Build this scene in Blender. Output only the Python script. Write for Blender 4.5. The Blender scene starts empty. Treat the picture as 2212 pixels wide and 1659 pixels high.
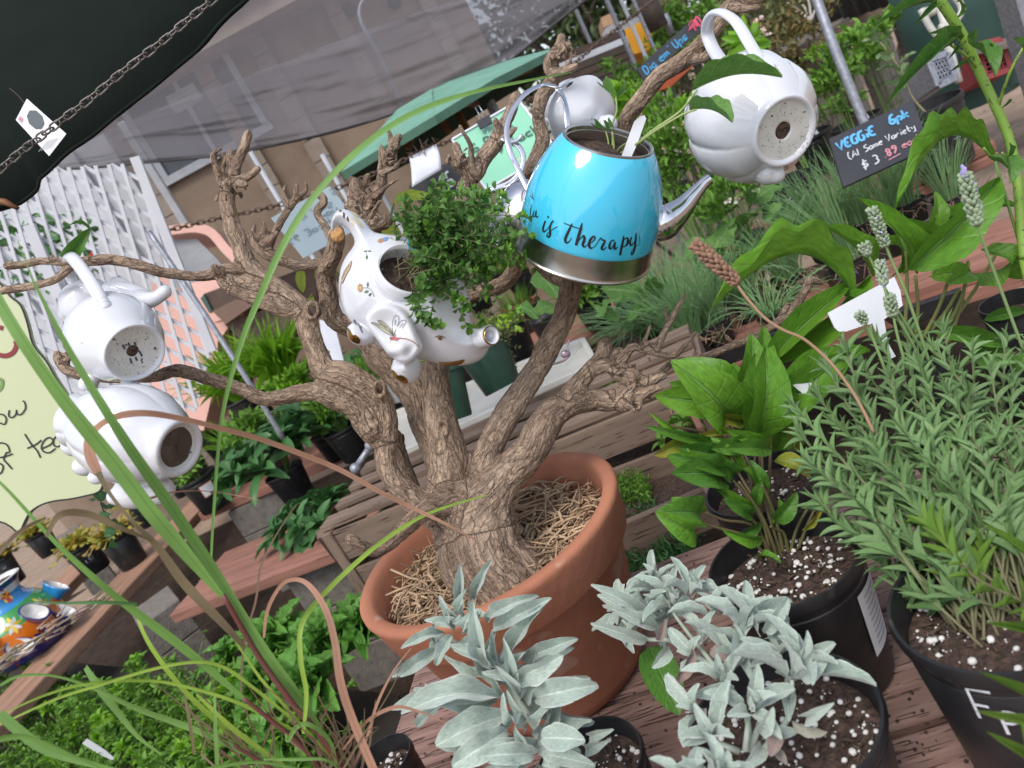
import bpy,math,random
import numpy as np
from mathutils import Vector,Matrix,noise
from mathutils.bvhtree import BVHTree
from mathutils.kdtree import KDTree
sc = bpy.context.scene
COL = sc.collection
RND = random.Random(7)
NR = np.random.RandomState(7)
# ---------------------------------------------------------------- camera,sky,sun,exposure
PITCH,ROLL,FPX,CX,CY = math.radians(15),math.radians(28.5),1681.0,1106.0,829.5
CAM = Vector((0,0,1.5))
FW = Vector((0,math.cos(PITCH),-math.sin(PITCH)))
RT = Vector((1,0,0))
UP = Vector((0,math.sin(PITCH),math.cos(PITCH)))
XC = RT * math.cos(ROLL) - UP * math.sin(ROLL)
YC = RT * math.sin(ROLL) + UP * math.cos(ROLL)
ZC = -FW
cd = bpy.data.cameras.new('camera')
cam = bpy.data.objects.new('camera',cd)
COL.objects.link(cam)
cd.sensor_width = 36
cd.lens = 36 * FPX / 2212.0
cd.clip_start = 0.02
cd.clip_end = 500
cd.dof.use_dof = True
cd.dof.focus_distance = 1.1
cd.dof.aperture_fstop = 7.5
mw = Matrix((XC,YC,ZC)).transposed().to_4x4()
mw.translation = CAM
cam.matrix_world = mw
sc.camera = cam
world = bpy.data.worlds.new('World')
sc.world = world
world.use_nodes = True
wn = world.node_tree
bg = wn.nodes['Background']
sky = wn.nodes.new('ShaderNodeTexSky')
sky.sky_type = 'NISHITA'
sky.sun_disc = False
SUN_EL,SUN_AZ = math.radians(58),math.radians(205)
sky.sun_elevation = SUN_EL
sky.sun_rotation = SUN_AZ
sky.dust_density = 2.0
sky.ozone_density = 1.0
gh_ = wn.nodes.new('ShaderNodeHueSaturation')  # overcast: greyer sky
gh_.inputs['Saturation'].default_value = .58
wn.links.new(sky.outputs[0],gh_.inputs['Color'])
wn.links.new(gh_.outputs[0],bg.inputs[0])
bg.inputs[1].default_value = 0.138
sl = bpy.data.lights.new('sun','SUN')
sl.energy = 1.25
sl.angle = math.radians(28)
sl.color = (1.0,0.95,0.88)
so = bpy.data.objects.new('sun',sl)
COL.objects.link(so)
sd = Vector((math.sin(SUN_AZ) * math.cos(SUN_EL),math.cos(SUN_AZ) * math.cos(SUN_EL),math.sin(SUN_EL)))
so.rotation_euler = sd.to_track_quat('Z','Y').to_euler()
sc.view_settings.view_transform = 'Standard'
sc.view_settings.look = 'None'
sc.view_settings.gamma = 1
sc.view_settings.exposure = 0.76
sc.cycles.max_bounces = 8
sc.cycles.transparent_max_bounces = 12
# ---------------------------------------------------------------- picture point -> place
def ray(x,y):
 dx,dy = x - CX,y - CY
 return FW + (XC * dx - YC * dy) / FPX
def P(x,y,d):
 return CAM + ray(x,y) * d
def G(x,y,z):
 r = ray(x,y)
 return CAM + r * ((z - CAM.z) / r.z)
def WY(x,y,Y):
 r = ray(x,y)
 return CAM + r * (Y / r.y)
def px(n,d):
 return n * d / FPX
def facing(x,y,ang,tilt):
 """axis tilted away from the line of sight towards picture angle ang (degrees, anticlockwise from right)"""
 v = -ray(x,y).normalized()
 l = XC * math.cos(math.radians(ang)) + YC * math.sin(math.radians(ang)); l = (l - v * l.dot(v)).normalized()
 return v * math.cos(math.radians(tilt)) + l * math.sin(math.radians(tilt))
# ---------------------------------------------------------------- object bookkeeping
WL = {}
def tag(o,label=None,cat=None,group=None,kind=None):
 if label: o['label'] = label
 if cat: o['category'] = cat
 if group: o['group'] = group
 if kind: o['kind'] = kind
 return o
def thing(name,label,cat,loc,group=None):
 o = bpy.data.objects.new(name,None)
 o.empty_display_size = 0.05
 COL.objects.link(o)
 o.location = loc
 WL[o.name] = Vector(loc)
 return tag(o,label,cat,group)
def link(name,me,parent=None,mat=None,m=None):
 if mat is not None and len(me.materials) == 0:
  me.materials.append(mat)
 o = bpy.data.objects.new(name,me)
 COL.objects.link(o)
 if m is not None:
  o.matrix_world = m
 if parent is not None:
  o.parent = parent
  if parent.name in WL:
   o.matrix_parent_inverse = Matrix.Translation(-WL[parent.name])
  elif parent.type == 'MESH':
   o.matrix_parent_inverse = WM.get(parent.name,Matrix()).inverted()
 if m is not None:
  WM[o.name] = m.copy()
 return o
WM = {}
def smoothpath(pts,k=4):
 """Catmull-Rom through rows of numbers"""
 p = [np.array(q,float) for q in pts]
 if len(p) < 3: return p
 out = []
 for i in range(len(p) - 1):
  a = p[max(i - 1,0)]; b = p[i]; c = p[i + 1]; d = p[min(i + 2,len(p) - 1)]
  for j in range(k):
   t = j / k
   out.append(0.5 * ((2 * b) + (-a + c) * t + (2 * a - 5 * b + 4 * c - d) * t * t + (-a + 3 * b - 3 * c + d) * t ** 3))
 out.append(p[-1])
 return out
class MB:
 def __init__(s):
  s.v = []; s.f = []; s.uv = []; s.mi = []
 def add(s,vs,fs,uv=None,m=0):
  o = len(s.v)
  s.v += [tuple(q) for q in vs]
  s.f += [tuple(i + o for i in q) for q in fs]
  s.uv += (list(uv) if uv is not None else [(0,0)] * len(vs))
  s.mi += [m] * len(fs)
 def box(s,c,sz,M=None,m=0):
  x,y,z = [q / 2 for q in sz]
  vs = [Vector((a * x,b * y,e * z)) for e in (-1,1) for b in (-1,1) for a in (-1,1)]
  if M is not None: vs = [M @ q for q in vs]
  vs = [q + Vector(c) for q in vs]
  s.add(vs,[(0,2,3,1),(4,5,7,6),(0,1,5,4),(2,6,7,3),(0,4,6,2),(1,3,7,5)],m=m)
 def tube(s,pts,rad,n=8,cap=True,m=0,flat=1.0,nrm=None,uvl=True):
  P_ = [Vector(q[:3]) for q in pts]
  if not hasattr(rad,'__len__'): rad = [rad] * len(P_)
  vs = []; uv = []
  prev = None
  L = 0
  for i,q in enumerate(P_):
   t = (P_[min(i + 1,len(P_) - 1)] - P_[max(i - 1,0)])
   if t.length < 1e-9: t = Vector((0,0,1))
   t.normalize()
   if prev is None:
    a = Vector(nrm) if nrm is not None else (Vector((0,0,1)) if abs(t.z) < 0.9 else Vector((1,0,0)))
   else: a = prev
   a = (a - t * a.dot(t))
   if a.length < 1e-6: a = t.orthogonal()
   a.normalize(); prev = a
   b = t.cross(a)
   if i: L += (q - P_[i - 1]).length
   for j in range(n):
    an = 2 * math.pi * j / n
    vs.append(q + a * (math.cos(an) * rad[i] * flat) + b * (math.sin(an) * rad[i]))
    uv.append((j / n,L))
  fs = []
  for i in range(len(P_) - 1):
   for j in range(n):
    k = (j + 1) % n
    fs.append((i * n + j,i * n + k,(i + 1) * n + k,(i + 1) * n + j))
  if cap:
   vs.append(P_[0]); uv.append((.5,0)); c0 = len(vs) - 1
   vs.append(P_[-1]); uv.append((.5,L)); c1 = len(vs) - 1
   e = (len(P_) - 1) * n
   for j in range(n):
    k = (j + 1) % n
    fs.append((c0,k,j)); fs.append((c1,e + j,e + k))
  s.add(vs,fs,uv,m)
 def lathe(s,prof,n=32,M=None,m=0,fn=None,close=False):
  """prof: (r,z); fn(angle,r,z)->(r,z)"""
  M = M or Matrix()
  vs = []; uv = []
  for i,(r,z) in enumerate(prof):
   for j in range(n):
    a = 2 * math.pi * j / n
    rr,zz = fn(a,r,z) if fn else (r,z)
    vs.append(M @ Vector((rr * math.cos(a),rr * math.sin(a),zz)))
    uv.append((j / n,i / max(1,len(prof) - 1)))
  fs = []
  for i in range(len(prof) - 1):
   for j in range(n):
    k = (j + 1) % n
    fs.append((i * n + j,i * n + k,(i + 1) * n + k,(i + 1) * n + j))
  if close:
   vs.append(M @ Vector((0,0,prof[0][1]))); uv.append((.5,0)); c0 = len(vs) - 1
   vs.append(M @ Vector((0,0,prof[-1][1]))); uv.append((.5,1)); c1 = len(vs) - 1
   e = (len(prof) - 1) * n
   for j in range(n):
    k = (j + 1) % n
    fs.append((c0,k,j)); fs.append((c1,e + j,e + k))
  s.add(vs,fs,uv,m)
 def ball(s,c,r,n=14,M=None,m=0):
  if not hasattr(r,'__len__'): r = (r,r,r)
  k = n // 2 + 1
  T = Matrix.Translation(Vector(c)) @ (M.to_4x4() if M is not None else Matrix()) @ Matrix.Diagonal((r[0],r[1],r[2],1))
  prof = [(math.sin(math.pi * i / k),-math.cos(math.pi * i / k)) for i in range(1,k)]
  s.lathe([(max(a,.02),b) for a,b in prof],n,T,m,close=True)
 def poly(s,pts,th,nv,m=0):
  """extruded flat polygon; nv = offset vector for the back"""
  n = len(pts)
  off = Vector(nv) * th
  vs = [Vector(q) for q in pts] + [Vector(q) + off for q in pts]
  fs = [tuple(range(n)),tuple(range(2 * n - 1,n - 1,-1))]
  fs += [(i,i + n,(i + 1) % n + n,(i + 1) % n) for i in range(n)]
  s.add(vs,fs,m=m)
 def ribbon(s,pts,wid,nrm,th=0,m=0,fold=0.0):
  """pts world list; wid list (full width); nrm vector or list"""
  P_ = [Vector(q[:3]) for q in pts]
  if not hasattr(wid,'__len__'): wid = [wid] * len(P_)
  vs = []; uv = []; L = 0
  for i,q in enumerate(P_):
   t = (P_[min(i + 1,len(P_) - 1)] - P_[max(i - 1,0)]).normalized()
   nn = Vector(nrm[i]) if isinstance(nrm,list) else Vector(nrm)
   sd_ = t.cross(nn)
   if sd_.length < 1e-6: sd_ = t.orthogonal()
   sd_.normalize()
   up = sd_.cross(t)
   if i: L += (q - P_[i - 1]).length
   w = wid[i] / 2
   vs += [q - sd_ * w + up * (fold * w),q,q + sd_ * w + up * (fold * w)]
   uv += [(0,L),(.5,L),(1,L)]
  fs = []
  for i in range(len(P_) - 1):
   for j in range(2):
    a = i * 3 + j
    fs.append((a,a + 1,a + 4,a + 3))
  s.add(vs,fs,uv,m)
 def mesh(s,name,smooth=True):
  me = bpy.data.meshes.new(name)
  me.from_pydata(s.v,[],s.f)
  ul = me.uv_layers.new(name='uv')
  li = np.zeros(len(me.loops),dtype=np.int32)
  me.loops.foreach_get('vertex_index',li)
  ul.data.foreach_set('uv',np.array(s.uv,dtype=np.float32)[li].ravel())
  me.polygons.foreach_set('material_index',np.array(s.mi,dtype=np.int32))
  me.polygons.foreach_set('use_smooth',np.full(len(me.polygons),smooth))
  me.update()
  return me
 def obj(s,name,mats,parent=None,smooth=True,auto=None,**kw):
  me = s.mesh(name,smooth)
  for q in (mats if isinstance(mats,(list,tuple)) else [mats]): me.materials.append(q)
  if auto is not None:
   me.set_sharp_from_angle(angle=math.radians(auto))
  o = link(name,me,parent)
  tag(o,**kw)
  return o
def bake(o,mods):
 """apply modifiers to a mesh object by evaluation"""
 for t,kw in mods:
  md = o.modifiers.new(t,t)
  for k,v in kw.items(): setattr(md,k,v)
 dg = bpy.context.evaluated_depsgraph_get()
 dg.update()
 me = bpy.data.meshes.new_from_object(o.evaluated_get(dg))
 mats = list(o.data.materials)
 o.modifiers.clear()
 o.data = me
 if len(me.materials) == 0:
  for q in mats: me.materials.append(q)
 me.polygons.foreach_set('use_smooth',np.ones(len(me.polygons),dtype=bool))
 return o
# ---------------------------------------------------------------- materials
def nd(nt,t,**kw):
 n = nt.nodes.new(t)
 for k,v in kw.items():
  if k in ('ins',):
   for a,b in v.items(): n.inputs[a].default_value = b
  else: setattr(n,k,v)
 return n
def ramp(nt,a,b,ca=(0,0,0,1),cb=(1,1,1,1)):
 r = nt.nodes.new('ShaderNodeValToRGB')
 r.color_ramp.elements[0].position = a; r.color_ramp.elements[0].color = ca
 r.color_ramp.elements[1].position = b; r.color_ramp.elements[1].color = cb
 return r
def c4(c): return (c[0],c[1],c[2],1)
def mat(name,col,col2=None,rough=.6,scale=8.,stretch=(1,1,1),bump=0.,bscale=40.,metal=0.,coat=0.,spots=None,spotc=None,spot_t=.62,spot_s=60.,spec=.5,rand=0.,detail=5,dist=.01,lo=.35,hi=.7):
 m = bpy.data.materials.new(name); m.use_nodes = True
 nt = m.node_tree; b = nt.nodes['Principled BSDF']; L = nt.links.new
 b.inputs['Roughness'].default_value = rough
 b.inputs['Metallic'].default_value = metal
 b.inputs['Coat Weight'].default_value = coat
 b.inputs['Coat Roughness'].default_value = .05
 b.inputs['Specular IOR Level'].default_value = spec
 tc = nd(nt,'ShaderNodeTexCoord'); mp = nd(nt,'ShaderNodeMapping')
 mp.inputs['Scale'].default_value = stretch
 oi = nd(nt,'ShaderNodeObjectInfo')
 vm = nd(nt,'ShaderNodeVectorMath',operation='SCALE')
 cb_ = nd(nt,'ShaderNodeCombineXYZ')
 L(oi.outputs['Random'],cb_.inputs[0]); L(oi.outputs['Random'],cb_.inputs[1]); L(cb_.outputs[0],vm.inputs[0]); vm.inputs['Scale'].default_value = 13.
 ad = nd(nt,'ShaderNodeVectorMath',operation='ADD')
 L(tc.outputs['Object'],mp.inputs[0]); L(mp.outputs[0],ad.inputs[0]); L(vm.outputs[0],ad.inputs[1])
 no = nd(nt,'ShaderNodeTexNoise',ins={'Scale': scale,'Detail': detail}); L(ad.outputs[0],no.inputs['Vector'])
 rp = ramp(nt,lo,hi,c4(col),c4(col2 or [q * .7 for q in col])); L(no.outputs[0],rp.inputs[0])
 out = rp.outputs[0]
 if spotc is not None:
  n2 = nd(nt,'ShaderNodeTexNoise',ins={'Scale': spot_s,'Detail': 3}); L(ad.outputs[0],n2.inputs['Vector'])
  r2 = ramp(nt,spot_t,spot_t + .04); L(n2.outputs[0],r2.inputs[0])
  mx = nd(nt,'ShaderNodeMixRGB',ins={'Color2': c4(spotc)}); L(r2.outputs[0],mx.inputs[0]); L(out,mx.inputs[1]); out = mx.outputs[0]
 if rand:
  hs = nd(nt,'ShaderNodeHueSaturation'); mr = nd(nt,'ShaderNodeMapRange'); mr.inputs[3].default_value = 1 - rand; mr.inputs[4].default_value = 1 + rand
  L(oi.outputs['Random'],mr.inputs[0]); L(mr.outputs[0],hs.inputs['Value']); L(out,hs.inputs['Color']); out = hs.outputs[0]
 L(out,b.inputs['Base Color'])
 if bump:
  n3 = nd(nt,'ShaderNodeTexNoise',ins={'Scale': bscale,'Detail': 6}); L(ad.outputs[0],n3.inputs['Vector'])
  bp = nd(nt,'ShaderNodeBump',ins={'Strength': bump,'Distance': dist}); L(n3.outputs[0],bp.inputs['Height']); L(bp.outputs[0],b.inputs['Normal'])
 return m
def wood(name,c1,c2,dash=(.05,.03,.025),stretch=14.,dasht=.60,rough=.75,s=9.,bump=.5):
 """board wood: grain along local X, dark short checks"""
 m = bpy.data.materials.new(name); m.use_nodes = True
 nt = m.node_tree; b = nt.nodes['Principled BSDF']; L = nt.links.new
 b.inputs['Roughness'].default_value = rough
 b.inputs['Specular IOR Level'].default_value = .25
 tc = nd(nt,'ShaderNodeTexCoord'); oi = nd(nt,'ShaderNodeObjectInfo')
 cb_ = nd(nt,'ShaderNodeCombineXYZ'); vm = nd(nt,'ShaderNodeVectorMath',operation='SCALE'); vm.inputs['Scale'].default_value = 17.
 L(oi.outputs['Random'],cb_.inputs[0]); L(oi.outputs['Random'],cb_.inputs[1]); L(cb_.outputs[0],vm.inputs[0])
 ad = nd(nt,'ShaderNodeVectorMath',operation='ADD'); L(tc.outputs['Object'],ad.inputs[0]); L(vm.outputs[0],ad.inputs[1])
 def st(x,y):
  mp = nd(nt,'ShaderNodeMapping'); mp.inputs['Scale'].default_value = (x,y,y); L(ad.outputs[0],mp.inputs[0]); return mp.outputs[0]
 n1 = nd(nt,'ShaderNodeTexNoise',ins={'Scale': s,'Detail': 6,'Distortion': .4}); L(st(1 / 3.,4.),n1.inputs['Vector'])
 r1 = ramp(nt,.3,.7,c4(c1),c4(c2)); L(n1.outputs[0],r1.inputs[0])
 n2 = nd(nt,'ShaderNodeTexNoise',ins={'Scale': s * 3.2,'Detail': 3}); L(st(1 / 2.2,stretch / 2.2),n2.inputs['Vector'])
 r2 = ramp(nt,dasht,dasht + .05); L(n2.outputs[0],r2.inputs[0])
 mx = nd(nt,'ShaderNodeMixRGB',ins={'Color2': c4(dash)}); L(r2.outputs[0],mx.inputs[0]); L(r1.outputs[0],mx.inputs[1])
 n4 = nd(nt,'ShaderNodeTexNoise',ins={'Scale': 2.2,'Detail': 4}); L(ad.outputs[0],n4.inputs['Vector'])
 mr = nd(nt,'ShaderNodeMapRange'); mr.inputs[3].default_value = .65; mr.inputs[4].default_value = 1.35; L(n4.outputs[0],mr.inputs[0])
 hs = nd(nt,'ShaderNodeHueSaturation'); L(mr.outputs[0],hs.inputs['Value']); L(mx.outputs[0],hs.inputs['Color'])
 L(hs.outputs[0],b.inputs['Base Color'])
 sb = nd(nt,'ShaderNodeMath',operation='SUBTRACT'); L(n1.outputs[0],sb.inputs[0]); L(r2.outputs[0],sb.inputs[1])
 bp = nd(nt,'ShaderNodeBump',ins={'Strength': bump,'Distance': .004}); L(sb.outputs[0],bp.inputs['Height']); L(bp.outputs[0],b.inputs['Normal'])
 return m
def leafmat(name,c1,c2,vein=None,trans=.25,rough=.45,nv=9.,bump=.5,edge=None,tipc=None,velvet=0.):
 """leaf: uv.x across (0..1), uv.y along (0..1)"""
 m = bpy.data.materials.new(name); m.use_nodes = True
 nt = m.node_tree; b = nt.nodes['Principled BSDF']; L = nt.links.new
 out = nt.nodes['Material Output']
 b.inputs['Roughness'].default_value = rough
 b.inputs['Specular IOR Level'].default_value = .35
 if velvet:
  b.inputs['Sheen Weight'].default_value = velvet; b.inputs['Sheen Roughness'].default_value = .5
 uv = nd(nt,'ShaderNodeUVMap'); sp = nd(nt,'ShaderNodeSeparateXYZ'); L(uv.outputs[0],sp.inputs[0])
 def math_(op,a,b_=None):
  n = nd(nt,'ShaderNodeMath',operation=op)
  for i,q in enumerate((a,b_)):
   if q is None: continue
   if isinstance(q,(int,float)): n.inputs[i].default_value = q
   else: L(q,n.inputs[i])
  return n.outputs[0]
 au = math_('ABSOLUTE',math_('SUBTRACT',sp.outputs[0],.5))
 mid = nd(nt,'ShaderNodeMapRange'); mid.inputs[1].default_value = .015; mid.inputs[2].default_value = .05; mid.inputs[3].default_value = 1; mid.inputs[4].default_value = 0
 L(au,mid.inputs[0])
 ph = math_('MULTIPLY',math_('SUBTRACT',sp.outputs[1],math_('MULTIPLY',au,.45)),nv * 6.283)
 sv = math_('POWER',math_('MAXIMUM',math_('COSINE',ph if nv > 0 else math_('MULTIPLY',au,88.)),0),10. if nv > 0 else 3.)
 vn = math_('MAXIMUM',mid.outputs[0],math_('MULTIPLY',sv,.24 if nv > 0 else .5))
 gi = nd(nt,'ShaderNodeNewGeometry'); oi = nd(nt,'ShaderNodeObjectInfo')
 rr = math_('FRACT',math_('ADD',gi.outputs['Random Per Island'],oi.outputs['Random']))
 tc = nd(nt,'ShaderNodeTexCoord')
 no = nd(nt,'ShaderNodeTexNoise',ins={'Scale': 3.0,'Detail': 4}); L(tc.outputs['Object'],no.inputs['Vector'])
 fac = math_('ADD',math_('MULTIPLY',rr,.75),math_('MULTIPLY',math_('SUBTRACT',no.outputs[0],.4),.7))
 mx = nd(nt,'ShaderNodeMixRGB',ins={'Color1': c4(c1),'Color2': c4(c2)}); L(fac,mx.inputs[0])
 o = mx.outputs[0]
 if tipc:
  tr = nd(nt,'ShaderNodeMapRange'); tr.inputs[1].default_value = .55; tr.inputs[2].default_value = 1.; L(math_('ADD',sp.outputs[1],math_('MULTIPLY',rr,.2)),tr.inputs[0])
  m3 = nd(nt,'ShaderNodeMixRGB',ins={'Color2': c4(tipc)}); L(tr.outputs[0],m3.inputs[0]); L(o,m3.inputs[1]); o = m3.outputs[0]
 if vein:
  m2 = nd(nt,'ShaderNodeMixRGB',ins={'Color2': c4(vein)}); L(vn,m2.inputs[0]); L(o,m2.inputs[1]); o = m2.outputs[0]
 if edge:
  er = nd(nt,'ShaderNodeMapRange'); er.inputs[1].default_value = .44; er.inputs[2].default_value = .49; L(au,er.inputs[0])
  m4 = nd(nt,'ShaderNodeMixRGB',ins={'Color2': c4(edge)}); L(er.outputs[0],m4.inputs[0]); L(o,m4.inputs[1]); o = m4.outputs[0]
 n8 = nd(nt,'ShaderNodeTexNoise',ins={'Scale': 13.0,'Detail': 5}); L(tc.outputs['Object'],n8.inputs['Vector'])
 m8 = nd(nt,'ShaderNodeMapRange'); m8.inputs[1].default_value = .3; m8.inputs[2].default_value = .7; m8.inputs[3].default_value = .76; m8.inputs[4].default_value = 1.2; L(n8.outputs[0],m8.inputs[0])
 h8 = nd(nt,'ShaderNodeHueSaturation'); L(m8.outputs[0],h8.inputs['Value']); L(o,h8.inputs['Color']); o = h8.outputs[0]
 L(o,b.inputs['Base Color'])
 bp = nd(nt,'ShaderNodeBump',ins={'Strength': bump,'Distance': .002}); bp.invert = True
 L(math_('ADD',vn,math_('MULTIPLY',no.outputs[0],.3)),bp.inputs['Height']); L(bp.outputs[0],b.inputs['Normal'])
 tl = nd(nt,'ShaderNodeBsdfTranslucent'); L(o,tl.inputs['Color'])
 ms = nd(nt,'ShaderNodeMixShader'); ms.inputs[0].default_value = trans
 L(b.outputs[0],ms.inputs[1]); L(tl.outputs[0],ms.inputs[2]); L(ms.outputs[0],out.inputs['Surface'])
 return m
# ---------------------------------------------------------------- leaves
def leaf_t(shape='ovate',nv=10,fold=.25,arch=.08,wav=.0,nw=3,ser=0.,nser=12,twist=0.,cup=0.,pet=.0,seed=0,cols=5):
 us = np.linspace(-1,1,cols)
 rs = random.Random(seed)
 V = []; UVs = []; F = []
 ph = rs.random() * 6
 for i in range(nv + 1):
  t = i / nv
  tt = min(1.,max(0.,(t - pet) / (1 - pet)))
  if shape == 'ovate': w = (max(tt,0) ** .45) * (1 - tt) ** .62 * 1.62
  elif shape == 'lance': w = (max(tt,0) ** .7) * (1 - tt) ** .8 * 2.0 if tt > 0 else 0
  elif shape == 'oblong': w = math.sin(math.pi * min(1,tt * .93 + .05)) ** .58
  elif shape == 'round': w = math.sin(math.pi * min(1,max(0.0,tt))) ** .5
  elif shape == 'cord': w = (min(1,tt / .18) ** .6) * max(0,1 - max(0,tt - .18) / .82) ** .6 * (1 + .07 * math.sin(tt * 19))
  elif shape == 'strap': w = min(1,.45 + tt * 2) * (1 - tt ** 2.5) ** .8
  else: w = 1
  w = max(w,.03)
  if pet and t <= pet: w = .05
  for j,u in enumerate(us):
   a = abs(u)
   ww = w
   if a > .95 and ser and 0 < i < nv: ww = w * (1 + ser * (((tt * nser) % 1) - .4))
   x = u * ww
   y = t
   z = arch * math.sin(math.pi * t) * 1.0 + fold * a * w * .5 + wav * a * math.sin(tt * nw * 6.283 + ph + (u > 0) * 1.7) - cup * a * a * w
   if shape == 'cord' and tt < .1: y = t - .08 * a * (1 - tt * 10)
   if twist: 
    c_,s_ = math.cos(twist * t),math.sin(twist * t)
    x,z = x * c_ - z * s_ * 2,z * c_ + x * s_ * .4
   V.append((x,y,z)); UVs.append(((u + 1) / 2,tt))
 for i in range(nv):
  for j in range(cols - 1):
   a = i * cols + j
   F.append((a,a + 1,a + cols + 1,a + cols))
 return np.array(V),F,np.array(UVs)
def tmesh(name,T,material):
 V,F,U = T
 mb = MB(); mb.add(V.tolist(),F,U.tolist())
 me = mb.mesh(name); me.materials.append(material)
 return me
def leafM(base,tip,w,nrm):
 base = Vector(base); tip = Vector(tip)
 y = tip - base; L = y.length
 if L < 1e-6: L = 1e-6; y = Vector((0,0,1))
 y = y / L
 n = Vector(nrm); n = n - y * n.dot(y)
 if n.length < 1e-4: n = y.orthogonal()
 n.normalize(); x = y.cross(n)
 M = Matrix((x * (w / 2),y * L,n * L)).transposed().to_4x4()
 M.translation = base
 return M
def scatter(name,T,Ms,material,parent=None,smooth=True,**kw):
 """many transformed copies of template(s) joined in one mesh"""
 Ts = T if isinstance(T,list) else [T]
 Vs = []; Fs = []; Us = []; off = 0
 for k,t in enumerate(Ts):
  sub = Ms[k::len(Ts)]
  if not sub: continue
  V,F,U = t
  A = np.array([np.array(m) for m in sub])
  Vh = np.c_[V,np.ones(len(V))]
  X = np.einsum('nij,vj->nvi',A,Vh)[:,:,:3]
  n = len(sub)
  Fa = np.array(F)
  Fo = (Fa[None] + (np.arange(n) * len(V))[:,None,None] + off).reshape(-1,Fa.shape[1])
  Vs.append(X.reshape(-1,3)); Fs.append(Fo); Us.append(np.tile(U,(n,1))); off += n * len(V)
 if not Vs: return None
 V = np.concatenate(Vs); F = np.concatenate(Fs); U = np.concatenate(Us)
 me = bpy.data.meshes.new(name)
 me.vertices.add(len(V)); me.vertices.foreach_set('co',V.astype(np.float32).ravel())
 k = F.shape[1]
 me.loops.add(F.size); me.loops.foreach_set('vertex_index',F.astype(np.int32).ravel())
 me.polygons.add(len(F)); me.polygons.foreach_set('loop_start',np.arange(0,F.size,k,dtype=np.int32))
 ul = me.uv_layers.new(name='uv'); ul.data.foreach_set('uv',U[F.ravel()].astype(np.float32).ravel())
 me.polygons.foreach_set('use_smooth',np.full(len(F),smooth))
 me.update(); me.validate()
 me.materials.append(material)
 o = link(name,me,parent)
 return tag(o,**kw)
def place_leaves(name,meshes,Ms,parent):
 for i,M in enumerate(Ms):
  o = bpy.data.objects.new(name,meshes[i % len(meshes)])
  COL.objects.link(o)
  o.matrix_world = M
  o.parent = parent
  o.matrix_parent_inverse = Matrix.Translation(-WL[parent.name])
def rv(s=1.):
 return Vector((RND.gauss(0,1),RND.gauss(0,1),RND.gauss(0,1))) * s
def rosette(c,ax,n,L,w,el0=20,el1=75,jit=.15):
 """leaves spiralling round an axis: outer ones open, inner ones upright"""
 ax = Vector(ax).normalized(); a = ax.orthogonal().normalized(); b = ax.cross(a)
 Ms = []; ph = RND.random() * 6
 for i in range(n):
  t = i / max(1,n - 1)
  an = ph + i * 2.4
  el = math.radians(el0 + (el1 - el0) * t + RND.uniform(-8,8))
  rd = a * math.cos(an) + b * math.sin(an)
  d = (rd * math.cos(el) + ax * math.sin(el) + rv(jit * .4)).normalized()
  l = L * (1 - .45 * t) * RND.uniform(.85,1.12)
  base = Vector(c) + ax * (t * L * .12) + rd * .002
  nn = ax * math.cos(el) - rd * math.sin(el)
  Ms.append(leafM(base,base + d * l,w * (1 - .3 * t) * RND.uniform(.85,1.1),nn + rv(.1)))
 return Ms
def along(path,n,L,w,ang=50,t0=.1,pairs=False,taper=.5,up=.3,jit=.15,size_fn=None):
 """leaves along a stem path (list of Vector)"""
 Ms = []; N = len(path)
 ph = RND.random() * 6
 for i in range(n):
  t = t0 + (1 - t0) * i / max(1,n - 1)
  f = t * (N - 1); k = min(int(f),N - 2); q = path[k].lerp(path[k + 1],f - k)
  tg = (path[k + 1] - path[k]).normalized()
  a = tg.orthogonal().normalized(); b = tg.cross(a)
  for s in ((0,1) if pairs else (0,)):
   an = ph + (i * 1.571 + s * math.pi if pairs else i * 2.4)
   rd = a * math.cos(an) + b * math.sin(an)
   e = math.radians(ang + (20 if t > .9 else 0)) + RND.uniform(-.2,.2)
   d = (rd * math.sin(math.radians(90) - e + .0) + tg * math.sin(e) + Vector((0,0,up * .3)) + rv(jit * .5)).normalized()
   sz = size_fn(t) if size_fn else (1 - taper * t)
   l = L * sz * RND.uniform(.8,1.15)
   nn = tg - rd * .3 + rv(.15)
   Ms.append(leafM(q,q + d * l,w * sz * RND.uniform(.85,1.1),nn))
 return Ms
def blade_bundle(base,n,L,w,spread,mat_,parent,name='foliage',rad=.03,seg=6,lean=(0,0),kind='stuff',thick=False,curl=1.0):
 mb = MB()
 for i in range(n):
  an = RND.random() * 6.283; r = rad * math.sqrt(RND.random())
  b = Vector(base) + Vector((math.cos(an) * r,math.sin(an) * r,0))
  out = Vector((math.cos(an),math.sin(an),0)) * spread * RND.uniform(.2,1.2) + Vector((lean[0],lean[1],0)) + Vector((RND.gauss(0,.15),RND.gauss(0,.15),0)) * spread
  l = L * RND.uniform(.55,1.1)
  drop = RND.uniform(.2,1.1) * curl
  pts = []
  for k in range(seg + 1):
   t = k / seg
   pts.append(b + out * l * (t ** 1.5) + Vector((0,0,l * (t - drop * out.length * .55 * t * t * t))))
  if thick:
   mb.tube(pts,[w * .5 * (1 - .8 * (k / seg) ** 2) for k in range(seg + 1)],4,False)
  else:
   wd = [w * (1 - (k / seg) ** 2 * .92) for k in range(seg + 1)]
   mb.ribbon(pts,wd,Vector((math.cos(an),math.sin(an),.3)).normalized() + rv(.2),fold=.3)
 return mb.obj(name,mat_,parent,kind=kind)
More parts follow.
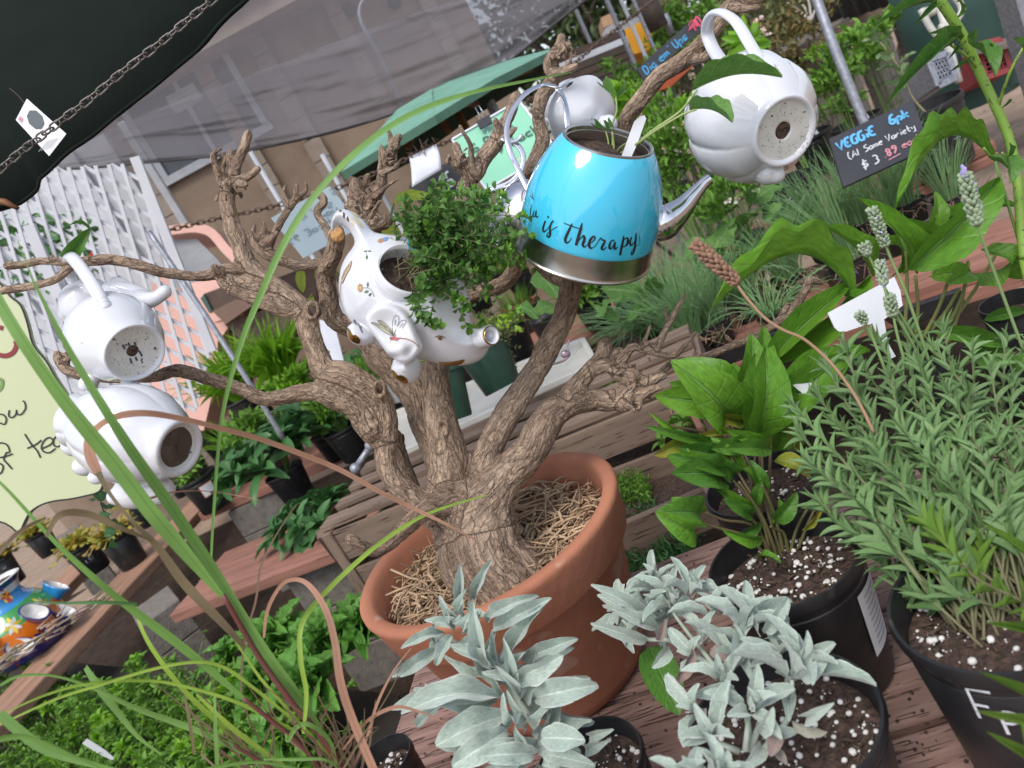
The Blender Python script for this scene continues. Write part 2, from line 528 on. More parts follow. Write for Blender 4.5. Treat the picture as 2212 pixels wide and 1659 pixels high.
# ---------------------------------------------------------------- handwriting (single-stroke letters,digits x then y; base 2,x height 5,cap 8)
GL = dict(a='351504031222333532',b='0802 04152534332203',c='351504031232',d='3832 351504031232',e='0434351504031232',f='38281712 0525',
          g='3515040312223335302010',h='0802 0415253432',i='1512 1717',k='0802 350432',l='0802',m='0502 04152422 24354442',n='0502 0415253432',
          o='150403122233342515',p='0500 041525343322 1203',r='0502 03142535',s='3515041333221202',t='18132232 0535',u='050312223335 3532',v='051235',
          w='0512243245',y='0513 353010',A='022842 1434',B='020828372505 25343222 0222',D='02082837342202',E='38080232 0525',F='380802 0525',
          G='3818070312323525',I='1812',N='02083238',O='180703122233372818',P='020828372505',R='02082837250532',S='381807062534332202',U='080312223338',V='082248')
GL.update({'1': '061812','2': '071828360232','3': '0828362534332202','4': '280434 3832','5': '3808052534332202','6': '38180403122233342504','7': '083812',
           '8': '18070634221204362718','9': '3616071828373512','$': '3717060535331303 1911','(': '19070321',')': '09171301','.': '1212',"'": '1817','-': '0535'})
def glyph(ch):
 out = []
 for s in GL.get(ch,'').split():
  s = s if len(s) % 2 == 0 else s[:-1]
  p = [(int(s[i]),int(s[i + 1])) for i in range(0,len(s),2)]
  if len(p) >= 2: out.append(p)
 return out
def text_lines(txt,adv=1.15,slant=0.):
 """list of polylines in letter units (cap height 6)"""
 x = 0; res = []
 for ch in txt:
  if ch == ' ': x += 3; continue
  mxx = 0
  for p in glyph(ch):
   if len(p) == 2 and p[0] == p[1]: p = [p[0],(p[0][0] + .4,p[0][1] + .3)]
   q = [np.array(k,float) for k in p]
   if len(q) > 3:
    for _ in range(2):
     r = [q[0]]
     for a,b in zip(q[:-1],q[1:]): r += [a * .75 + b * .25,a * .25 + b * .75]
     r.append(q[-1]); q = r
   res.append([(x + k[0] + slant * k[1],k[1] - 2 + RND.uniform(-.04,.04)) for k in q])
   mxx = max(mxx,max(k[0] for k in p))
  x += mxx + adv
 return res,x
def write(txt,org,u,v,nrm,w,material,parent,name='lettering',adv=1.15,slant=0.,fit=None,off=.0012):
 """u, v: vectors of the text line and its up direction (6 units = |v|*6)"""
 org = Vector(org); u = Vector(u); v = Vector(v); nn = Vector(nrm).normalized()
 ls,W = text_lines(txt,adv,slant)
 mb = MB()
 for l in ls:
  pts = [org + u * a + v * b + nn * off for a,b in l]
  mb.ribbon(pts,w,nn)
 return mb.obj(name,material,parent)
def quadframe(tl,tr,bl,dtl,dtr,dbl):
 """flat panel from three picture corners with depths: origin at lower left, u along, v up, normal to camera"""
 a,b,c = P(*tl,dtl),P(*tr,dtr),P(*bl,dbl)
 u = b - a; v = a - c
 v = v - u * (v.dot(u) / u.dot(u)) * 0
 n = u.cross(v).normalized()
 if n.dot(ZC) < 0: n = -n
 return c,u,v,n
# ================================================================ MATERIALS
m_ground = mat('dirt',(.36,.27,.205),(.25,.185,.14),rough=.95,scale=6,bump=.6,bscale=90,spotc=(.5,.42,.35),spot_t=.66,spot_s=120,spec=.1)
m_wall = mat('tan stucco block',(.38,.29,.22),(.31,.23,.17),rough=.9,scale=5,bump=.35,bscale=60,spec=.1)
m_pil = mat('pale mortar pier',(.42,.35,.29),(.35,.28,.23),rough=.9,scale=12,bump=.3,spec=.1)
m_fascia = mat('cream fascia',(.44,.36,.28),(.36,.29,.22),rough=.8)
m_tile = mat('red roof tile',(.32,.13,.09),(.22,.10,.08),rough=.85,scale=20)
m_frame = mat('white window frame',(.62,.64,.68),(.5,.52,.56),rough=.5)
m_glass = mat('dark window glass',(.05,.06,.065),(.08,.09,.10),rough=.08)
m_white = mat('white painted wood',(.66,.67,.72),(.56,.57,.62),rough=.5,scale=5)
m_galv = mat('galvanised steel',(.38,.39,.43),(.24,.25,.29),rough=.45,metal=.6,scale=60,bump=.15,bscale=200)
m_chain = mat('grey steel chain',(.22,.20,.19),(.12,.10,.09),rough=.5,metal=.7,scale=90)
m_rust = mat('rusty chain',(.16,.10,.07),(.08,.06,.05),rough=.7,metal=.3,scale=60)
m_dark = mat('black green umbrella cloth',(.007,.011,.009),(.011,.016,.013),rough=.9,scale=5,spec=.1)
m_mint = mat('faded green canvas',(.16,.33,.25),(.12,.27,.20),rough=.8,scale=6)
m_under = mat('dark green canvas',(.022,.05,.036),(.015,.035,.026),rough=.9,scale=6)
m_rib = mat('brown wooden rib',(.22,.09,.035),(.14,.055,.02),rough=.6,scale=30)
m_pink = mat('pink paint',(.70,.40,.33),(.62,.34,.28),rough=.5,scale=4)
m_tarp = mat('grey tarp',(.27,.28,.30),(.20,.21,.23),rough=.6,scale=4,bump=.5,bscale=5,dist=.05)
m_brown = mat('brown stained wood',(.085,.045,.03),(.05,.028,.02),rough=.7,scale=10)
m_yellow = mat('yellow paint',(.80,.38,.01),(.70,.30,.01),rough=.5,scale=4)
m_black = mat('black nursery plastic',(.012,.012,.014),(.022,.021,.022),rough=.42,scale=30,bump=.08,spotc=(.05,.042,.037),spot_t=.63,spot_s=22)
m_rimblk = m_black
m_soil = mat('potting soil',(.045,.028,.02),(.10,.06,.045),rough=.95,scale=120,bump=1,bscale=150,spotc=(.6,.58,.55),spot_t=.70,spot_s=170,lo=.4,hi=.6)
m_perl = mat('perlite',(.75,.74,.72),(.6,.58,.55),rough=.9,scale=100)
m_green = mat('dark green plastic',(.014,.05,.035),(.02,.065,.045),rough=.35,scale=30)
m_board = wood('red weathered board',(.33,.16,.115),(.20,.095,.07),dasht=.66)
m_board2 = wood('pale weathered board',(.38,.23,.155),(.25,.135,.09),dasht=.68)
m_grey = wood('grey old pallet wood',(.25,.18,.135),(.15,.105,.08),dasht=.62)
m_table = wood('table plank',(.33,.21,.175),(.20,.115,.095),dash=(.085,.048,.04),dasht=.60,s=15,bump=1.0,stretch=16)
m_block = mat('concrete block',(.20,.175,.155),(.13,.115,.10),rough=.95,scale=30,bump=.5,bscale=120,spotc=(.08,.07,.06),spot_t=.68,spot_s=30)
m_tray = mat('white plastic tray',(.60,.58,.53),(.50,.48,.43),rough=.5,scale=9,spotc=(.08,.06,.045),spot_t=.72,spot_s=120)
m_tagw = mat('white plastic tag',(.72,.74,.78),(.64,.66,.70),rough=.35)
m_ink = mat('black ink',(.012,.012,.014),rough=.6)
m_chalkb = mat('blue chalk pen',(.12,.42,.72),rough=.8)
m_chalkw = mat('white chalk pen',(.68,.70,.74),(.5,.52,.56),rough=.8,scale=200)
m_chalkd = mat('faint white pen',(.30,.33,.37),rough=.8)
m_chalkp = mat('pink chalk pen',(.70,.30,.36),rough=.8)
m_chalkr = mat('red chalk pen',(.72,.10,.17),rough=.8)
m_cboard = mat('black chalkboard',(.022,.024,.032),(.035,.036,.045),rough=.55,scale=5)
m_lime = mat('pale green signboard',(.50,.54,.33),(.46,.50,.30),rough=.55,scale=3)
m_bluepap = mat('pale blue paper',(.52,.63,.68),(.48,.60,.66),rough=.4)
m_greenpap = mat('mint green laminated paper',(.27,.60,.42),(.24,.56,.39),rough=.25)
m_paper = mat('white paper',(.74,.76,.84),rough=.5)
m_ceram = mat('white glazed ceramic',(.67,.68,.72),(.62,.63,.675),rough=.06,coat=.5,spec=.6,spotc=(.25,.23,.21),spot_t=.735,spot_s=55,scale=5)
m_ceramb = mat('unglazed ceramic base',(.66,.66,.64),(.58,.57,.53),rough=.45,scale=30,spotc=(.07,.06,.05),spot_t=.655,spot_s=130)
m_gold = mat('gold lustre',(.52,.30,.09),(.36,.19,.05),rough=.16,metal=.9,scale=40)
m_cyan = mat('turquoise enamel',(.055,.53,.80),(.06,.56,.82),rough=.06,coat=1.,spec=.6)
m_steel = mat('brushed steel',(.50,.48,.46),(.40,.38,.36),rough=.27,metal=1.,scale=10)
m_steelp = mat('polished steel',(.66,.66,.70),(.6,.6,.64),rough=.09,metal=1.)
m_terra = mat('terracotta',(.45,.19,.112),(.34,.135,.085),rough=.85,scale=7,bump=.15,bscale=60,spotc=(.47,.27,.20),spot_t=.60,spot_s=13,spec=.2,detail=8)
m_straw = mat('dry straw',(.42,.30,.19),(.24,.16,.10),rough=.8,scale=30,rand=.45)
m_mulch = mat('brown mulch',(.11,.075,.05),(.05,.035,.025),rough=.95,scale=50,bump=1,bscale=60)
m_stemg = mat('green stem',(.16,.27,.06),(.10,.20,.04),rough=.6,scale=30)
m_stemb = mat('brown stem',(.16,.09,.055),(.10,.055,.04),rough=.7,scale=30)
m_stemp = mat('purple stem',(.12,.07,.045),(.11,.13,.04),rough=.55,scale=20)
m_stems = mat('sage stem',(.42,.47,.40),(.36,.42,.34),rough=.8,scale=30)
m_red = mat('red plastic',(.55,.03,.02),rough=.4)
m_crate = mat('faded red plastic',(.33,.055,.055),(.26,.04,.045),rough=.6)
m_barrel = mat('green plastic bin',(.022,.06,.05),(.03,.075,.06),rough=.55,scale=5)
m_trunk = mat('tree bark far',(.10,.075,.06),(.055,.042,.035),rough=.9,scale=9,bump=.6,bscale=20)
def greenmat(n,a,b,**k): return leafmat(n,a,b,**k)
l_sage = leafmat('white sage leaf',(.42,.50,.43),(.33,.42,.355),vein=(.60,.66,.61),trans=.12,rough=.8,nv=9,bump=.5,velvet=.6,edge=(.60,.67,.62))
l_sageo = leafmat('old sage leaf',(.33,.22,.20),(.30,.34,.27),trans=.12,rough=.8,velvet=.4)
l_echi = leafmat('echinacea leaf',(.10,.26,.022),(.16,.34,.035),vein=(.17,.33,.07),trans=.28,rough=.42,nv=6,bump=1.0)
l_echid = leafmat('dark echinacea leaf',(.065,.18,.025),(.10,.24,.03),vein=(.13,.27,.07),trans=.25,rough=.42,nv=6,bump=.8)
l_echiy = leafmat('yellowing leaf',(.20,.30,.03),(.34,.36,.05),vein=(.30,.40,.12),trans=.3,rough=.5,nv=6,tipc=(.30,.24,.04))
l_lav = leafmat('lavender leaf',(.15,.28,.09),(.22,.35,.15),trans=.2,rough=.7,nv=14,bump=1.)
l_lavy = leafmat('young lavender leaf',(.15,.29,.04),(.24,.38,.07),trans=.3,rough=.6,nv=14,bump=1.)
l_thyme = leafmat('thyme leaf',(.065,.17,.035),(.15,.31,.06),vein=(.14,.25,.09),trans=.2,rough=.45,nv=3)
l_thymey = leafmat('young thyme leaf',(.15,.34,.04),(.20,.42,.06),trans=.3,rough=.45,nv=3)
l_cuke = leafmat('cucumber leaf',(.10,.23,.045),(.15,.30,.075),vein=(.25,.40,.15),trans=.3,rough=.6,nv=4,bump=.8)
l_lime = leafmat('lime basil leaf',(.24,.45,.03),(.33,.54,.05),vein=(.4,.6,.12),trans=.35,rough=.45,nv=5)
l_bright = leafmat('bright green leaf',(.14,.33,.018),(.23,.45,.03),trans=.35,rough=.4,nv=4)
l_mid = leafmat('mid green leaf',(.10,.23,.025),(.18,.35,.045),vein=(.18,.34,.09),trans=.28,rough=.5,nv=5)
l_deep = leafmat('deep green leaf',(.045,.14,.04),(.08,.20,.06),vein=(.10,.22,.08),trans=.2,rough=.38,nv=5)
l_heuch = leafmat('heuchera leaf',(.30,.37,.05),(.50,.30,.07),vein=(.42,.16,.08),trans=.3,rough=.6,nv=4)
l_chive = leafmat('chive leaf',(.16,.33,.11),(.27,.44,.22),trans=.1,rough=.45,nv=1,bump=0)
l_prim = leafmat('crinkled leaf',(.09,.25,.035),(.15,.34,.055),vein=(.16,.34,.09),trans=.25,rough=.45,nv=9,bump=1.6)
l_tree = leafmat('far tree leaf',(.05,.085,.03),(.10,.14,.05),trans=.25,rough=.5,nv=2)
l_olive = leafmat('olive shrub leaf',(.12,.15,.055),(.20,.19,.08),trans=.25,rough=.6,nv=2)
l_bladeg = leafmat('lemongrass blade',(.17,.33,.075),(.21,.38,.10),vein=(.12,.26,.06),trans=.3,rough=.42,nv=0,bump=.1)
l_bladey = leafmat('pale grass blade',(.27,.42,.06),(.33,.45,.08),trans=.3,rough=.42,nv=0,bump=.1)
l_bladed = leafmat('dry grass blade',(.44,.24,.16),(.36,.20,.13),vein=(.26,.14,.09),trans=.2,rough=.6,nv=0,bump=.2)
l_bladep = leafmat('brown purple grass blade',(.20,.12,.085),(.14,.13,.06),trans=.15,rough=.5,nv=0,bump=.2)
T_ov = [leaf_t('ovate',8,.3,.12,.02,seed=i,cols=3) for i in range(3)]
T_ov5 = [leaf_t('ovate',12,.3,.1 + .06 * i,.03,nw=3,ser=.08,nser=12,seed=i,pet=.12) for i in range(4)]
T_lan = [leaf_t('lance',10,.35,.14 + .1 * i,.02,seed=i,cols=3) for i in range(3)]
T_cord = [leaf_t('cord',12,.25,.12,.06,nw=2,ser=.12,nser=12,seed=i,cup=.1) for i in range(3)]
T_rnd = [leaf_t('round',6,.35,.08,seed=i,cols=3) for i in range(2)]
T_strap = [leaf_t('strap',8,.3,.15 + .1 * i,.01,seed=i,cols=3) for i in range(3)]
# ================================================================ SETTING
def structure(o): o['kind'] = 'structure'; return o
gm = MB()
N_ = 40
gv = []
for i in range(N_ + 1):
 for j in range(N_ + 1):
  x = (i / N_ * 2 - 1); y = (j / N_ * 2 - 1)
  X = 120 * x * abs(x); Y = 120 * y * abs(y) + 4
  gv.append((X,Y,.02 * noise.noise(Vector((X * .7,Y * .7,0))) if abs(X) < 20 and abs(Y) < 20 else 0))
gm.add(gv,[(i * (N_ + 1) + j,(i + 1) * (N_ + 1) + j,(i + 1) * (N_ + 1) + j + 1,i * (N_ + 1) + j + 1) for i in range(N_) for j in range(N_)])
structure(gm.obj('ground',m_ground))
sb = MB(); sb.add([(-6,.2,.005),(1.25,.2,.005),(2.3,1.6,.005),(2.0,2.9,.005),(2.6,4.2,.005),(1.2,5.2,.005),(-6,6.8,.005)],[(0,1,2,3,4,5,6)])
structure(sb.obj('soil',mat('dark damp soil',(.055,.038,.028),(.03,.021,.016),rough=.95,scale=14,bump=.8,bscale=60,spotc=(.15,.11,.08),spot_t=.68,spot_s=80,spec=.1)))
# pebbles on the yard
pb = MB()
for i in range(420):
 q = G(RND.uniform(1850,2212),RND.uniform(90,640),.004)
 if not (1.5 < q.y < 9): continue
 q += rv(.25); q.z = .003
 pb.ball(q,(RND.uniform(.004,.014),RND.uniform(.004,.012),RND.uniform(.003,.007)),6)
pb.obj('gravel',mat('pebble',(.38,.31,.26),(.25,.2,.17),rough=.9,scale=3),kind='stuff',label='small pale pebbles scattered on the dirt yard',cat='gravel')
# ---- building
BY = 7.6
bt = thing('brick_building','long tan block building with pale piers, cream fascia and red roof edge','building',(0,BY,0))
xl = WY(250,420,BY).x - 2.2; xr = WY(1045,80,BY).x
ztop = WY(560,62,BY).z
mb = MB()
mb.box(((xl + xr) / 2,BY + .15,ztop / 2),(xr - xl,.3,ztop))
mb.obj('wall',m_wall,bt,smooth=False)
for (x,y,w) in ((343,430,.17),(575,380,.15),(700,350,.15),(945,50,.13),(150,560,.15),(822,210,.13)):
 q = WY(x,y,BY)
 mb = MB()
 k = 0; z = 0
 while z < ztop - .02:
  h = min(.2,ztop - z)
  mb.box((q.x,BY - .035 + .004 * (k % 2),z + h / 2),(w + .01 * (k % 2),.07,h - .008)); z += h; k += 1
 mb.obj('pilaster',m_pil,bt,smooth=False)
# window (two panes and frame)
a = WY(365,392,BY); b_ = WY(454,346,BY); c = WY(342,350,BY)
wx0,wx1,wz0 = a.x,a.x + 1.02,a.z; wz1 = wz0 + .75
mb = MB(); mb.box(((wx0 + wx1) / 2,BY - .005,(wz0 + wz1) / 2),(wx1 - wx0,.02,wz1 - wz0))
wo = mb.obj('window',m_glass,bt,smooth=False)
mb = MB()
for (cx_,cz,sx,sz) in (((wx0 + wx1) / 2,wz0,1.12,.07),((wx0 + wx1) / 2,wz1,1.12,.05),(wx0,(wz0 + wz1) / 2,.06,.74),(wx1,(wz0 + wz1) / 2,.06,.74),((wx0 + wx1) / 2,(wz0 + wz1) / 2,.04,.72)):
 mb.box((cx_,BY - .03,cz),(sx,.05 if sx > .5 else .045,sz))
mb.obj('frame',m_frame,wo,smooth=False)
q = WY(402,214,BY); mb = MB(); mb.box((q.x,BY - .03,q.z),(.28,.05,.16))
for k in range(4): mb.box((q.x,BY - .06,q.z - .06 + k * .04),(.26,.02,.018))
mb.obj('louvre_vent',m_frame,bt,smooth=False)
for (x,y) in ((755,22),(851,6)):
 q = WY(x,y,BY); mb = MB(); mb.tube([(q.x,BY - .04,q.z),(q.x,BY + .02,q.z)],.06,14)
 mb.obj('round_vent',mat('vent',(.03,.03,.03)),bt)
# lower dado band of grey paint,fascia,tiles
mb = MB(); mb.box(((xl + xr) / 2,BY - .22,ztop + .02),(xr - xl + .6,.5,.16)); mb.obj('fascia',m_fascia,bt,smooth=False)
mb = MB(); mb.box(((xl + xr) / 2,BY - .30,ztop + .16),(xr - xl + .7,.5,.10)); mb.obj('gutter',m_fascia,bt,smooth=False)
tm = MB(); tm.tube([(0,0,0),(0,1.1,.42)],.075,8)
tme = tm.mesh('roof_tile'); tme.materials.append(m_tile)
x = xl - .3
while x < xr + .3:
 link('roof_tile',tme,bt,m=Matrix.Translation((x,BY - .58,ztop + .26 + RND.uniform(-.008,.008)))); x += .15
mb = MB(); mb.box(((xl + xr) / 2,BY + 2.5,ztop + 1.1),(xr - xl + .6,5.4,.12),Matrix.Rotation(math.radians(20),3,'X')); mb.obj('roof',m_tile,bt,smooth=False)
# ---- net hoop and posts (galvanised)
def pipe(name,pts,r,label,cat='pole',n=10,m=m_galv,group=None):
 pts = [P(*q) for q in pts]
 pts = [Vector(q) for q in smoothpath([tuple(p) for p in pts],5)] if len(pts) > 2 else pts
 mb = MB(); mb.tube(pts,r,n)
 o = mb.obj(name,m,None,label=label,cat=cat,group=group)
 return o
pipe('steel_hoop',[(900,300,6.2),(872,235,6.1),(820,120,6.05),(784,56,6),(777,22,6),(790,-4,6),(830,-30,6)],.016,'bent galvanised hoop pipe holding up the shade net','pipe')
def gpost(name,x,y,d,label,r=.02,m=m_galv,top=None,z0=0,cat='post',group=None,square=False):
 """vertical post through a picture point, from the ground to height top"""
 q = P(x,y,d); mb = MB()
 zt = top if top else q.z
 if square: mb.box((q.x,q.y,(zt + z0) / 2),(2 * r,2 * r,zt - z0))
 else: mb.tube([(q.x,q.y,z0),(q.x,q.y,zt)],r,12)
 return mb.obj(name,m,None,smooth=not square,auto=40 if not square else None,label=label,cat=cat,group=group)
pipe('leaning_pole',[(322,500,2.7),(430,660,2.7),(535,822,2.7),(612,948,2.75)],.0098,'thin grey metal pole in front of the lattice and pink booth','pole')
pipe('metal_pole',[(1758,-20,2.9),(1800,98,2.9),(1868,268,2.92),(1900,350,2.92)],.0185,'weathered galvanised pole rising between the pepper pots','pole')
gpost('steel_post',2218,60,3.2,'wide blue grey square post at the right edge of the picture',.055,top=3.2,square=True)
gpost('fence_post',1372,140,5.5,'bright galvanised post at the left of the pipe cluster',.017,top=3.1)
gpost('fence_post',1398,130,5.7,'weathered white wooden post in the middle of the pipe cluster',.014,m=m_white,top=2.75)
gpost('fence_post',1428,140,5.6,'dull grey post at the right of the pipe cluster',.014,top=2.7)
gpost('fence_post',1288,120,6.2,'grey post beside the dark trees left of the pipe cluster',.017,top=2.6)
gpost('fence_post',590,410,4.6,'white post standing before the block wall left of the blue sign',.015,m=m_frame,top=P(548,328,4.6).z)
gpost('fence_post',745,420,4.4,'white post standing behind the white flagged bench under the green parasol',.015,m=m_frame,top=P(716,325,4.4).z)
gpost('fence_post',860,480,4.0,'slim white post crossing the dark bench under the paper note',.012,m=m_frame,top=P(838,405,4.).z)
gpost('fence_post',1060,225,5.0,'short grey post behind the black binder clip',.035,top=P(1032,180,5.).z)
# ---- shade net
m_net = bpy.data.materials.new('sheer black netting'); m_net.use_nodes = True
nt = m_net.node_tree; nb = nt.nodes['Principled BSDF']; nb.inputs['Base Color'].default_value = (.13,.12,.135,1); nb.inputs['Roughness'].default_value = .8
lw = nd(nt,'ShaderNodeTexNoise',ins={'Scale': 1.3,'Detail': 5}); tc = nd(nt,'ShaderNodeTexCoord'); nt.links.new(tc.outputs['Object'],lw.inputs[0])
tr = nd(nt,'ShaderNodeBsdfTransparent'); ms = nd(nt,'ShaderNodeMixShader')
mr = nd(nt,'ShaderNodeMapRange'); mr.inputs[3].default_value = .44; mr.inputs[4].default_value = .62
nt.links.new(lw.outputs[0],mr.inputs[0]); nt.links.new(mr.outputs[0],ms.inputs[0])
nt.links.new(tr.outputs[0],ms.inputs[1]); nt.links.new(nb.outputs[0],ms.inputs[2]); nt.links.new(ms.outputs[0],nt.nodes['Material Output'].inputs[0])
def net(lo,hi,d0,d1,n=110,k=40,fold=.06):
 lo = smoothpath(lo,14); hi = smoothpath(hi,14)
 mb = MB(); vs = []; L1 = len(lo); H1 = len(hi)
 for i in range(n + 1):
  a = lo[int(i / n * (L1 - 1))]; b = hi[int(i / n * (H1 - 1))]
  A = P(a[0],a[1],d0); B = P(b[0],b[1],d1)
  for j in range(k + 1):
   t = j / k
   q = A.lerp(B,t)
   w = fold * (noise.noise(Vector((i * .05,t * 5.2 + i * .012,d0))) + .5 * noise.noise(Vector((i * .1,t * 17 + i * .04,3))))
   q = q + FW * w * (1.6 - t) + Vector((0,0,w * .5 * (1 - t)))
   vs.append(q)
 mb.add(vs,[(i * (k + 1) + j,(i + 1) * (k + 1) + j,(i + 1) * (k + 1) + j + 1,i * (k + 1) + j + 1) for i in range(n) for j in range(k)])
 return mb
nett = thing('shade_net','sheer dark shade netting draped above the nursery in front of the building','shade net',P(700,300,4.6))
hem = [(60,368),(200,362),(300,352),(480,335),(600,312),(700,290),(800,262),(900,228),(1000,190),(1080,145),(1130,108),(1200,50),(1262,2),(1330,-50)]
net(hem,[(-100,-120),(400,-200),(900,-320),(1330,-420)],4.6,5.4).obj('netting',m_net,nett)
net([(q[0],q[1] - 3) for q in hem],[(100,330),(345,232),(500,175),(640,122),(796,64),(960,10),(1330,-90)],4.57,4.75,fold=.05).obj('netting_fold',m_net,nett)
mb = MB(); pts = [P(x,y,4.59) for x,y in [tuple(q) for q in smoothpath(hem,5)]]; mb.tube(pts,.008,6)
mb.obj('hem',mat('net hem',(.05,.045,.05)),nett)
# ---- near dark umbrella
ut = thing('patio_umbrella','nearly black underside of a parasol overhanging the top left corner','umbrella',P(150,150,1.5))
edge = [(640,-110),(540,-5),(500,30),(470,60),(430,108),(380,150),(330,192),(260,246),(200,296),(150,330),(106,372),(88,388),(82,410),(60,430),(30,446),(-60,470)]
mb = MB()
hub = P(-420,-420,1.9)
e3 = [P(x,y,1.42) for x,y in [tuple(q) for q in smoothpath(edge,3)]]
K = 8; vs = []
for q in e3:
 for j in range(K + 1):
  t = j / K
  r_ = q.lerp(hub,t)
  r_ = r_ + Vector((0,0,.06 * math.sin(math.pi * t))) + FW * .012 * noise.noise(r_ * 9)
  vs.append(r_)
mb.add(vs,[(i * (K + 1) + j,(i + 1) * (K + 1) + j,(i + 1) * (K + 1) + j + 1,i * (K + 1) + j + 1) for i in range(len(e3) - 1) for j in range(K)])
o = mb.obj('canopy',m_dark,ut)
md = o.modifiers.new('solid','SOLIDIFY'); md.thickness = .004
mb = MB(); mb.tube([q + ZC * .003 for q in e3],.0035,6); mb.obj('hem',m_dark,ut)
mb = MB(); mb.tube([P(-60,428,1.38),P(10,436,1.38),P(38,450,1.38)],[.008,.0085,.005],8,flat=.7); mb.obj('rib',m_rib,ut)
# hang tag
ht = thing('hang_tag','white cardboard hang tag showing a dark octagonal parasol','tag',P(88,272,1.32))
c0,c1,c2,c3 = [P(x,y,1.32) for x,y in ((58,213),(143,289),(106,337),(34,259))]
mb = MB(); mb.poly([c0,c1,c2,c3],.0006,-ZC); mb.obj('card',m_tagw,ht,smooth=False)
mb = MB()
cc = P(76,258,1.3185); ua = (c1 - c0).normalized(); va = (c3 - c0).normalized()
mb.poly([cc + ua * math.cos(k * math.pi / 4 + .39) * .0175 + va * math.sin(k * math.pi / 4 + .39) * .0135 for k in range(8)],.0003,-ZC); mb.obj('print',mat('tag print',(.09,.12,.14),(.05,.07,.08)),ht,smooth=False)
mb = MB()
for k in range(6):
 a = c1.lerp(c2,.15 + k * .09) * .0 + P(127 - k * 5,296 + k * 1.5,1.3188)
 mb.ribbon([a,a + (c2 - c1) * .5],.0008,ZC)
for k in range(3):
 a = P(44 + k * 3,250 + k * 3,1.3188); mb.ribbon([a,a + va * .008],.0012,ZC,m=1)
mb.obj('lettering',[mat('grey print',(.35,.35,.37)),m_chalkr],ht)
mb = MB(); mb.tube([P(56,226,1.32),P(38,205,1.34),P(20,190,1.4)],.0006,5); mb.obj('string',m_rust,ht)
# ---- near chain
def chain(name,pts,link_len,wire,label,m,dtot=None,twist=True):
 root = thing(name,label,'chain',P(*pts[0]))
 path = [P(*q) for q in [tuple(k) for k in smoothpath(pts,12)]]
 seg = [0]
 for a,b in zip(path[:-1],path[1:]): seg.append(seg[-1] + (b - a).length)
 lm = MB(); R = link_len * .26; H = link_len * .5 - R
 ring = []
 for k in range(12):
  a = 2 * math.pi * k / 12
  ring.append(Vector((math.cos(a) * R,math.sin(a) * R + (H if math.sin(a) >= 0 else -H),0)))
 ring.append(ring[0]); lm.tube(ring,wire,5,cap=False)
 me = lm.mesh('link'); me.materials.append(m)
 s = 0; i = 0
 while s < seg[-1] - link_len and i < 300:
  def at(t):
   for j in range(len(seg) - 1):
    if seg[j + 1] >= t: return path[j].lerp(path[j + 1],(t - seg[j]) / (seg[j + 1] - seg[j] + 1e-9))
   return path[-1]
  a,b = at(s),at(s + link_len * .74)
  y = (b - a).normalized(); z = ZC if i % 2 == 0 else y.cross(ZC)
  z = (z + rv(.12)); z = (z - y * z.dot(y)).normalized(); x = y.cross(z)
  M = Matrix((x,y,z)).transposed().to_4x4(); M.translation = (a + b) / 2
  link('link',me,root,m=M)
  s += link_len * .72; i += 1
 return root
chain('steel_chain',[(500,-35,1.22),(450,8,1.22),(400,48,1.22),(348,92,1.22),(290,136,1.22),(240,176,1.22),(190,218,1.22),(140,255,1.22),(95,290,1.23),(40,332,1.25),(-30,395,1.27)],.022,.0016,'grey double loop chain hanging across the dark parasol',m_chain)
chain('rusty_chain',[(352,500,3.4),(470,472,3.4),(585,447,3.4),(740,402,3.45),(880,343,3.5),(1010,287,3.6),(1095,250,3.7),(1190,180,3.9),(1277,106,4.0),(1350,48,4.1),(1413,0,4.2),(1450,-30,4.2)],.036,.0032,'long thin rusty chain strung behind the tree from lattice to top edge',m_rust)
# ---- lattice screen: slats one by one on a plane
lt = thing('lattice_screen','white diagonal wooden lattice screen behind the hanging teapots','lattice',P(250,600,3.9))
LA,LB,LC = WY(300,352,3.15),WY(458,748,3.15),WY(-40,470,3.15)
LN = (LB - LA).cross(LC - LA).normalized()
if LN.dot(ZC) < 0: LN = -LN
def onlat(x,y,off=0):
 r = ray(x,y); t = (LA - CAM).dot(LN) / r.dot(LN)
 return CAM + r * t + LN * off
poly = [(86,366),(300,352),(458,748),(420,905),(150,960),(-40,900),(-40,440)]
def clipline(p0,p1):
 """segment of the line p0-p1 inside the convex polygon"""
 t0,t1 = -5000.,5000.
 dx,dy = p1[0] - p0[0],p1[1] - p0[1]
 n = len(poly)
 for i in range(n):
  ax,ay = poly[i]; bx,by = poly[(i + 1) % n]
  nx,ny = -(by - ay),bx - ax
  den = nx * dx + ny * dy; num = nx * (ax - p0[0]) + ny * (ay - p0[1])
  if abs(den) < 1e-9:
   if num > 0: return None
   continue
  t = num / den
  if den > 0: t0 = max(t0,t)
  else: t1 = min(t1,t)
 if t0 >= t1: return None
 return (p0[0] + dx * t0,p0[1] + dy * t0),(p0[0] + dx * t1,p0[1] + dy * t1)
def bar(a,b,w,th,nrm,material,name,parent,bev=0):
 """rectangular bar a-b as its own object, local X along it"""
 a = Vector(a); b = Vector(b); x = b - a; L = x.length; x = x / L
 n = Vector(nrm); n = (n - x * n.dot(x)).normalized(); y = n.cross(x)
 M = Matrix((x,y,n)).transposed().to_4x4(); M.translation = (a + b) / 2
 mb = MB(); mb.box((0,0,0),(L,w,th))
 me = mb.mesh(name,False)
 o = link(name,me,parent,material,M)
 if bev:
  md = o.modifiers.new('bevel','BEVEL'); md.width = bev; md.segments = 2
 return o
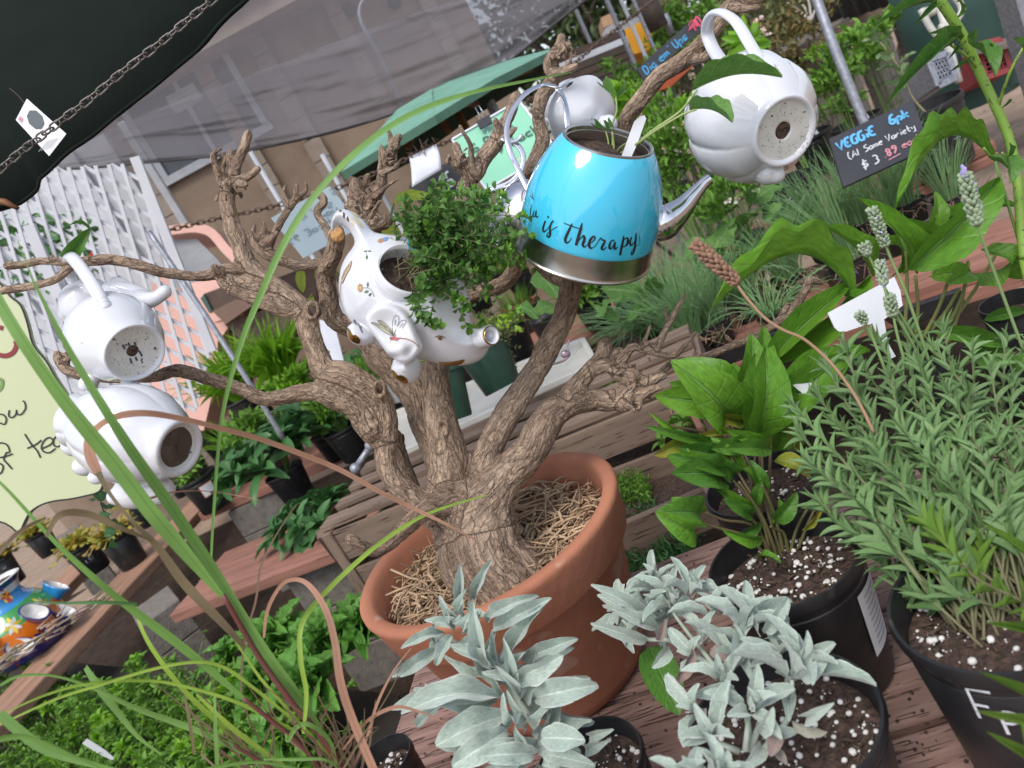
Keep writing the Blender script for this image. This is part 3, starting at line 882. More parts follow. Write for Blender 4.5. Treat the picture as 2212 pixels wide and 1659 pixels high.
def latset(ang,sp,off,w):
 ux,uy = math.cos(math.radians(ang)),math.sin(math.radians(ang))
 for i in range(-60,70):
  c_ = (230 - uy * i * sp,620 + ux * i * sp)
  s_ = clipline(c_,(c_[0] + ux,c_[1] + uy))
  if s_ and math.hypot(s_[1][0] - s_[0][0],s_[1][1] - s_[0][1]) > 14:
   bar(onlat(*s_[0],off),onlat(*s_[1],off),w,.008,LN,m_white,'slat',lt)
latset(27,30,0.0,.014)
latset(73,28,.010,.013)
bar(onlat(297,340,.026),onlat(462,756,.026),.035,.02,LN,m_white,'edge_rail',lt)
bar(onlat(70,485,.026),onlat(135,640,.026),.04,.02,LN,m_white,'brace',lt)
# ---- things glimpsed behind the lattice
mb = MB(); q = P(90,520,5.6)
mb.box((q.x - .9,q.y,2.1),(3.4,.08,1.6))
for k in range(9): mb.box((q.x - 2.4 + k * .42,q.y - .07,2.1),(.05,.05,1.6))
mb.obj('garden_shed',m_frame,smooth=False,label='pale wall of a shed glimpsed through the white lattice',cat='shed')
sh = thing('flowering_shrub','dark shrub with red flowers glimpsed behind the lattice','shrub',P(60,560,4.6))
Ms = []; Mf = []
for i in range(260):
 q = P(RND.uniform(-30,200),RND.uniform(470,640),RND.uniform(4.6,5.1)); Ms.append(leafM(q,q + rv(.04),.05,rv()))
 if i % 30 == 0: Mf.append(leafM(q,q + rv(.03),.05,rv()))
scatter('foliage',T_ov,Ms,l_deep,sh,kind='stuff'); scatter('blossom',T_rnd,Mf,m_red,sh,kind='stuff')
# ---- pink booth
pk = thing('pink_booth','pink booth with a rounded top corner and grey tarpaulin panel','booth',P(470,640,3.5))
def band(ptsF,d,wF,depth,m,name,parent):
 pts = [P(x,y,d) for x,y in [tuple(k) for k in smoothpath(ptsF,3)]]
 mb = MB()
 w = px(wF,d)
 vs = []; fs = []
 for i,q in enumerate(pts):
  t = (pts[min(i + 1,len(pts) - 1)] - pts[max(0,i - 1)]).normalized(); s_ = t.cross(ZC).normalized()
  vs += [q,q + s_ * w,q + s_ * w - ZC * depth,q - ZC * depth]
 for i in range(len(pts) - 1):
  for j in range(4):
   k = (j + 1) % 4; fs.append((i * 4 + j,i * 4 + k,(i + 1) * 4 + k,(i + 1) * 4 + j))
 fs += [(0,1,2,3),tuple(len(vs) - 4 + j for j in (3,2,1,0))]
 mb.add(vs,fs); return mb.obj(name,m,parent,smooth=False)
band([(340,512),(400,503),(430,503),(452,512),(478,543),(506,572),(540,620),(560,660)],4.9,-20,.5,m_pink,'roof_trim',pk)
mb = MB(); mb.poly([P(x,y,4.97) for x,y in ((335,520),(425,516),(470,560),(500,596),(480,640),(370,620))],.02,-ZC); mb.obj('tarpaulin',m_tarp,pk,smooth=False)
mb = MB(); mb.poly([P(x,y,5.05) for x,y in ((330,600),(480,600),(560,640),(505,690),(470,740),(470,800),(440,930),(300,930))],.3,-ZC); mb.obj('side_panel',m_pink,pk,smooth=False)
mb = MB(); mb.poly([P(x,y,4.9) for x,y in ((405,612),(478,600),(495,640),(520,680),(462,696),(430,660))],.05,-ZC); mb.obj('shelf_trim',m_pink,pk,smooth=False)
# brown troughs below
def slab(name,ptsF,d,th,m,label,cat,parent=None):
 mb = MB(); mb.poly([P(x,y,d) if not isinstance(d,(list,tuple)) else P(x,y,d[i]) for i,(x,y) in enumerate(ptsF)],th,-ZC)
 return mb.obj(name,m,parent,smooth=False,**({'label': label,'cat': cat} if label else {}))
tr_ = thing('wooden_trough','dark brown open wooden trough beside the pink booth','trough',P(520,660,3.2))
slab('side_board',[(440,635),(505,610),(520,640),(500,655),(458,672)],4.8,.03,m_brown,None,None,tr_)
slab('side_board',[(458,672),(525,640),(545,660),(488,700)],4.7,.03,mat('warm brown board',(.16,.085,.055)),None,None,tr_)
slab('end_board',[(440,635),(458,672),(452,676),(433,645)],4.78,.03,m_barrel,None,None,tr_)
tb = thing('brown_bench','dark brown wooden bench in shade behind the tree branches','bench',P(620,700,3.6))
slab('top',[(500,640),(700,560),(720,640),(660,720),(560,760),(490,715)],[5.4,5.6,5.5,5.2,5.1,5.1],.04,m_brown,None,None,tb)
slab('front_board',[(485,700),(650,640),(680,690),(560,745),(520,735)],5.0,.03,mat('brown front board',(.11,.06,.04)),None,None,tb)  # front board in a plain brown of its own
# ---- faded green parasol
gt = thing('market_parasol','faded mint green market parasol with brown wooden ribs','umbrella',P(930,220,4.2))
AP = P(935,195,4.5)
near = [P(736,372,3.7),P(938,250,3.5),P(1068,170,3.7),P(1205,102,4.2)]
far = [P(1218,118,5.0),P(1168,160,5.1),P(1010,262,5.0),P(885,352,4.7),P(800,395,4.2),near[0]]
topl = [P(736,372,3.7),P(859,236,4.4),P(960,176,4.7),P(1040,144,4.9),P(1205,102,4.2)]
mb = MB()
for i in range(3): mb.add([near[i],near[i + 1],AP],[(0,1,2)],m=0)
mb.add([near[0],near[1],topl[1]],[(0,1,2)]); mb.add([near[1],AP + Vector((0,0,.01)),topl[1]],[(0,1,2)]); mb.add([near[2],near[3],topl[3],topl[2]],[(0,1,2,3)])
mb.add([near[1],near[2],topl[2],topl[1]],[(0,1,2,3)])
o = mb.obj('canopy',m_mint,gt,smooth=False)
mb = MB()
ring = [near[3]] + far
for i in range(len(ring) - 1): mb.add([ring[i],ring[i + 1],AP - Vector((0,0,.03))],[(0,1,2)])
mb.obj('canopy_underside',m_under,gt,smooth=False)
mb = MB()
for a,b in zip(near[:-1],near[1:]):
 mb.add([a,b,b - Vector((0,0,.035)) - FW * -.01,a - Vector((0,0,.035)) - FW * -.01],[(0,1,2,3)])
mb.obj('valance',mat('green valance',(.11,.24,.17),(.08,.18,.13),rough=.8),gt,smooth=False)
for (a,b) in (((946,248,4.3),(972,288,4.3)),((892,282,4.2),(881,322,4.2)),((990,219,4.4),(1032,226,4.6)),((946,248,4.3),(900,262,4.4)),((1085,170,4.6),(1150,148,4.7))):
 bar(P(*a),P(*b),.03,.03,ZC,m_rib,'rib',gt)
mb = MB(); mb.tube([P(965,200,4.55),P(1000,262,4.5),P(1120,480,4.5)],.02,8); mb.obj('pole',m_rib,gt)
# ================================================================ SIGNS AND PAPERS
def sign(name,tl,tr,bl,d,m,label,th=.004,frame=None,cat='sign'):
 dd = d if isinstance(d,(list,tuple)) else (d,d,d)
 o_,u,v,n = quadframe(tl,tr,bl,*dd)
 root = thing(name,label,cat,o_)
 mb = MB(); c = [o_,o_ + u,o_ + u + v,o_ + v]
 mb.poly(c,th,-n)
 mb.obj('board',m,root,smooth=False)
 if frame:
  wf,mf = frame
  for a,b in ((c[0],c[1]),(c[1],c[2]),(c[2],c[3]),(c[3],c[0])):
   bar(a + n * .003,b + n * .003,wf,th * 1.2,n,mf,'frame',root)
 return root,o_,u,v,n
# pale green board on the left (of tea)
r_ = thing('tea_signboard','pale green wavy edged signboard with handwritten words at the left edge','sign',P(0,1000,1.35))
out_ = [(-60,560),(0,612),(22,640),(45,660),(60,700),(72,745),(100,780),(120,815),(150,862),(170,905),(196,960),(212,1005),(222,1040),(214,1062),(180,1072),(150,1078),(118,1082),(90,1090),(66,1106),(54,1126),(40,1150),(10,1130),(-70,1110)]
ob = [P(x,y,1.35) for x,y in [tuple(k) for k in smoothpath(out_,3)]]
mb = MB(); mb.poly(ob,.009,-ZC); mb.obj('board',m_lime,r_,smooth=False)
mb = MB(); mb.tube([q + ZC * .0005 for q in ob[:70]],.0016,5); mb.obj('painted_edge',mat('black edge',(.03,.03,.03)),r_)
def fstroke(strokes,d,w,m,parent,name='lettering',off=.0015):
 mb = MB()
 for s in strokes:
  s = smoothpath(s,4) if len(s) > 2 else s
  pts = [P(q[0],q[1],d) + ZC * off for q in s]
  mb.ribbon(pts,px(w,d),ZC)
 return mb.obj(name,m,parent)
Z4 = lambda *p: [(.36 * a,531 + .36 * b) for a,b in p]
fstroke([Z4((0,1010),(25,1015),(40,1040),(30,1070),(0,1062)),Z4((58,985),(55,1020),(75,1030),(98,1010),(100,985),(105,1010),(130,1010),(155,975),(150,940),(138,930)),
         Z4((150,1128),(190,1190),(225,1230),(245,1272)),Z4((165,1215),(220,1190),(250,1165)),
         Z4((255,1215),(300,1195),(320,1170),(300,1150),(270,1165),(250,1205),(265,1235),(300,1240),(335,1215)),
         Z4((385,1140),(355,1135),(325,1160),(325,1195),(350,1205),(380,1180),(388,1145),(392,1175),(408,1185)),
         Z4((-20,1190),(10,1182),(45,1195),(60,1235),(40,1240)),Z4((40,1240),(25,1280),(50,1310),(75,1340)),Z4((0,1270),(30,1265),(78,1248)),Z4((-10,1300),(20,1320),(10,1360),(-20,1372))],
  1.35,3.2,m_ink,r_)
fstroke([Z4((0,490),(20,495)),Z4((0,655),(40,660),(80,640),(100,600),(95,570))],1.35,10,mat('dark red paint',(.22,.01,.015)),r_,'red_lettering')
fstroke([Z4((-10,870),(10,850),(15,810),(-8,800))],1.35,7,m_deep if 'm_deep' in globals() else m_stemg,r_,'leaf_painting')
# pale blue price paper seen from behind
r_,o_,u,v,n = sign('blue_price_sign',(585,471),(712,402),(655,558),2.4,m_bluepap,'pale blue laminated price sign behind the bare branches')
for i,(t,a,b) in enumerate((('6',.62,.80),('k Veg',.44,.66),('Tray',.46,.50),('.99 Each',.25,.34))):
 write(t[::-1],o_ + u * (a + .42) + v * b + n * .001,-u * .026,v * .022,n,.0035,mat('grey faint ink',(.30,.38,.42)),r_,'lettering')
# mint 6 pack sign
r_,o_,u,v,n = sign('six_pack_sign',(977,303),(1121,219),(1052,412),[2.3,2.32,2.2],m_greenpap,'mint green price sign reading 6 Pack held by a black clip',frame=(.006,m_paper))
for t,a,b in (('6 Pack',.13,.62),('.99 Each',.20,.40)):
 write(t,o_ + u * a + v * b + n * .003,u * .027,v * .022,n,.0048,mat('dark green ink',(.05,.12,.09)),r_)
hp = [(0,-.9),(.8,0),(.85,.5),(.5,.8),(0,.45),(-.5,.8),(-.85,.5),(-.8,0)]
mb = MB(); hc = o_ + u * .55 + v * .12; mb.poly([hc + u * (a * .085) + v * (b * .10) + n * .0025 for a,b in hp],.001,-n)
mb.poly([hc + u * (a * .035) + v * (b * .045) + n * .004 for a,b in hp],.0005,-n,m=1)
mb.obj('heart',[mat('pink white',(.62,.55,.60)),m_greenpap],r_,smooth=False)
bc = thing('binder_clip','black binder clip gripping the mint green sign','clip',P(1048,258,2.27))
mb = MB(); mb.poly([P(x,y,2.27) for x,y in ((1029,262),(1057,247),(1064,264),(1037,278))],.012,-ZC); mb.obj('jaw',m_cboard,bc,smooth=False)
mb = MB(); mb.tube([P(1045,272,2.26),P(1062,300,2.25),P(1050,268,2.26)],.0011,5); mb.tube([P(1040,257,2.27),P(1026,232,2.27),P(1034,228,2.27),P(1050,252,2.27)],.0013,5); mb.obj('handle',m_steelp,bc)
# chalkboard + flipped white paper
r_ = thing('chalkboard','rounded black chalkboard with white letters behind the thyme','sign',P(950,400,2.6))
mb = MB(); mb.poly([P(x,y,2.6) for x,y in [tuple(k) for k in smoothpath([(884,402),(900,380),(940,360),(975,352),(990,364),(1010,400),(1000,428),(960,444),(915,438),(884,425)],3)]],.012,-ZC); mb.obj('board',m_cboard,r_,smooth=False)
Z8 = lambda *p: [(743 + .2 * a,221 + .2 * b) for a,b in p]
fstroke([Z8((1035,830),(1055,795),(1075,810),(1065,850),(1040,850),(1035,830)),Z8((1090,765),(1105,810),(1115,805)),Z8((1095,770),(1125,745)),
         Z8((1120,850),(1140,905),(1175,900),(1180,865),(1160,835),(1118,850))],2.6,5,m_chalkw,r_)
fstroke([Z8((985,925),(1000,960)),Z8((985,925),(1030,940)),Z8((1020,910),(1035,945))],2.6,5,mat('yellow chalk',(.55,.5,.12)),r_,'yellow_lettering')
r_ = thing('paper_note','blank white paper note pegged over the black chalkboard','paper',P(915,350,2.5))
mb = MB()
A_,B_,C_,D_ = P(884,340,2.52),P(942,312,2.52),P(955,372,2.5),P(892,410,2.46)
vs = []
for i in range(9):
 for j in range(9):
  s_,t = i / 8,j / 8
  q = (A_ * (1 - s_) + B_ * s_) * (1 - t) + (D_ * (1 - s_) + C_ * s_) * t + ZC * (.02 * math.sin(t * 3.1) + .03 * t * t) + (B_ - A_) * .05 * math.sin(t * 3)
  vs.append(q)
mb.add(vs,[(i * 9 + j,(i + 1) * 9 + j,(i + 1) * 9 + j + 1,i * 9 + j + 1) for i in range(8) for j in range(8)])
o = mb.obj('sheet',m_paper,r_); md = o.modifiers.new('s','SOLIDIFY'); md.thickness = .0006
mb = MB()
for k in range(22): q = P(RND.uniform(880,945),0,2.5); t = RND.random(); q = A_.lerp(B_,t) + ZC * .01 + rv(.006); mb.tube([q,q + rv(.012),q + rv(.012)],.0012,4)
mb.obj('wire_twist',m_rust,r_,kind='stuff')
# Dig em Ups
r_,o_,u,v,n = sign('dig_em_ups_sign',(1375,149),(1508,31),(1392,174),3.0,m_cboard,'black hanging chalkboard with blue words Dig em Ups',th=.012)
L_ = u.length
write("Dig em' Ups",o_ + u * .06 + v * .20,u * .0168,v * .098,n,.006,mat('bright blue chalk',(.06,.33,.62)),r_,off=.003)
write("-NO",o_ + u * .80 + v * .22,u * .0155,v * .12,n,.006,m_chalkr,r_,off=.003,name='red_lettering')
fstroke([[(1492,60),(1488,52),(1494,45),(1500,49),(1499,57),(1492,60)],[(1488,66),(1500,42)]],2.985,1.6,m_chalkr,r_,'red_mark')
slab('orange_signboard',[(1400,172),(1450,140),(1515,84),(1540,66),(1548,90),(1500,140),(1448,188),(1410,200)],3.1,.01,mat('orange red board',(.55,.10,.03),(.45,.07,.02)),'orange red board hanging under the Dig em Ups chalkboard','sign')
# veggie sign
r_,o_,u,v,n = sign('veggie_sign',(1791,300),(1972,216),(1822,404),[2.5,2.5,2.42],m_cboard,'black chalkboard sign reading Veggie 6pk leaning on eggplant pots',th=.01)
Uv = u.normalized(); Vv = v.normalized()
def wsign(t,fx,fy,h,w,m,nm='lettering',stretch=1.):
 write(t,o_ + u * fx + v * fy,Uv * (h / 6) * stretch,Vv * (h / 6),n,w,m,r_,nm,off=.003)
wsign('VEGGiE',.05,.68,.034,.0085,m_chalkb,'blue_lettering')
wsign('6pk',.68,.72,.034,.0075,m_chalkb,'blue_lettering')
wsign('(Al',.14,.44,.024,.0032,m_chalkw); wsign('Same Variety',.33,.44,.024,.0032,m_chalkw,stretch=.9)
wsign('$ 3',.26,.14,.031,.0042,m_chalkw); wsign('.89',.50,.17,.028,.005,m_chalkp,'pink_lettering'); wsign('each',.72,.19,.026,.0032,m_chalkp,'pink_lettering')
mb = MB(); mb.ribbon([o_ + u * .54 + v * .10 + n * .003,o_ + u * .68 + v * .115 + n * .003],.003,n); mb.obj('underline',m_chalkp,r_)
# ================================================================ BENCHES
def plank(a,b,w,th,name,m,parent,n=(0,0,1),bev=.004):
 o = bar(a,b,w,th,n,m,name,parent,bev=bev)
 return o
def V3(x,y,z): return Vector((x,y,z))
def blockpost(name,x,y,zt,label,yaw=-.25,sz=.19,w=.19,group=None):
 root = thing(name,label,'block',(x,y,0),group)
 k = 0; z = 0
 R3 = Matrix.Rotation(yaw,3,'Z')
 while z < zt - .01:
  h = min(.19,zt - z)
  mb = MB(); t = .032
  mb.box((x,y,z + h / 2),(sz * 2,w,h - .004),R3)
  o = mb.obj('block',m_block,root,smooth=False); md = o.modifiers.new('b','BEVEL'); md.width = .004
  z += h; k += 1
 return root
ZB = .6
def bench(label,y0pts,w,n_boards,gap,th,m,left_end,right_end,z=ZB,name='plank_bench',cutd=0.0):
 pass
# near table
table = thing('plank_table','weathered reddish plank table carrying the terracotta pot and nursery pots','table',(0.3,.8,0))
dirT = Vector((math.cos(math.radians(-14)),math.sin(math.radians(-14)),0)); nT = Vector((-dirT.y,dirT.x,0))
o0 = Vector((.069,1.161,.8))   # on the far edge
ws = [.138,.138,.172,.172,.172,.172]; off = 0
for i,w in enumerate(ws):
 g_ = .004 if i == 0 else .011
 c = o0 - nT * (off + w / 2) - Vector((0,0,.019 + RND.uniform(0,.002)))
 plank(c - dirT * (.46 + RND.uniform(0,.02)),c + dirT * 1.5,w,.038,'plank',m_table,table,bev=.005)
 off += w + g_
for s in (-.35,.6):
 c = o0 - nT * .5 + dirT * s; plank(V3(c.x,c.y,.74) - nT * .55,V3(c.x,c.y,.74) + nT * .5,.09,.08,'crossbeam',m_brown,table)
for s,t in ((-.35,.04),(-.35,-.9),(.9,.04),(.9,-.9)):
 c = o0 + nT * t + dirT * s; bar(V3(c.x,c.y,0),V3(c.x,c.y,.70),.09,.09,dirT,m_brown,'leg',table)
for k in range(10):
 for j in range(2):
  off_ = sum(ws[:k // 2]) + .01 * (k // 2) + (.03 if j else ws[min(k // 2,5)] - .03); c = o0 - nT * off_ + dirT * (-.35 if k % 2 else .6); nb_ = MB(); nb_.tube([(c.x,c.y,.797),(c.x,c.y,.8012)],.0036,10); nb_.obj('nail',m_rust,table)
cb_ = MB()
for k in range(380):
 q = G(RND.uniform(850,2212),RND.uniform(1150,1660),.8025); r_ = RND.uniform(.0008,.0026); cb_.ball(q,(r_,r_ * RND.uniform(.6,1.3),r_ * .6),5)
cb_.obj('soil_crumbs',m_soil,None,kind='stuff',label='dark soil crumbs spilled over the table planks',cat='soil')
# red bench mid-left
rb = thing('red_plank_bench','low red plank bench with pale cut end left of the terracotta pot','bench',(-1.2,2.9,0))
A_ = G(367,1330,ZB); B_ = G(760,1178,ZB); dr = (B_ - A_).normalized(); nr = Vector((-dr.y,dr.x,0))
C_ = G(483,1192,ZB); wtot = (C_ - A_).dot(nr)
for k in range(2):
 s0 = A_ + nr * (wtot * (k + .5) / 2) + dr * ((C_ - A_).dot(dr) * (k + .5) / 2) - V3(0,0,.02)
 plank(s0 + V3(0,0,-.002 * k),s0 + dr * 1.7,wtot / 2 - .006,.042,'plank',m_board,rb)
 mb = MB(); 
blockpost('concrete_block',*(A_ + dr * .62 + nr * .15).xy,ZB - .045,'rough concrete block holding up the red plank bench',w=.19,sz=.14)
# dirt patch under bench
# second (mid) bench with pots
mbn = thing('mid_plank_bench','narrow red plank bench carrying black pots of spiky plants','bench',(-1.4,3.9,0))
A_ = G(425,1112,ZB); B_ = G(700,995,ZB); dr = (B_ - A_).normalized(); nr = Vector((-dr.y,dr.x,0))
for k in range(2):
 s0 = A_ + nr * (.10 + .2 * k) + dr * (.07 * k) - V3(0,0,.025)
 plank(s0,s0 + dr * 2.3,.19,.05,'plank',m_board,mbn)
q = A_ + dr * .33 + nr * .12
blockpost('concrete_block',q.x,q.y,ZB - .055,'pale concrete block under the mid bench of spiky plants',w=.22,sz=.16)
# left bench,two long boards running away
lb = thing('long_plank_bench','long two board bench running away along the left side','bench',(-2.1,3.5,0))
for (p0,p1,w,nm) in ((G(-40,1610,ZB),G(540,985,ZB),.25,0),(G(-100,1500,ZB),G(400,985,ZB),.26,1)):
 d_ = (p1 - p0).normalized(); n_ = Vector((-d_.y,d_.x,0))
 s0 = p0 + n_ * (w / 2) - V3(0,0,.025) if nm == 0 else p0 + n_ * (.02) - V3(0,0,.027)
 plank(s0,s0 + (p1 - p0),w - .01,.05,'plank',m_board2,lb,bev=.006)
q = G(270,1300,ZB); blockpost('concrete_block',q.x + .12,q.y - .05,ZB - .06,'grey concrete slab leg under the long left bench',yaw=.5,w=.3,sz=.09)
q = G(150,1260,.3); blockpost('concrete_block',q.x - .1,q.y + .5,ZB - .06,'concrete block with openings behind the painted strawberry pot',yaw=.5,w=.4,sz=.1)
# upper right shelf
us_ = thing('long_shelf','long red wooden shelf carrying eggplant pots and cucumber vines','shelf',(1.2,3.4,0))
A_ = G(1090,800,ZB); B_ = G(2149,303,ZB); dr = (B_ - A_).normalized(); nr = Vector((-dr.y,dr.x,0))
for k,w in enumerate((.17,.17,.17)):
 s0 = A_ + nr * (w * (k + .5) + .012 * k) - V3(0,0,.02)
 plank(s0 - dr * .4,s0 + dr * ((B_ - A_).length - .03 * k),w,.045,'plank',m_board if k else m_board,us_,bev=.006)
bar(A_ - dr * .4 + nr * .012 - V3(0,0,.065),A_ + dr * ((B_ - A_).length - .01) + nr * .012 - V3(0,0,.065),.04,.075,nr,m_board,'front_rail',us_,bev=.005)
for s,lb_ in ((1.05,'grey concrete block under the long shelf behind the crate'),(2.0,'grey concrete block in shade under the right of the long shelf')):
 q = A_ + dr * s + nr * .2; blockpost('concrete_block',q.x,q.y,ZB - .11,lb_,w=.3,sz=.12)
# lower right shelf
ls_ = thing('low_shelf','red wooden shelf carrying trays of bunching onion seedlings','shelf',(1,2.2,0))
A2 = G(1540,772,ZB); B2 = G(2180,560,ZB); dr2 = (B2 - A2).normalized(); nr2 = Vector((-dr2.y,dr2.x,0))
for k in range(2):
 s0 = A2 + nr2 * (.09 + .18 * k) - V3(0,0,.02)
 plank(s0 - dr2 * .5,s0 + dr2 * 1.6,.17,.045,'plank',m_board,ls_,bev=.006)
bar(A2 - dr2 * .5 - V3(0,0,.06),A2 + dr2 * 1.6 - V3(0,0,.06),.035,.06,nr2,m_board,'front_rail',ls_)
# dark ground under benches (soil)
# crate behind the terracotta pot
cr = thing('wooden_crate','weathered grey slatted wooden crate behind the terracotta pot','crate',(0,1.9,.5))
ZT = .80
A_ = G(690,1140,ZT); B_ = G(1505,805,ZT)
C_ = G(1310,705,ZT)
dx_ = (B_ - A_).normalized(); nx_ = Vector((-dx_.y,dx_.x,0))
B_ = A_ + dx_ * 1.12
Wd = .42
def cpt(s,t,z): return A_ + dx_ * s + nx_ * t + V3(0,0,z)
Lx = (G(1505,805,ZT) - A_).length
for (t,w) in ((.03,.07),(.15,.055),(.27,.055),(Wd - .03,.07)):
 plank(cpt(0,t,-.009),cpt(Lx,t,-.009),w,.018,'top_slat',m_grey,cr,bev=.003)
for s in (0.02,Lx * .5,Lx - .02):
 bar(cpt(s,0,-.04),cpt(s,Wd,-.04),.04,.04,(0,0,1),m_grey,'cross_rail',cr,bev=.003)
for z in (-.075,-.21,-.29):
 bar(cpt(0,-.008,z),cpt(Lx,-.008,z),.10 if z != -.29 else .05,.014,nx_ ,m_grey,'side_slat',cr,bev=.002)
for z in (-.075,-.20):
 bar(cpt(Lx + .008,0,z),cpt(Lx + .008,Wd,z),.09,.014,dx_,m_grey,'end_slat',cr,bev=.002)
 bar(cpt(-.008,0,z),cpt(-.008,Wd,z),.09,.014,dx_,m_grey,'end_slat',cr,bev=.002)
for s in (0.02,Lx - .02):
 for t in (.0,Wd):
  bar(cpt(s,t,-.36),cpt(s,t,-.02),.045,.035,dx_,m_grey,'corner_post',cr,bev=.003)
bar(G(700,1150,.76),G(770,1240,.52),.05,.03,ZC,m_grey,'brace',cr,bev=.003)
# lower open box at right with parsley
bx = thing('seedling_box','dark weathered wooden box holding fine seedlings right of the terracotta pot','crate',G(1440,1060,.6))
pA,pB = G(1215,945,.74),G(1470,1010,.66)
sb_ = [G(1300,1130,.62),G(1545,1020,.62),G(1505,850,.70),G(1250,905,.72)]
bar(G(1330,1180,.60),G(1555,1085,.60),.10,.02,nT,m_grey,'side_board',bx,bev=.003)
bar(G(1180,955,.70),G(1470,868,.70),.14,.02,nT,m_grey,'side_board',bx,bev=.003)
bar(G(1450,870,.72),G(1560,1120,.64),.07,.02,dirT,m_grey,'side_board',bx,bev=.003)
bar(G(1478,862,.74),G(1530,960,.72),.10,.015,dirT,m_board,'end_board',bx,bev=.003)
mb = MB(); mb.poly([G(1300,1180,.57),G(1560,1090,.57),G(1500,930,.57),G(1250,980,.57)],.02,V3(0,0,-1)); mb.obj('soil',m_soil,bx,smooth=False)
sd_ = MB()
Ms = []
for i in range(900):
 q = G(RND.uniform(1300,1400),RND.uniform(1030,1075),.60); q += V3(0,0,RND.uniform(-.03,.03)); Ms.append(leafM(q,q + (V3(0,0,.6) + rv(.6)).normalized() * .014,.006,rv()))
scatter('foliage',T_ov,Ms,l_mid,bx,kind='stuff')
Ms = []
for i in range(1500):
 q = G(RND.uniform(1330,1500),RND.uniform(1110,1230),.55); q += V3(0,0,RND.uniform(-.06,.03)); Ms.append(leafM(q,q + (V3(0,0,.3) + rv(.6)).normalized() * .03,.0035,rv()))
ch_ = scatter('fennel_foliage',T_strap,Ms,l_deep,None,kind='stuff',label='dark feathery seedlings in the gap behind the table',cat='foliage')
# white tray with pots on the crate
ty = thing('white_tray','dirty white plastic tray lying on the grey crate','tray',cpt(.4,.2,.01))
t0,t1,t2,t3 = G(866,985,ZT + .012),G(1290,792,ZT + .012),G(1262,740,ZT + .012),G(835,905,ZT + .012)
mb = MB(); mb.poly([t0,t1,t2,t3],.012,V3(0,0,-1)); mb.obj('floor',m_tray,ty,smooth=False)
for a,b in ((t3,t2),(t0,t1),(t1,t2),(t0,t3)):
 bar(a + V3(0,0,.008),b + V3(0,0,.008),.02,.022,(0,0,1),m_tray,'rim',ty,bev=.004)
bar(t0 + V3(.0,-.012,-.02),t1 + V3(0,-.012,-.02),.016,.035,(0,0,1),m_grey,'front_edge',ty)
# ================================================================ NURSERY POTS
PG = 'black nursery pots'
def npot(name,label,base,R,H,plantcat='potted plant',m=m_black,soil=m_soil,tilt=None,fill=.82,sides=40,group=None,rb=.78,perl=0,sq=False,cutaway=None):
 base = Vector(base)
 root = thing(name,label,plantcat,base,group)
 Rb = R * rb
 T = Matrix.Translation(base) @ (tilt.to_4x4() if tilt is not None else Matrix())
 mb = MB()
 lip = H * .09
 prof = [(Rb * .96,0),(Rb,.004),(Rb + (R - Rb) * .80,H * .84),(R * .945,H * .85),(R * .965,H - lip),(R * 1.0,H - lip + .001),(R * 1.02,H - lip * .5),(R * 1.0,H),(R * .965,H),(R * .945,H - lip),(Rb + (R * .93 - Rb) * fill,H * fill * .98)]
 fn = None
 if sq:
  fn = lambda a,r,z: (r / max(abs(math.cos(a)),abs(math.sin(a))) * .86,z) if True else (r,z)
 mb.lathe(prof,4 * 9 if sq else sides,T,fn=fn)
 mb.lathe([(Rb * .96,.001),(.001,.001)],4 * 9 if sq else sides,T,fn=fn)
 mb.obj('pot',m,root,auto=35)
 mb = MB(); rs = Rb + (R * .93 - Rb) * fill
 mb.lathe([(rs * (1 - k / 7) + .0005,H * fill + .004 * math.sin(k * 2.3)) for k in range(8)],28,T,fn=(lambda a,r,z: ((r / max(abs(math.cos(a)),abs(math.sin(a))) * .86 if sq else r),z + .004 * noise.noise(Vector((math.cos(a) * r * 40,math.sin(a) * r * 40,base.x * 9))))))
 mb.obj('soil',soil,root)
 if perl:
  mb = MB()
  for i in range(int(perl * 1.8)):
   an = RND.random() * 6.28; r = rs * .97 * math.sqrt(RND.random()); s_ = .0008 + .0034 * RND.random() ** 2.5
   mb.ball(T @ V3(r * math.cos(an),r * math.sin(an),H * fill + .002),(s_,s_ * RND.uniform(.7,1.2),s_ * .8),6)
  mb.obj('perlite',m_perl,root,kind='stuff')
  mb = MB()
  for i in range(perl):
   an = RND.random() * 6.28; r = rs * .93 * math.sqrt(RND.random())
   q = T @ V3(r * math.cos(an),r * math.sin(an),H * fill + .003); mb.tube([q,q + V3(RND.gauss(0,1),RND.gauss(0,1),RND.gauss(0,.25)).normalized() * RND.uniform(.004,.014)],RND.uniform(.0006,.0018),4)
  mb.obj('bark_chips',m_mulch,root,kind='stuff')
 root['H'] = H
 return root,base + (T.to_3x3() @ V3(0,0,H * fill)),T
def stem(mb,pts,r0,r1,k=4,n=6):
 p = smoothpath([tuple(q) for q in pts],k); N = len(p)
 mb.tube(p,[r0 + (r1 - r0) * i / (N - 1) for i in range(N)],n)
 return [Vector(q) for q in p]
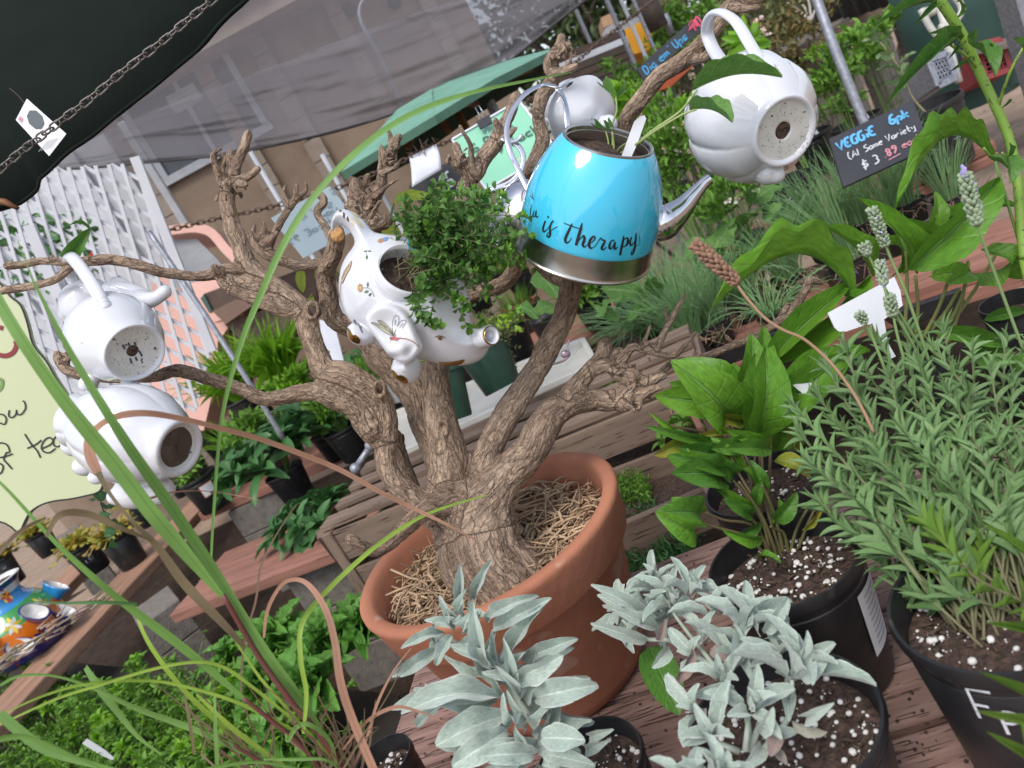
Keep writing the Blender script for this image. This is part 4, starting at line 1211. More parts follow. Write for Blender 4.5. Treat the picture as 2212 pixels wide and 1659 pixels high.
def bush(root,c,R,n,leaf,T,mtl,stems=6,base=None,nm='foliage',clump=.5,mst=None,up=.5,shell=.35,w=.5):
 """leafy crown: leaves on short twigs spread through an uneven volume"""
 c = Vector(c); Ms = []
 cl = [c + Vector((RND.gauss(0,R[0] * .5),RND.gauss(0,R[1] * .5),RND.gauss(0,R[2] * .5))) for _ in range(max(3,int(n / 22)))]
 for i in range(n):
  q = RND.choice(cl); sp = clump
  p = q + Vector((RND.gauss(0,R[0] * sp * .4),RND.gauss(0,R[1] * sp * .4),RND.gauss(0,R[2] * sp * .4)))
  d = ((p - c).normalized() * .6 + V3(0,0,up) + rv(.5)).normalized()
  l = leaf * RND.uniform(.6,1.15)
  Ms.append(leafM(p,p + d * l,l * w * RND.uniform(.85,1.15),V3(0,0,1) * .8 - FW * .4 + rv(.35)))
 o = scatter(nm,T,Ms,mtl,root,kind='stuff')
 if stems:
  mb = MB(); b = Vector(base) if base is not None else c - V3(0,0,R[2] * 1.6)
  for q in cl[:max(stems,1) * 3]:
   stem(mb,[b + Vector((RND.gauss(0,.008),RND.gauss(0,.008),0)),b.lerp(q,.5) + rv(R[0] * .12),q],leaf * .045,leaf * .02)
  mb.obj('stems',mst or m_stemg,root)
 return o
def potlabel(root,c,R,H,yaw,w=.05,h=.045,zf=.6,m=m_tagw,nm='sticker'):
 """sticker curved round a pot wall"""
 mb = MB(); vs = []
 for j in range(3):
  for i in range(6):
   a = yaw + (i / 5 - .5) * w / R
   z = H * zf + (j / 2 - .5) * h
   rr = R * (.78 + .22 * min(1,z / (H * .84) * .8)) + .0012
   vs.append(Vector(c) + V3(rr * math.cos(a),rr * math.sin(a),z))
 mb.add(vs,[(j * 6 + i,j * 6 + i + 1,(j + 1) * 6 + i + 1,(j + 1) * 6 + i) for j in range(2) for i in range(5)])
 return mb.obj(nm,m,root)
def potwrite(root,c,R,H,txt,yaw,h,zf,w,m,rb=.78):
 ls,W = text_lines(txt,1.0)
 mb = MB(); k = h / 6
 for l in ls:
  pts = []; ns = []
  for a,b in l:
   z = H * zf + b * k; rr = R * (rb + (1 - rb) * .8 * min(1,z / (H * .84))) + .0014
   an = yaw + (a - W / 2) * k / rr
   pts.append(Vector(c) + V3(rr * math.cos(an),rr * math.sin(an),z)); ns.append(V3(math.cos(an),math.sin(an),0))
  mb.ribbon(pts,w,ns)
 return mb.obj('lettering',m,root)
def camyaw(c): return math.atan2(CAM.y - c[1],CAM.x - c[0])
def tagstick(root,base,L,w,tilt=(0,0,1),m=m_tagw):
 t = Vector(tilt).normalized(); q = Vector(base)
 mb = MB(); s_ = t.cross(FW).normalized()
 mb.poly([q - s_ * w * .25,q + s_ * w * .25,q + t * L * .4 + s_ * w / 2,q + t * L + s_ * w / 2,q + t * L - s_ * w / 2,q + t * L * .4 - s_ * w / 2],.0008,FW)
 return mb.obj('plant_tag',m,root,smooth=False)
# --- left bench: black pots of heuchera
hg = 'black pots of yellow and red leaved plants on the left bench'
hs_ = [((112,1195,ZB),.085,.17,'black pot of yellow leaved heuchera left of the middle one'),((212,1232,ZB),.09,.17,'black pot of yellow heuchera in the middle with white writing'),
       ((292,1218,ZB),.085,.18,'black pot with red and orange leaves by the bench edge'),((35,1260,ZB),.085,.19,'black pot with blue writing behind the painted strawberry pot'),((330,1130,ZB),.08,.17,'black pot behind the fluted white teapot'),((405,1065,ZB),.085,.18,'farthest black pot on the left bench by the teapot')]
for i,((x,y,z),R,H,lb_) in enumerate(hs_):
 b = G(x,y,z)
 root,top,T = npot('potted_heuchera',lb_,b,R,H,group=hg)
 if i < 5:
  Ms = []
  for s in range(3): Ms += rosette(top + V3(RND.uniform(-.04,.04),RND.uniform(-.04,.04),.01),V3(RND.uniform(-.2,.2),RND.uniform(-.2,.2),1),26,.14,.05,10,70,.3)
  scatter('foliage',T_cord,Ms,l_heuch,root,kind='stuff')
 if i in (1,3): potwrite(root,b,R,H,'10.97',camyaw(b),.02,.45,.003,m_chalkd); potwrite(root,b,R,H,'Wild',camyaw(b),.02,.66,.003,m_chalkd)
vine = thing('creeping_vine','dark leaved vine trailing over the lower corner of the pale sign','vine',P(225,1080,1.5))
mb = MB(); pts = stem(mb,[P(214,1060,1.5),P(222,1100,1.52),P(240,1130,1.55),P(238,1170,1.6)],.0015,.0008); mb.obj('stems',m_stemb,vine)
place_leaves('leaf',[tmesh('leaf',t,l_deep) for t in T_cord],along(pts,9,.03,.028,30,0,taper=.2),vine)
# --- mid bench pots
root,top,T = npot('potted_dianthus','black pot with price writing holding a spiky green plant',G(545,1030,ZB),.10,.20,rb=.8)
b = G(545,1030,ZB); potwrite(root,b,.10,.2,'Dianth',camyaw(b) + .1,.022,.66,.003,m_chalkd); potwrite(root,b,.10,.2,'13.97',camyaw(b) + .1,.028,.40,.0035,m_chalkw)
blade_bundle(P(528,950,top.y),60,.22,.009,.7,l_bright,root,rad=.03) if False else blade_bundle(top,70,.24,.009,.8,l_bright,root,rad=.03)
root,top,T = npot('potted_dianthus','black pot with orange edged barcode sticker on the mid bench',G(470,1095,ZB),.10,.20,rb=.8)
b = G(470,1095,ZB)
potlabel(root,b,.10,.2,camyaw(b) + .12,.078,.068,.62,mat('orange print',(.7,.22,.05)),'sticker_border'); o = potlabel(root,b,.1016,.2,camyaw(b) + .12,.07,.060,.62)
potlabel(root,b,.1026,.2,camyaw(b) + .2,.02,.010,.50,m_ink,'barcode')
bush(root,top + V3(-.02,0,.07),(.07,.07,.05),160,.05,T_lan,l_mid,stems=3,base=top)
blade_bundle(top + V3(-.03,.02,0),40,.16,.008,.9,l_olive,root,rad=.03)
root,top,T = npot('potted_grass','black pot of arching dark grass under the long branch',G(430,1020,ZB),.09,.18)
blade_bundle(top,60,.2,.008,1.1,l_mid,root,rad=.03)
for (x,y,n_,s_,lb_,lm) in ((560,905,190,.44,'big clump of bright strappy leaves left of the trunk',l_bright),(648,870,190,.44,'bright strappy leaved plant behind the left limb',l_bright)):
 b = G(x,y,.8)
 root,top,T = npot('potted_day_lily',lb_,b,.13,.17)
 blade_bundle(top,n_,s_,.026,.75,lm,root,rad=.06,curl=1.3)
 Ms = rosette(top + V3(0,0,.06),(0,0,1),80,.28,.028,5,80,.25); scatter('inner_leaves',T_strap,Ms,lm,root,kind='stuff')
b = G(455,900,.8); root,top,T = npot('potted_shrub','yellow green leafy shrub beside the lattice foot',b,.11,.18)
bush(root,b + V3(0,0,.38),(.24,.17,.16),700,.085,T_ov,l_bright,stems=6,base=top,w=.42)
b = G(385,880,.8); root,top,T = npot('potted_shrub','pale green leafy shrub in front of the lattice bottom',b,.11,.18)
bush(root,b + V3(0.1,0,.30),(.20,.14,.10),320,.08,T_ov,l_lime,stems=5,base=top,w=.42)
bs = thing('back_shelf','raised plank shelf under the bright strappy plants','shelf',G(560,910,.78))
for k in range(2): plank(G(380,905,.78) + V3(0,.2 * k - .1,-.02),G(760,800,.78) + V3(0,.2 * k - .1,-.02),.19,.04,'plank',m_board,bs)
# fallen empty pot behind
b = G(722,950,ZB); root,top,T = npot('empty_pot','black pot of dry soil tipped under the tree limb',b,.085,.15,'pot',tilt=Matrix.Rotation(.35,3,'Y'))
for (x,y,R_,lf_,lm_,lb_,sp_h) in ((480,980,.15,.06,l_bright,'bright leafy herb pot beside the embossed teapot base',.3),(600,1010,.15,.065,l_mid,'mid green bushy pot behind the pink dry blade',.25),(700,930,.16,.06,l_bright,'fresh green bushy pot below the left tree fork',.3),(520,900,.16,.06,l_bright,'yellow green bushy pot just under the long branch',.3),
      (775,985,.13,.05,l_mid,'small leafed bushy pot behind the left limb',.25),(870,960,.13,.045,l_mid,'bushy herb seen between the two left limbs',.3),(390,960,.13,.05,l_mid,'green herb between lattice foot and teapot',.3),(1140,640,.13,.05,l_bright,'bright bushy herb below the blue kettle left',.2),(1300,700,.14,.06,l_mid,'bushy green plant right of the upper limb',.2),(1010,830,.12,.05,l_bright,'bright herb behind the green plastic pots',.25)):
 b = G(x,y,ZB + .02); root,top,T = npot('potted_herb',lb_,b,.09,.16)
 bush(root,b + V3(0,0,sp_h),(R_ * .8,R_ * .7,R_ * .55),420,lf_,T_ov if lm_ is l_mid else T_lan,lm_,stems=6,base=top,w=.42)
# black pots standing between the plants
for i,(x,y) in enumerate(((610,960),(665,915),(760,905))):
 b = G(x,y,ZB); root,top,T = npot('nursery_pot',['black pot between the spiky plants and dark leafy ones','black pot in shade below the strappy leaves','black pot behind the big left limb'][i],b,.095,.17,'pot')
# --- dark leafy plants left of the crate
def broad(label,c,n,leaf,R,w=.42,lm=l_deep,T=T_ov,pot=True,name='leafy_plant',hgt=.2):
 b = Vector(c)
 if pot: root,top,Tt = npot(name,label,b,.09,.15)
 else: root = thing(name,label,'plant',b); top = b
 mb = MB(); Ms = []
 for s in range(n):
  an = RND.random() * 6.28; rr = R * math.sqrt(RND.random())
  e = top + V3(math.cos(an) * rr,math.sin(an) * rr,hgt * RND.uniform(.4,1.1))
  pts = stem(mb,[top + V3(RND.gauss(0,.01),RND.gauss(0,.01),0),top.lerp(e,.5) + V3(0,0,.03),e],.0025,.0015)
  Ms += rosette(e,(e - top).normalized() * .4 + V3(0,0,.7),7,leaf,leaf * w,-5,45,.3)
 mb.obj('stems',m_stemg,root)
 place_leaves('leaf',[tmesh('leaf',t,lm) for t in T],Ms,root)
 return root
broad('dark green leafy plant on the red bench left of the crate',G(650,1075,ZB),16,.17,.20,hgt=.14)
broad('dark green leafy plant under the left limb of the tree',G(740,985,ZB),17,.18,.26,hgt=.16)
broad('glossy dark leafed plant drooping over the red bench',G(690,1140,ZB),11,.15,.15,hgt=.05,pot=False)
broad('deep green plant glimpsed between the tree limbs',G(800,900,ZB),14,.16,.2)
mc = thing('marigold','small orange yellow marigold between the tree limbs','flower',P(710,780,2.6))
mb = MB()
for q in ((706,768),(712,785)):
 c = P(*q,2.6)
 for k in range(14): mb.ball(c + rv(.006),.007,6)
mb.obj('bloom',mat('marigold orange',(.85,.42,.01),(.75,.28,.01)),mc)
mb = MB(); mb.tube([P(712,790,2.6),P(722,840,2.6)],.002,5); mb.obj('stem',m_stemg,mc)
# white bags / wires near
for i,pl in enumerate([[(690,690),(722,700),(745,790),(700,800)]]):
 slab('white_sheet',pl,2.9,.01,m_paper,'white plastic sheet glimpsed between the limbs','sheet')
# ================================================================ MIDDLE: thyme bed,tray pots,cucumbers
b = G(958,925,ZT + .015)
def tpot(lb_,tx,ty_,bx_,by_,wF,d,name='green_pot'):
 """green pot through two picture points (rim centre, base centre)"""
 top = P(tx,ty_,d); bot = P(bx_,by_,d * 1.0)
 ax = (top - bot); H = ax.length
 q = ax.to_track_quat('Z','Y').to_matrix()
 root,tp,T = npot(name,lb_,bot,px(wF,d) / 2,H,'pot',m=m_green,tilt=q,rb=.72,fill=.9)
 return root,tp,T
r1_,tp1,T1 = tpot('dark green plastic pot standing on the white tray right of the elephant',1038,745,1087,838,118,2.05)
r2_,tp2,T2 = tpot('dark green plastic pot half hidden behind the central limb',955,800,990,905,90,1.9)
Ms = []
for s in range(9):
 q0 = tp1 + rv(.03); pts = [q0,q0 + V3(RND.uniform(-.02,.06),-.02,.06),q0 + V3(RND.uniform(0,.14),-.03,RND.uniform(-.06,.09))]
 pts = [Vector(k) for k in smoothpath([tuple(k) for k in pts],5)]
 Ms += along(pts,20,.014,.011,20,0,pairs=True,taper=.3)
for i in range(600):
 q = tp1 + V3(RND.gauss(0,.05),RND.gauss(0,.04),abs(RND.gauss(0,.035))); Ms.append(leafM(q,q + rv(1).normalized() * .009,.006,rv()))
scatter('foliage',T_rnd,Ms,l_olive,r1_,kind='stuff')
broad('lime green basil seedlings behind the white tray',G(1130,775,.66),7,.085,.085,lm=l_lime,w=.6,hgt=.06,T=T_ov5)
broad('small lime leafed seedling inside the crate',G(1190,900,.62),4,.05,.07,lm=l_lime,w=.5,pot=False,hgt=.06,T=T_ov5)
broad('small green seedling inside the crate beside its right slats',G(1300,870,.62),4,.05,.10,lm=l_lime,w=.5,pot=False,hgt=.06,T=T_ov5)
broad('bright seedling poking between the crate slats',G(1210,985,.62),3,.06,.05,lm=l_bright,w=.42,pot=False,hgt=.08,T=T_ov5)
b = G(1140,715,ZB); root,top,T = npot('potted_herb','black pot of dry orange and green herb behind the thyme',b,.14,.14)
blade_bundle(top,120,.16,.006,.5,l_mid,root,rad=.09)
Ms = []
for i in range(400):
 q = top + V3(RND.gauss(0,.06),RND.gauss(0,.05),RND.uniform(-.02,.05)); Ms.append(leafM(q,q + rv(1).normalized() * .03,.008,rv()))
scatter('dry_leaves',T_lan,Ms,leafmat('dry leaf',(.42,.22,.09),(.30,.15,.06),trans=.2),root,kind='stuff')
for (x,y,lb_,lm,s) in ((1045,640,'feathery green herb behind the elephant planter',l_mid,.2),(985,690,'yellowish herb clump behind the elephant planter',l_bright,.16),(1085,600,'tall herb clump between elephant and blue kettle',l_bright,.2)):
 b = G(x,y + 30,ZB); root,top,T = npot('potted_herb',lb_,b,.10,.15)
 bush(root,b + V3(0,0,.27),(.11,.1,.09),420,.032,T_ov,lm,stems=6,base=top,w=.4)
b = G(1215,640,ZB); root,top,T = npot('terracotta_pot','small orange pot behind the branch under the blue kettle',b,.06,.12,'pot',m=m_terra)
# yellow green big leaves (philodendron) behind branches
yl = thing('yellow_leaf_vine','yellow green broad leaves behind the elephant handle','vine',P(870,470,2.2))
Ms = []
for (bx_,by_,tx,ty_,w) in ((850,440,948,432,36),(865,505,810,505,42),(878,445,1005,425,0),(890,492,868,520,26),(660,600,655,555,0)):
 if w: Ms.append(leafM(P(bx_,by_,1.9),P(tx,ty_,1.85),px(w,1.9),ZC + rv(.3)))
for (bx_,by_,tx,ty_,w,d) in ((650,582,655,632,28,1.9),(700,560,690,620,30,1.95),(676,640,670,690,18,1.9),(690,625,712,655,14,1.9),(726,685,740,705,14,1.5),(845,475,855,440,0,1.9)):
 if w: Ms.append(leafM(P(bx_,by_,d),P(tx,ty_,d),px(w,d),ZC + rv(.3)))
place_leaves('leaf',[tmesh('leaf',t,leafmat('yellow green leaf',(.30,.38,.04),(.38,.40,.03),vein=(.24,.38,.10),trans=.35,nv=5)) for t in T_ov[:1]],Ms,yl)
mb = MB(); stem(mb,[P(850,440,1.9),P(845,480,1.92),P(860,560,2.)],.003,.003); stem(mb,[P(650,582,1.9),P(690,560,1.95),P(740,600,2.)],.003,.003); mb.obj('stems',m_stemg,yl)
# cucumbers on the shelf
def vineplant(label,c,leaves,d,potx=None):
 root = thing('cucumber_vine',label,'plant',Vector(c)); mb = MB(); Ms = []
 top = Vector(c) + V3(0,0,.12)
 mp = MB(); mp.lathe([(.052,0),(.062,.10),(.066,.12),(.06,.12),(.058,.10),(.001,.10)],24,Matrix.Translation(Vector(c))); mp.obj('pot',m_black,root)
 for (x,y,tx,ty_,w) in leaves:
  a = P(x,y,d + RND.uniform(-.05,.05)); t = P(tx,ty_,d + RND.uniform(-.1,.05))
  stem(mb,[top,top.lerp(a,.5) + V3(0,0,.03),a],.003,.002)
  Ms.append(leafM(a,t,px(w,d) * 1.05,ZC * .7 + V3(0,0,.6) + rv(.25)))
 mb.obj('stems',m_stemg,root)
 place_leaves('leaf',[tmesh('leaf',t,l_cuke) for t in T_cord],Ms,root)
 return root
vineplant('cucumber seedling with broad leaves right of the kettle spout',G(1540,590,ZB),[(1520,480,1572,410,95),(1566,470,1592,445,40),(1520,520,1480,560,60),(1555,560,1528,525,40)],2.75)
vineplant('cucumber seedling with yellow green leaves under the fluted teapot',G(1640,560,ZB),[(1625,440,1690,400,62),(1628,428,1600,385,44),(1590,500,1660,448,95),(1650,470,1690,440,40),(1560,520,1590,470,60),(1545,535,1560,500,50)],2.7)
vineplant('cucumber seedling with large leaf below the blue kettle',G(1370,680,ZB),[(1305,625,1400,640,62),(1345,640,1290,690,44),(1400,660,1350,700,30),(1420,640,1400,600,44),(1330,690,1280,660,30)],2.6)
vineplant('cucumber seedling with wide leaves between the limbs under the kettle',G(1190,730,ZB),[(1165,590,1210,645,62),(1192,660,1150,680,50),(1215,640,1200,590,40),(1120,660,1165,690,36)],2.55)
# eggplant pots
def eggpot(name,label,x,y,d_,R,H,lab=None,yaw=0.):
 b = G(x,y,ZB)
 root,top,T = npot(name,label,b,R,H,rb=.82)
 if lab:
  for i,t in enumerate(lab): potwrite(root,b,R,H,t,camyaw(b) + yaw,.034,.70 - .24 * i,.0035,m_chalkw,.82)
 return root,top,b
root,top,b = eggpot('potted_eggplant','black pot marked Egg plant under the fluted white teapot',1735,500,0,.125,.24,['Egg','plant','5.'],-.12)
# eggplant behind the sign
b = G(2045,360,ZB); root,top,T = npot('potted_eggplant','black pot with pale eggplant seedling at the right of the sign',b,.135,.27,rb=.8,perl=60)
potwrite(root,b,.135,.27,'Egg Pl',camyaw(b) + .55,.03,.62,.0035,m_chalkd,.8); potwrite(root,b,.135,.27,'5',camyaw(b) + .55,.03,.44,.0035,m_chalkd,.8)
mb = MB(); st_ = stem(mb,[top,top + V3(-.04,0,.10),top + V3(-.05,0,.22),top + V3(-.09,0,.36)],.006,.003); mb.obj('stem',mat('pale woody stem',(.38,.33,.20)),root)
Ms = along(st_,10,.13,.07,25,.45,taper=.35,up=.4)
place_leaves('leaf',[tmesh('leaf',t,leafmat('eggplant leaf',(.18,.30,.12),(.24,.34,.16),vein=(.34,.40,.26),trans=.3,nv=5)) for t in T_ov5[:2]],Ms,root)
for (x,y,lb_,yaw) in ((1905,345,'black pot of pepper plant left of the grey pole behind the sign',0),(1795,372,'black pot of pepper plant with white barcode tag left of the sign',0)):
 b = G(x,y,ZB); b += V3(0,.1,0)
 root,top,T = npot('potted_pepper',lb_,b,.125,.22,rb=.8)
 mb = MB(); Ms = []
 for s in range(6):
  e = top + V3(RND.gauss(0,.06),RND.gauss(0,.05),RND.uniform(.12,.26))
  p_ = stem(mb,[top,top.lerp(e,.5) + V3(0,0,.04),e],.004,.0015)
  Ms += along(p_,13,.075,.036,15,.25,taper=.3)
 mb.obj('stems',m_stemb,root); place_leaves('leaf',[tmesh('leaf',t,l_mid) for t in T_ov],Ms,root)
 tagstick(root,top + V3(.03,-.09,-.03),.09,.02,V3(-.3,0,1))
for (x,y,z,s,lb_,d_) in ((1790,150,.34,1,'leafy pepper plant left of the grey pole',3.3),(1870,110,.4,1,'pepper plant with tiny white flowers right of the pole',3.2)):
 q = P(x,y,d_); root = thing('pepper_plant',lb_,'plant',V3(q.x,q.y,ZB))
 bush(root,q,(.10,.1,.09),230,.055,T_ov,l_mid,stems=6,base=V3(q.x + .02,q.y,ZB + .1),w=.45)
 bush(root,q + V3(0,0,.09),(.09,.08,.03),120,.02,T_ov,l_bright,stems=0,w=.5,nm='new_growth')
# chives and onion trays
def chives(label,x,y,n,L,lean=(0,0),R=.045,z=ZB,writing=None,spread=.35,curl=1.):
 b = G(x,y,z)
 root,top,T = npot('potted_onion_seedlings',label,b,R * 1.25,.085,rb=.8,sq=True,group='square black pots of onion seedlings')
 blade_bundle(top,int(n * 1.35),L * 1.2,.0033,spread * 1.25,l_chive,root,rad=R * 1.0,lean=lean,thick=True,curl=curl)
 Ms = MB()
 for i in range(24):
  q = top + V3(RND.gauss(0,R * .8),RND.gauss(0,R * .8),.0); Ms.tube([q,q + V3(RND.gauss(0,.02),-.02,RND.uniform(-.01,.03)),q + V3(RND.gauss(0,.03),-.05,RND.uniform(-.05,.01))],.0011,4)
 Ms.obj('pale_roots',m_straw,root,kind='stuff')
 if writing: potwrite(root,b,R * 1.12,.085,writing,camyaw(b),.022,.45,.002,m_chalkb)
 return root
chives('dense onion seedlings in front of the veggie sign left end',1790,560,110,.30,(-.25,0),spread=.3)
chives('onion seedlings before the price on the veggie sign',1880,520,90,.27,(0,0))
chives('onion seedlings right of the sign below the eggplant pot',1975,480,90,.27,(.1,0))
for i_,(x_,y_,n_) in enumerate(((1560,740,120),(1470,700,120),(1600,650,90),(1720,640,90),(1830,540,80),(1930,500,80))):
 chives(['thick onion seedlings second from the bare twig in the lower tray','thick onion seedlings behind the leaning ones in the lower tray','onion seedlings behind the dried lavender head','thin onion seedlings behind the long arching leaf','onion seedlings under the letters of the veggie sign','onion seedlings under the price of the veggie sign'][i_],x_,y_,n_,.26,(RND.uniform(-.15,.1),0),spread=.5,curl=1.3)
chives('short onion seedlings near the right shelf end',2070,470,60,.22,(.1,0))
chives('tangled curly onion seedlings with long leaves right of the kettle',1620,690,130,.26,(0,0),spread=.8,curl=1.8)
chives('dense upright onion seedlings beside the bare twig',1510,770,170,.26,(-.1,0),spread=.45,writing='Bunching')
chives('onion seedlings leaning left in the lower tray',1430,760,150,.24,(-.3,0),spread=.8,curl=1.5)
chives('limp fine seedlings behind the gnarled twig',1690,720,60,.13,(.2,0),spread=1.2,curl=1.6)
chives('upright onion seedlings in the lone square pot',1845,610,60,.3,(-.3,0),spread=.25,writing='Bun')
tyb = thing('black_tray','shallow black plastic tray under the seedling pots','tray',G(1850,640,ZB))
for (a,b) in (((1790,600),(1940,690)),((1520,790),(1720,715)),((1940,690),(2080,640))):
 bar(G(*a,ZB + .03),G(*b,ZB + .03),.02,.05,(0,0,1),m_black,'rim',tyb,bev=.004)
# flowering mass behind the fluted teapot
for (x,y,d_,R,n_,lf,lm,lb_) in ((1440,330,2.9,(.13,.1,.12),800,.045,l_mid,'mass of leafy cosmos plants behind the kettle opening'),(1500,260,3.2,(.12,.1,.09),420,.05,l_bright,'bright green flowering plants below the Dig em Ups sign'),
                                     (1560,420,2.7,(.12,.1,.06),380,.04,l_mid,'green leafy plants between the spout and fluted teapot'),(1380,240,3.4,(.10,.1,.10),200,.08,l_bright,'broad bladed green plants left of the bare branch'),
                                     (1640,90,3.6,(.07,.1,.10),60,.13,l_bright,'long leaved green plants behind the teapot handle')):
 q = P(x,y,d_); root = thing('flowering_plant',lb_,'plant',V3(q.x,q.y,ZB))
 bush(root,q,R,n_,lf,T_ov,lm,stems=6,base=V3(q.x,q.y,ZB),w=.42)
 Ms = []
 for i in range(5):
  c = q + V3(RND.gauss(0,R[0] * .5),-.1,RND.gauss(0,R[2] * .5))
  for k in range(5): Ms.append(leafM(c,c + rv(1).normalized() * .016,.011,ZC))
 scatter('petals',T_rnd,Ms,leafmat('petal',(.75,.74,.72),(.72,.30,.24),trans=.2,nv=0),root,kind='stuff')
b = G(1545,395,ZB); 
for i,(x,y) in enumerate(((1470,470),(1590,430),(1380,500))):
 b = G(x,y,ZB); root,top,T = npot('nursery_pot',['wide black pot behind the kettle spout','black pot under the fluted teapot left side','black pot hidden behind the blue kettle'][i],b,.15,.2,'pot')
# ================================================================ FAR BACKGROUND
def tree(label,x,y,d_,R,n_,lf,lm,name='tree',trunkr=.12,base_z=0,shift=0):
 q = P(x,y,d_); root = thing(name,label,'tree' if trunkr > .05 else 'shrub',V3(q.x,q.y,base_z))
 mb = MB()
 for k in range(5):
  e = q + Vector((RND.gauss(0,R[0] * .5),RND.gauss(0,R[1] * .4),RND.uniform(-.2,.6) * R[2]))
  stem(mb,[V3(q.x + shift,q.y,base_z),V3(q.x + shift * .6,q.y,base_z + (q.z - base_z) * .5) + rv(.15),e],trunkr * RND.uniform(.5,1),trunkr * .15)
 mb.obj('trunk',m_trunk,root)
 Ms = []; cl = [q + Vector((RND.gauss(0,R[0] * .55),RND.gauss(0,R[1] * .55),RND.gauss(0,R[2] * .55))) for _ in range(int(n_ / 30))]
 for i in range(n_):
  p = RND.choice(cl) + Vector((RND.gauss(0,R[0] * .14),RND.gauss(0,R[1] * .14),RND.gauss(0,R[2] * .14)))
  Ms.append(leafM(p,p + rv(1).normalized() * lf,lf * .5,rv()))
 scatter('crown',T_ov,Ms,lm,root,kind='stuff')
tree('dark tree behind the shade netting near the top centre',1130,30,12,(2.2,1.6,1.6),1900,.22,l_tree)
tree('dark bare limbed tree above the pipe cluster',1290,60,11,(1.3,1.2,1.4),900,.18,l_tree,trunkr=.16)
tree('dark leafy tree left of the yellow box',1370,-60,12,(1.6,1.2,1.1),1300,.22,l_tree)
tree('olive green tree above the yellow box',1480,-30,13,(2,1.5,1.3),1500,.22,l_olive)
tree('green hedge tree right of the brown post',1550,30,9,(.9,.8,.8),1300,.13,l_olive,trunkr=.05)
tree('green shrub in front of the yellow box',1425,160,5.4,(.2,.2,.13),800,.055,l_mid,name='shrub',trunkr=.02)
tree('leafy shrub beside the pipe cluster',1375,200,5,(.16,.2,.14),500,.05,l_mid,name='shrub',trunkr=.02)
tree('green shrub behind the Dig em Ups sign',1490,70,6.5,(.3,.3,.2),800,.07,l_mid,name='shrub',trunkr=.02)
tree('olive shrub at the top right behind the far table',1690,20,7.5,(.8,.6,.6),1500,.08,l_olive,name='shrub',trunkr=.03)
tree('dark far hedge at the top right',1860,-60,10,(2.5,1,.8),1500,.15,l_tree,trunkr=.05)
tree('feathery olive shrub in a far pot',1810,-6,6.6,(.3,.3,.18),700,.05,l_olive,name='shrub',trunkr=.015,base_z=.75)
tree('feathery green shrub in a far pot by the pole',1765,12,6.6,(.2,.2,.16),500,.05,l_olive,name='shrub',trunkr=.015,base_z=.75)
tree('brown ferny shrub left of the far table',1690,110,5.6,(.28,.25,.25),700,.05,leafmat('rusty leaf',(.22,.13,.05),(.12,.15,.04),trans=.2),name='shrub',trunkr=.015)
# sky glimpses need nothing; yellow box
yb = thing('yellow_box','bright yellow painted box behind the rusty chain','box',P(1365,85,6.5))
mb = MB(); mb.poly([P(x,y,6.5) for x,y in ((1310,84),(1392,42),(1414,84),(1430,100),(1330,128))],.5,-ZC); mb.obj('side',m_yellow,yb,smooth=False)
slab('yellow_board',[(1412,22),(1424,20),(1440,48),(1424,48)],7.5,.05,m_yellow,'small yellow board right of the brown post','board')
slab('grey_bin',[(1306,62),(1322,52),(1360,40),(1385,34),(1392,46),(1310,86),(1300,76)],6.9,.4,m_tarp,'grey bin standing behind the yellow box','bin')
slab('tan_carton',[(1298,38),(1324,26),(1330,48),(1304,60)],7.0,.2,mat('tan carton',(.42,.24,.13)),'tan cardboard carton above the grey bin','box')
slab('cream_camper',[(1478,20),(1560,-14),(1560,20),(1500,40)],11,.5,mat('cream paint',(.55,.56,.34)),'pale yellow parked camper at the top right','camper')
mb = MB(); mb.tube([P(1388,-30,6.2),P(1405,20,6.2),P(1425,60,6.25)],.085,12); mb.obj('wooden_post',m_trunk,label='thick brown wooden post right of the yellow box',cat='post')
mb = MB(); mb.tube([P(1435,30,6.2),P(1452,75,6.25)],.03,10); mb.obj('steel_post',m_galv,label='short bright metal post among the shrubs',cat='post')
lr = thing('rail_fence','stack of dark wooden rails beside the green parasol','fence',P(1300,170,5.8))
for k in range(9):
 y = 96 + k * 17
 bar(P(1205 - k * 2,y + 36,6.2),P(1350 + k * 6,y - 24 - k * 2,6.0),.05,.05,ZC,[m_trunk,m_frame,m_brown][(k % 5 == 1) + 0] if k % 3 else m_brown,'rail',lr)
ws_ = thing('white_lattice','small white lattice panel piece far at the top','lattice',P(1502,15,7))
for k in range(6):
 bar(P(1488 + k * 6,-2,7),P(1496 + k * 5,36,7),.012,.01,ZC,m_white,'slat',ws_); bar(P(1486,0 + k * 7,7.02),P(1524,-4 + k * 8,7.02),.012,.01,ZC,m_white,'slat',ws_)
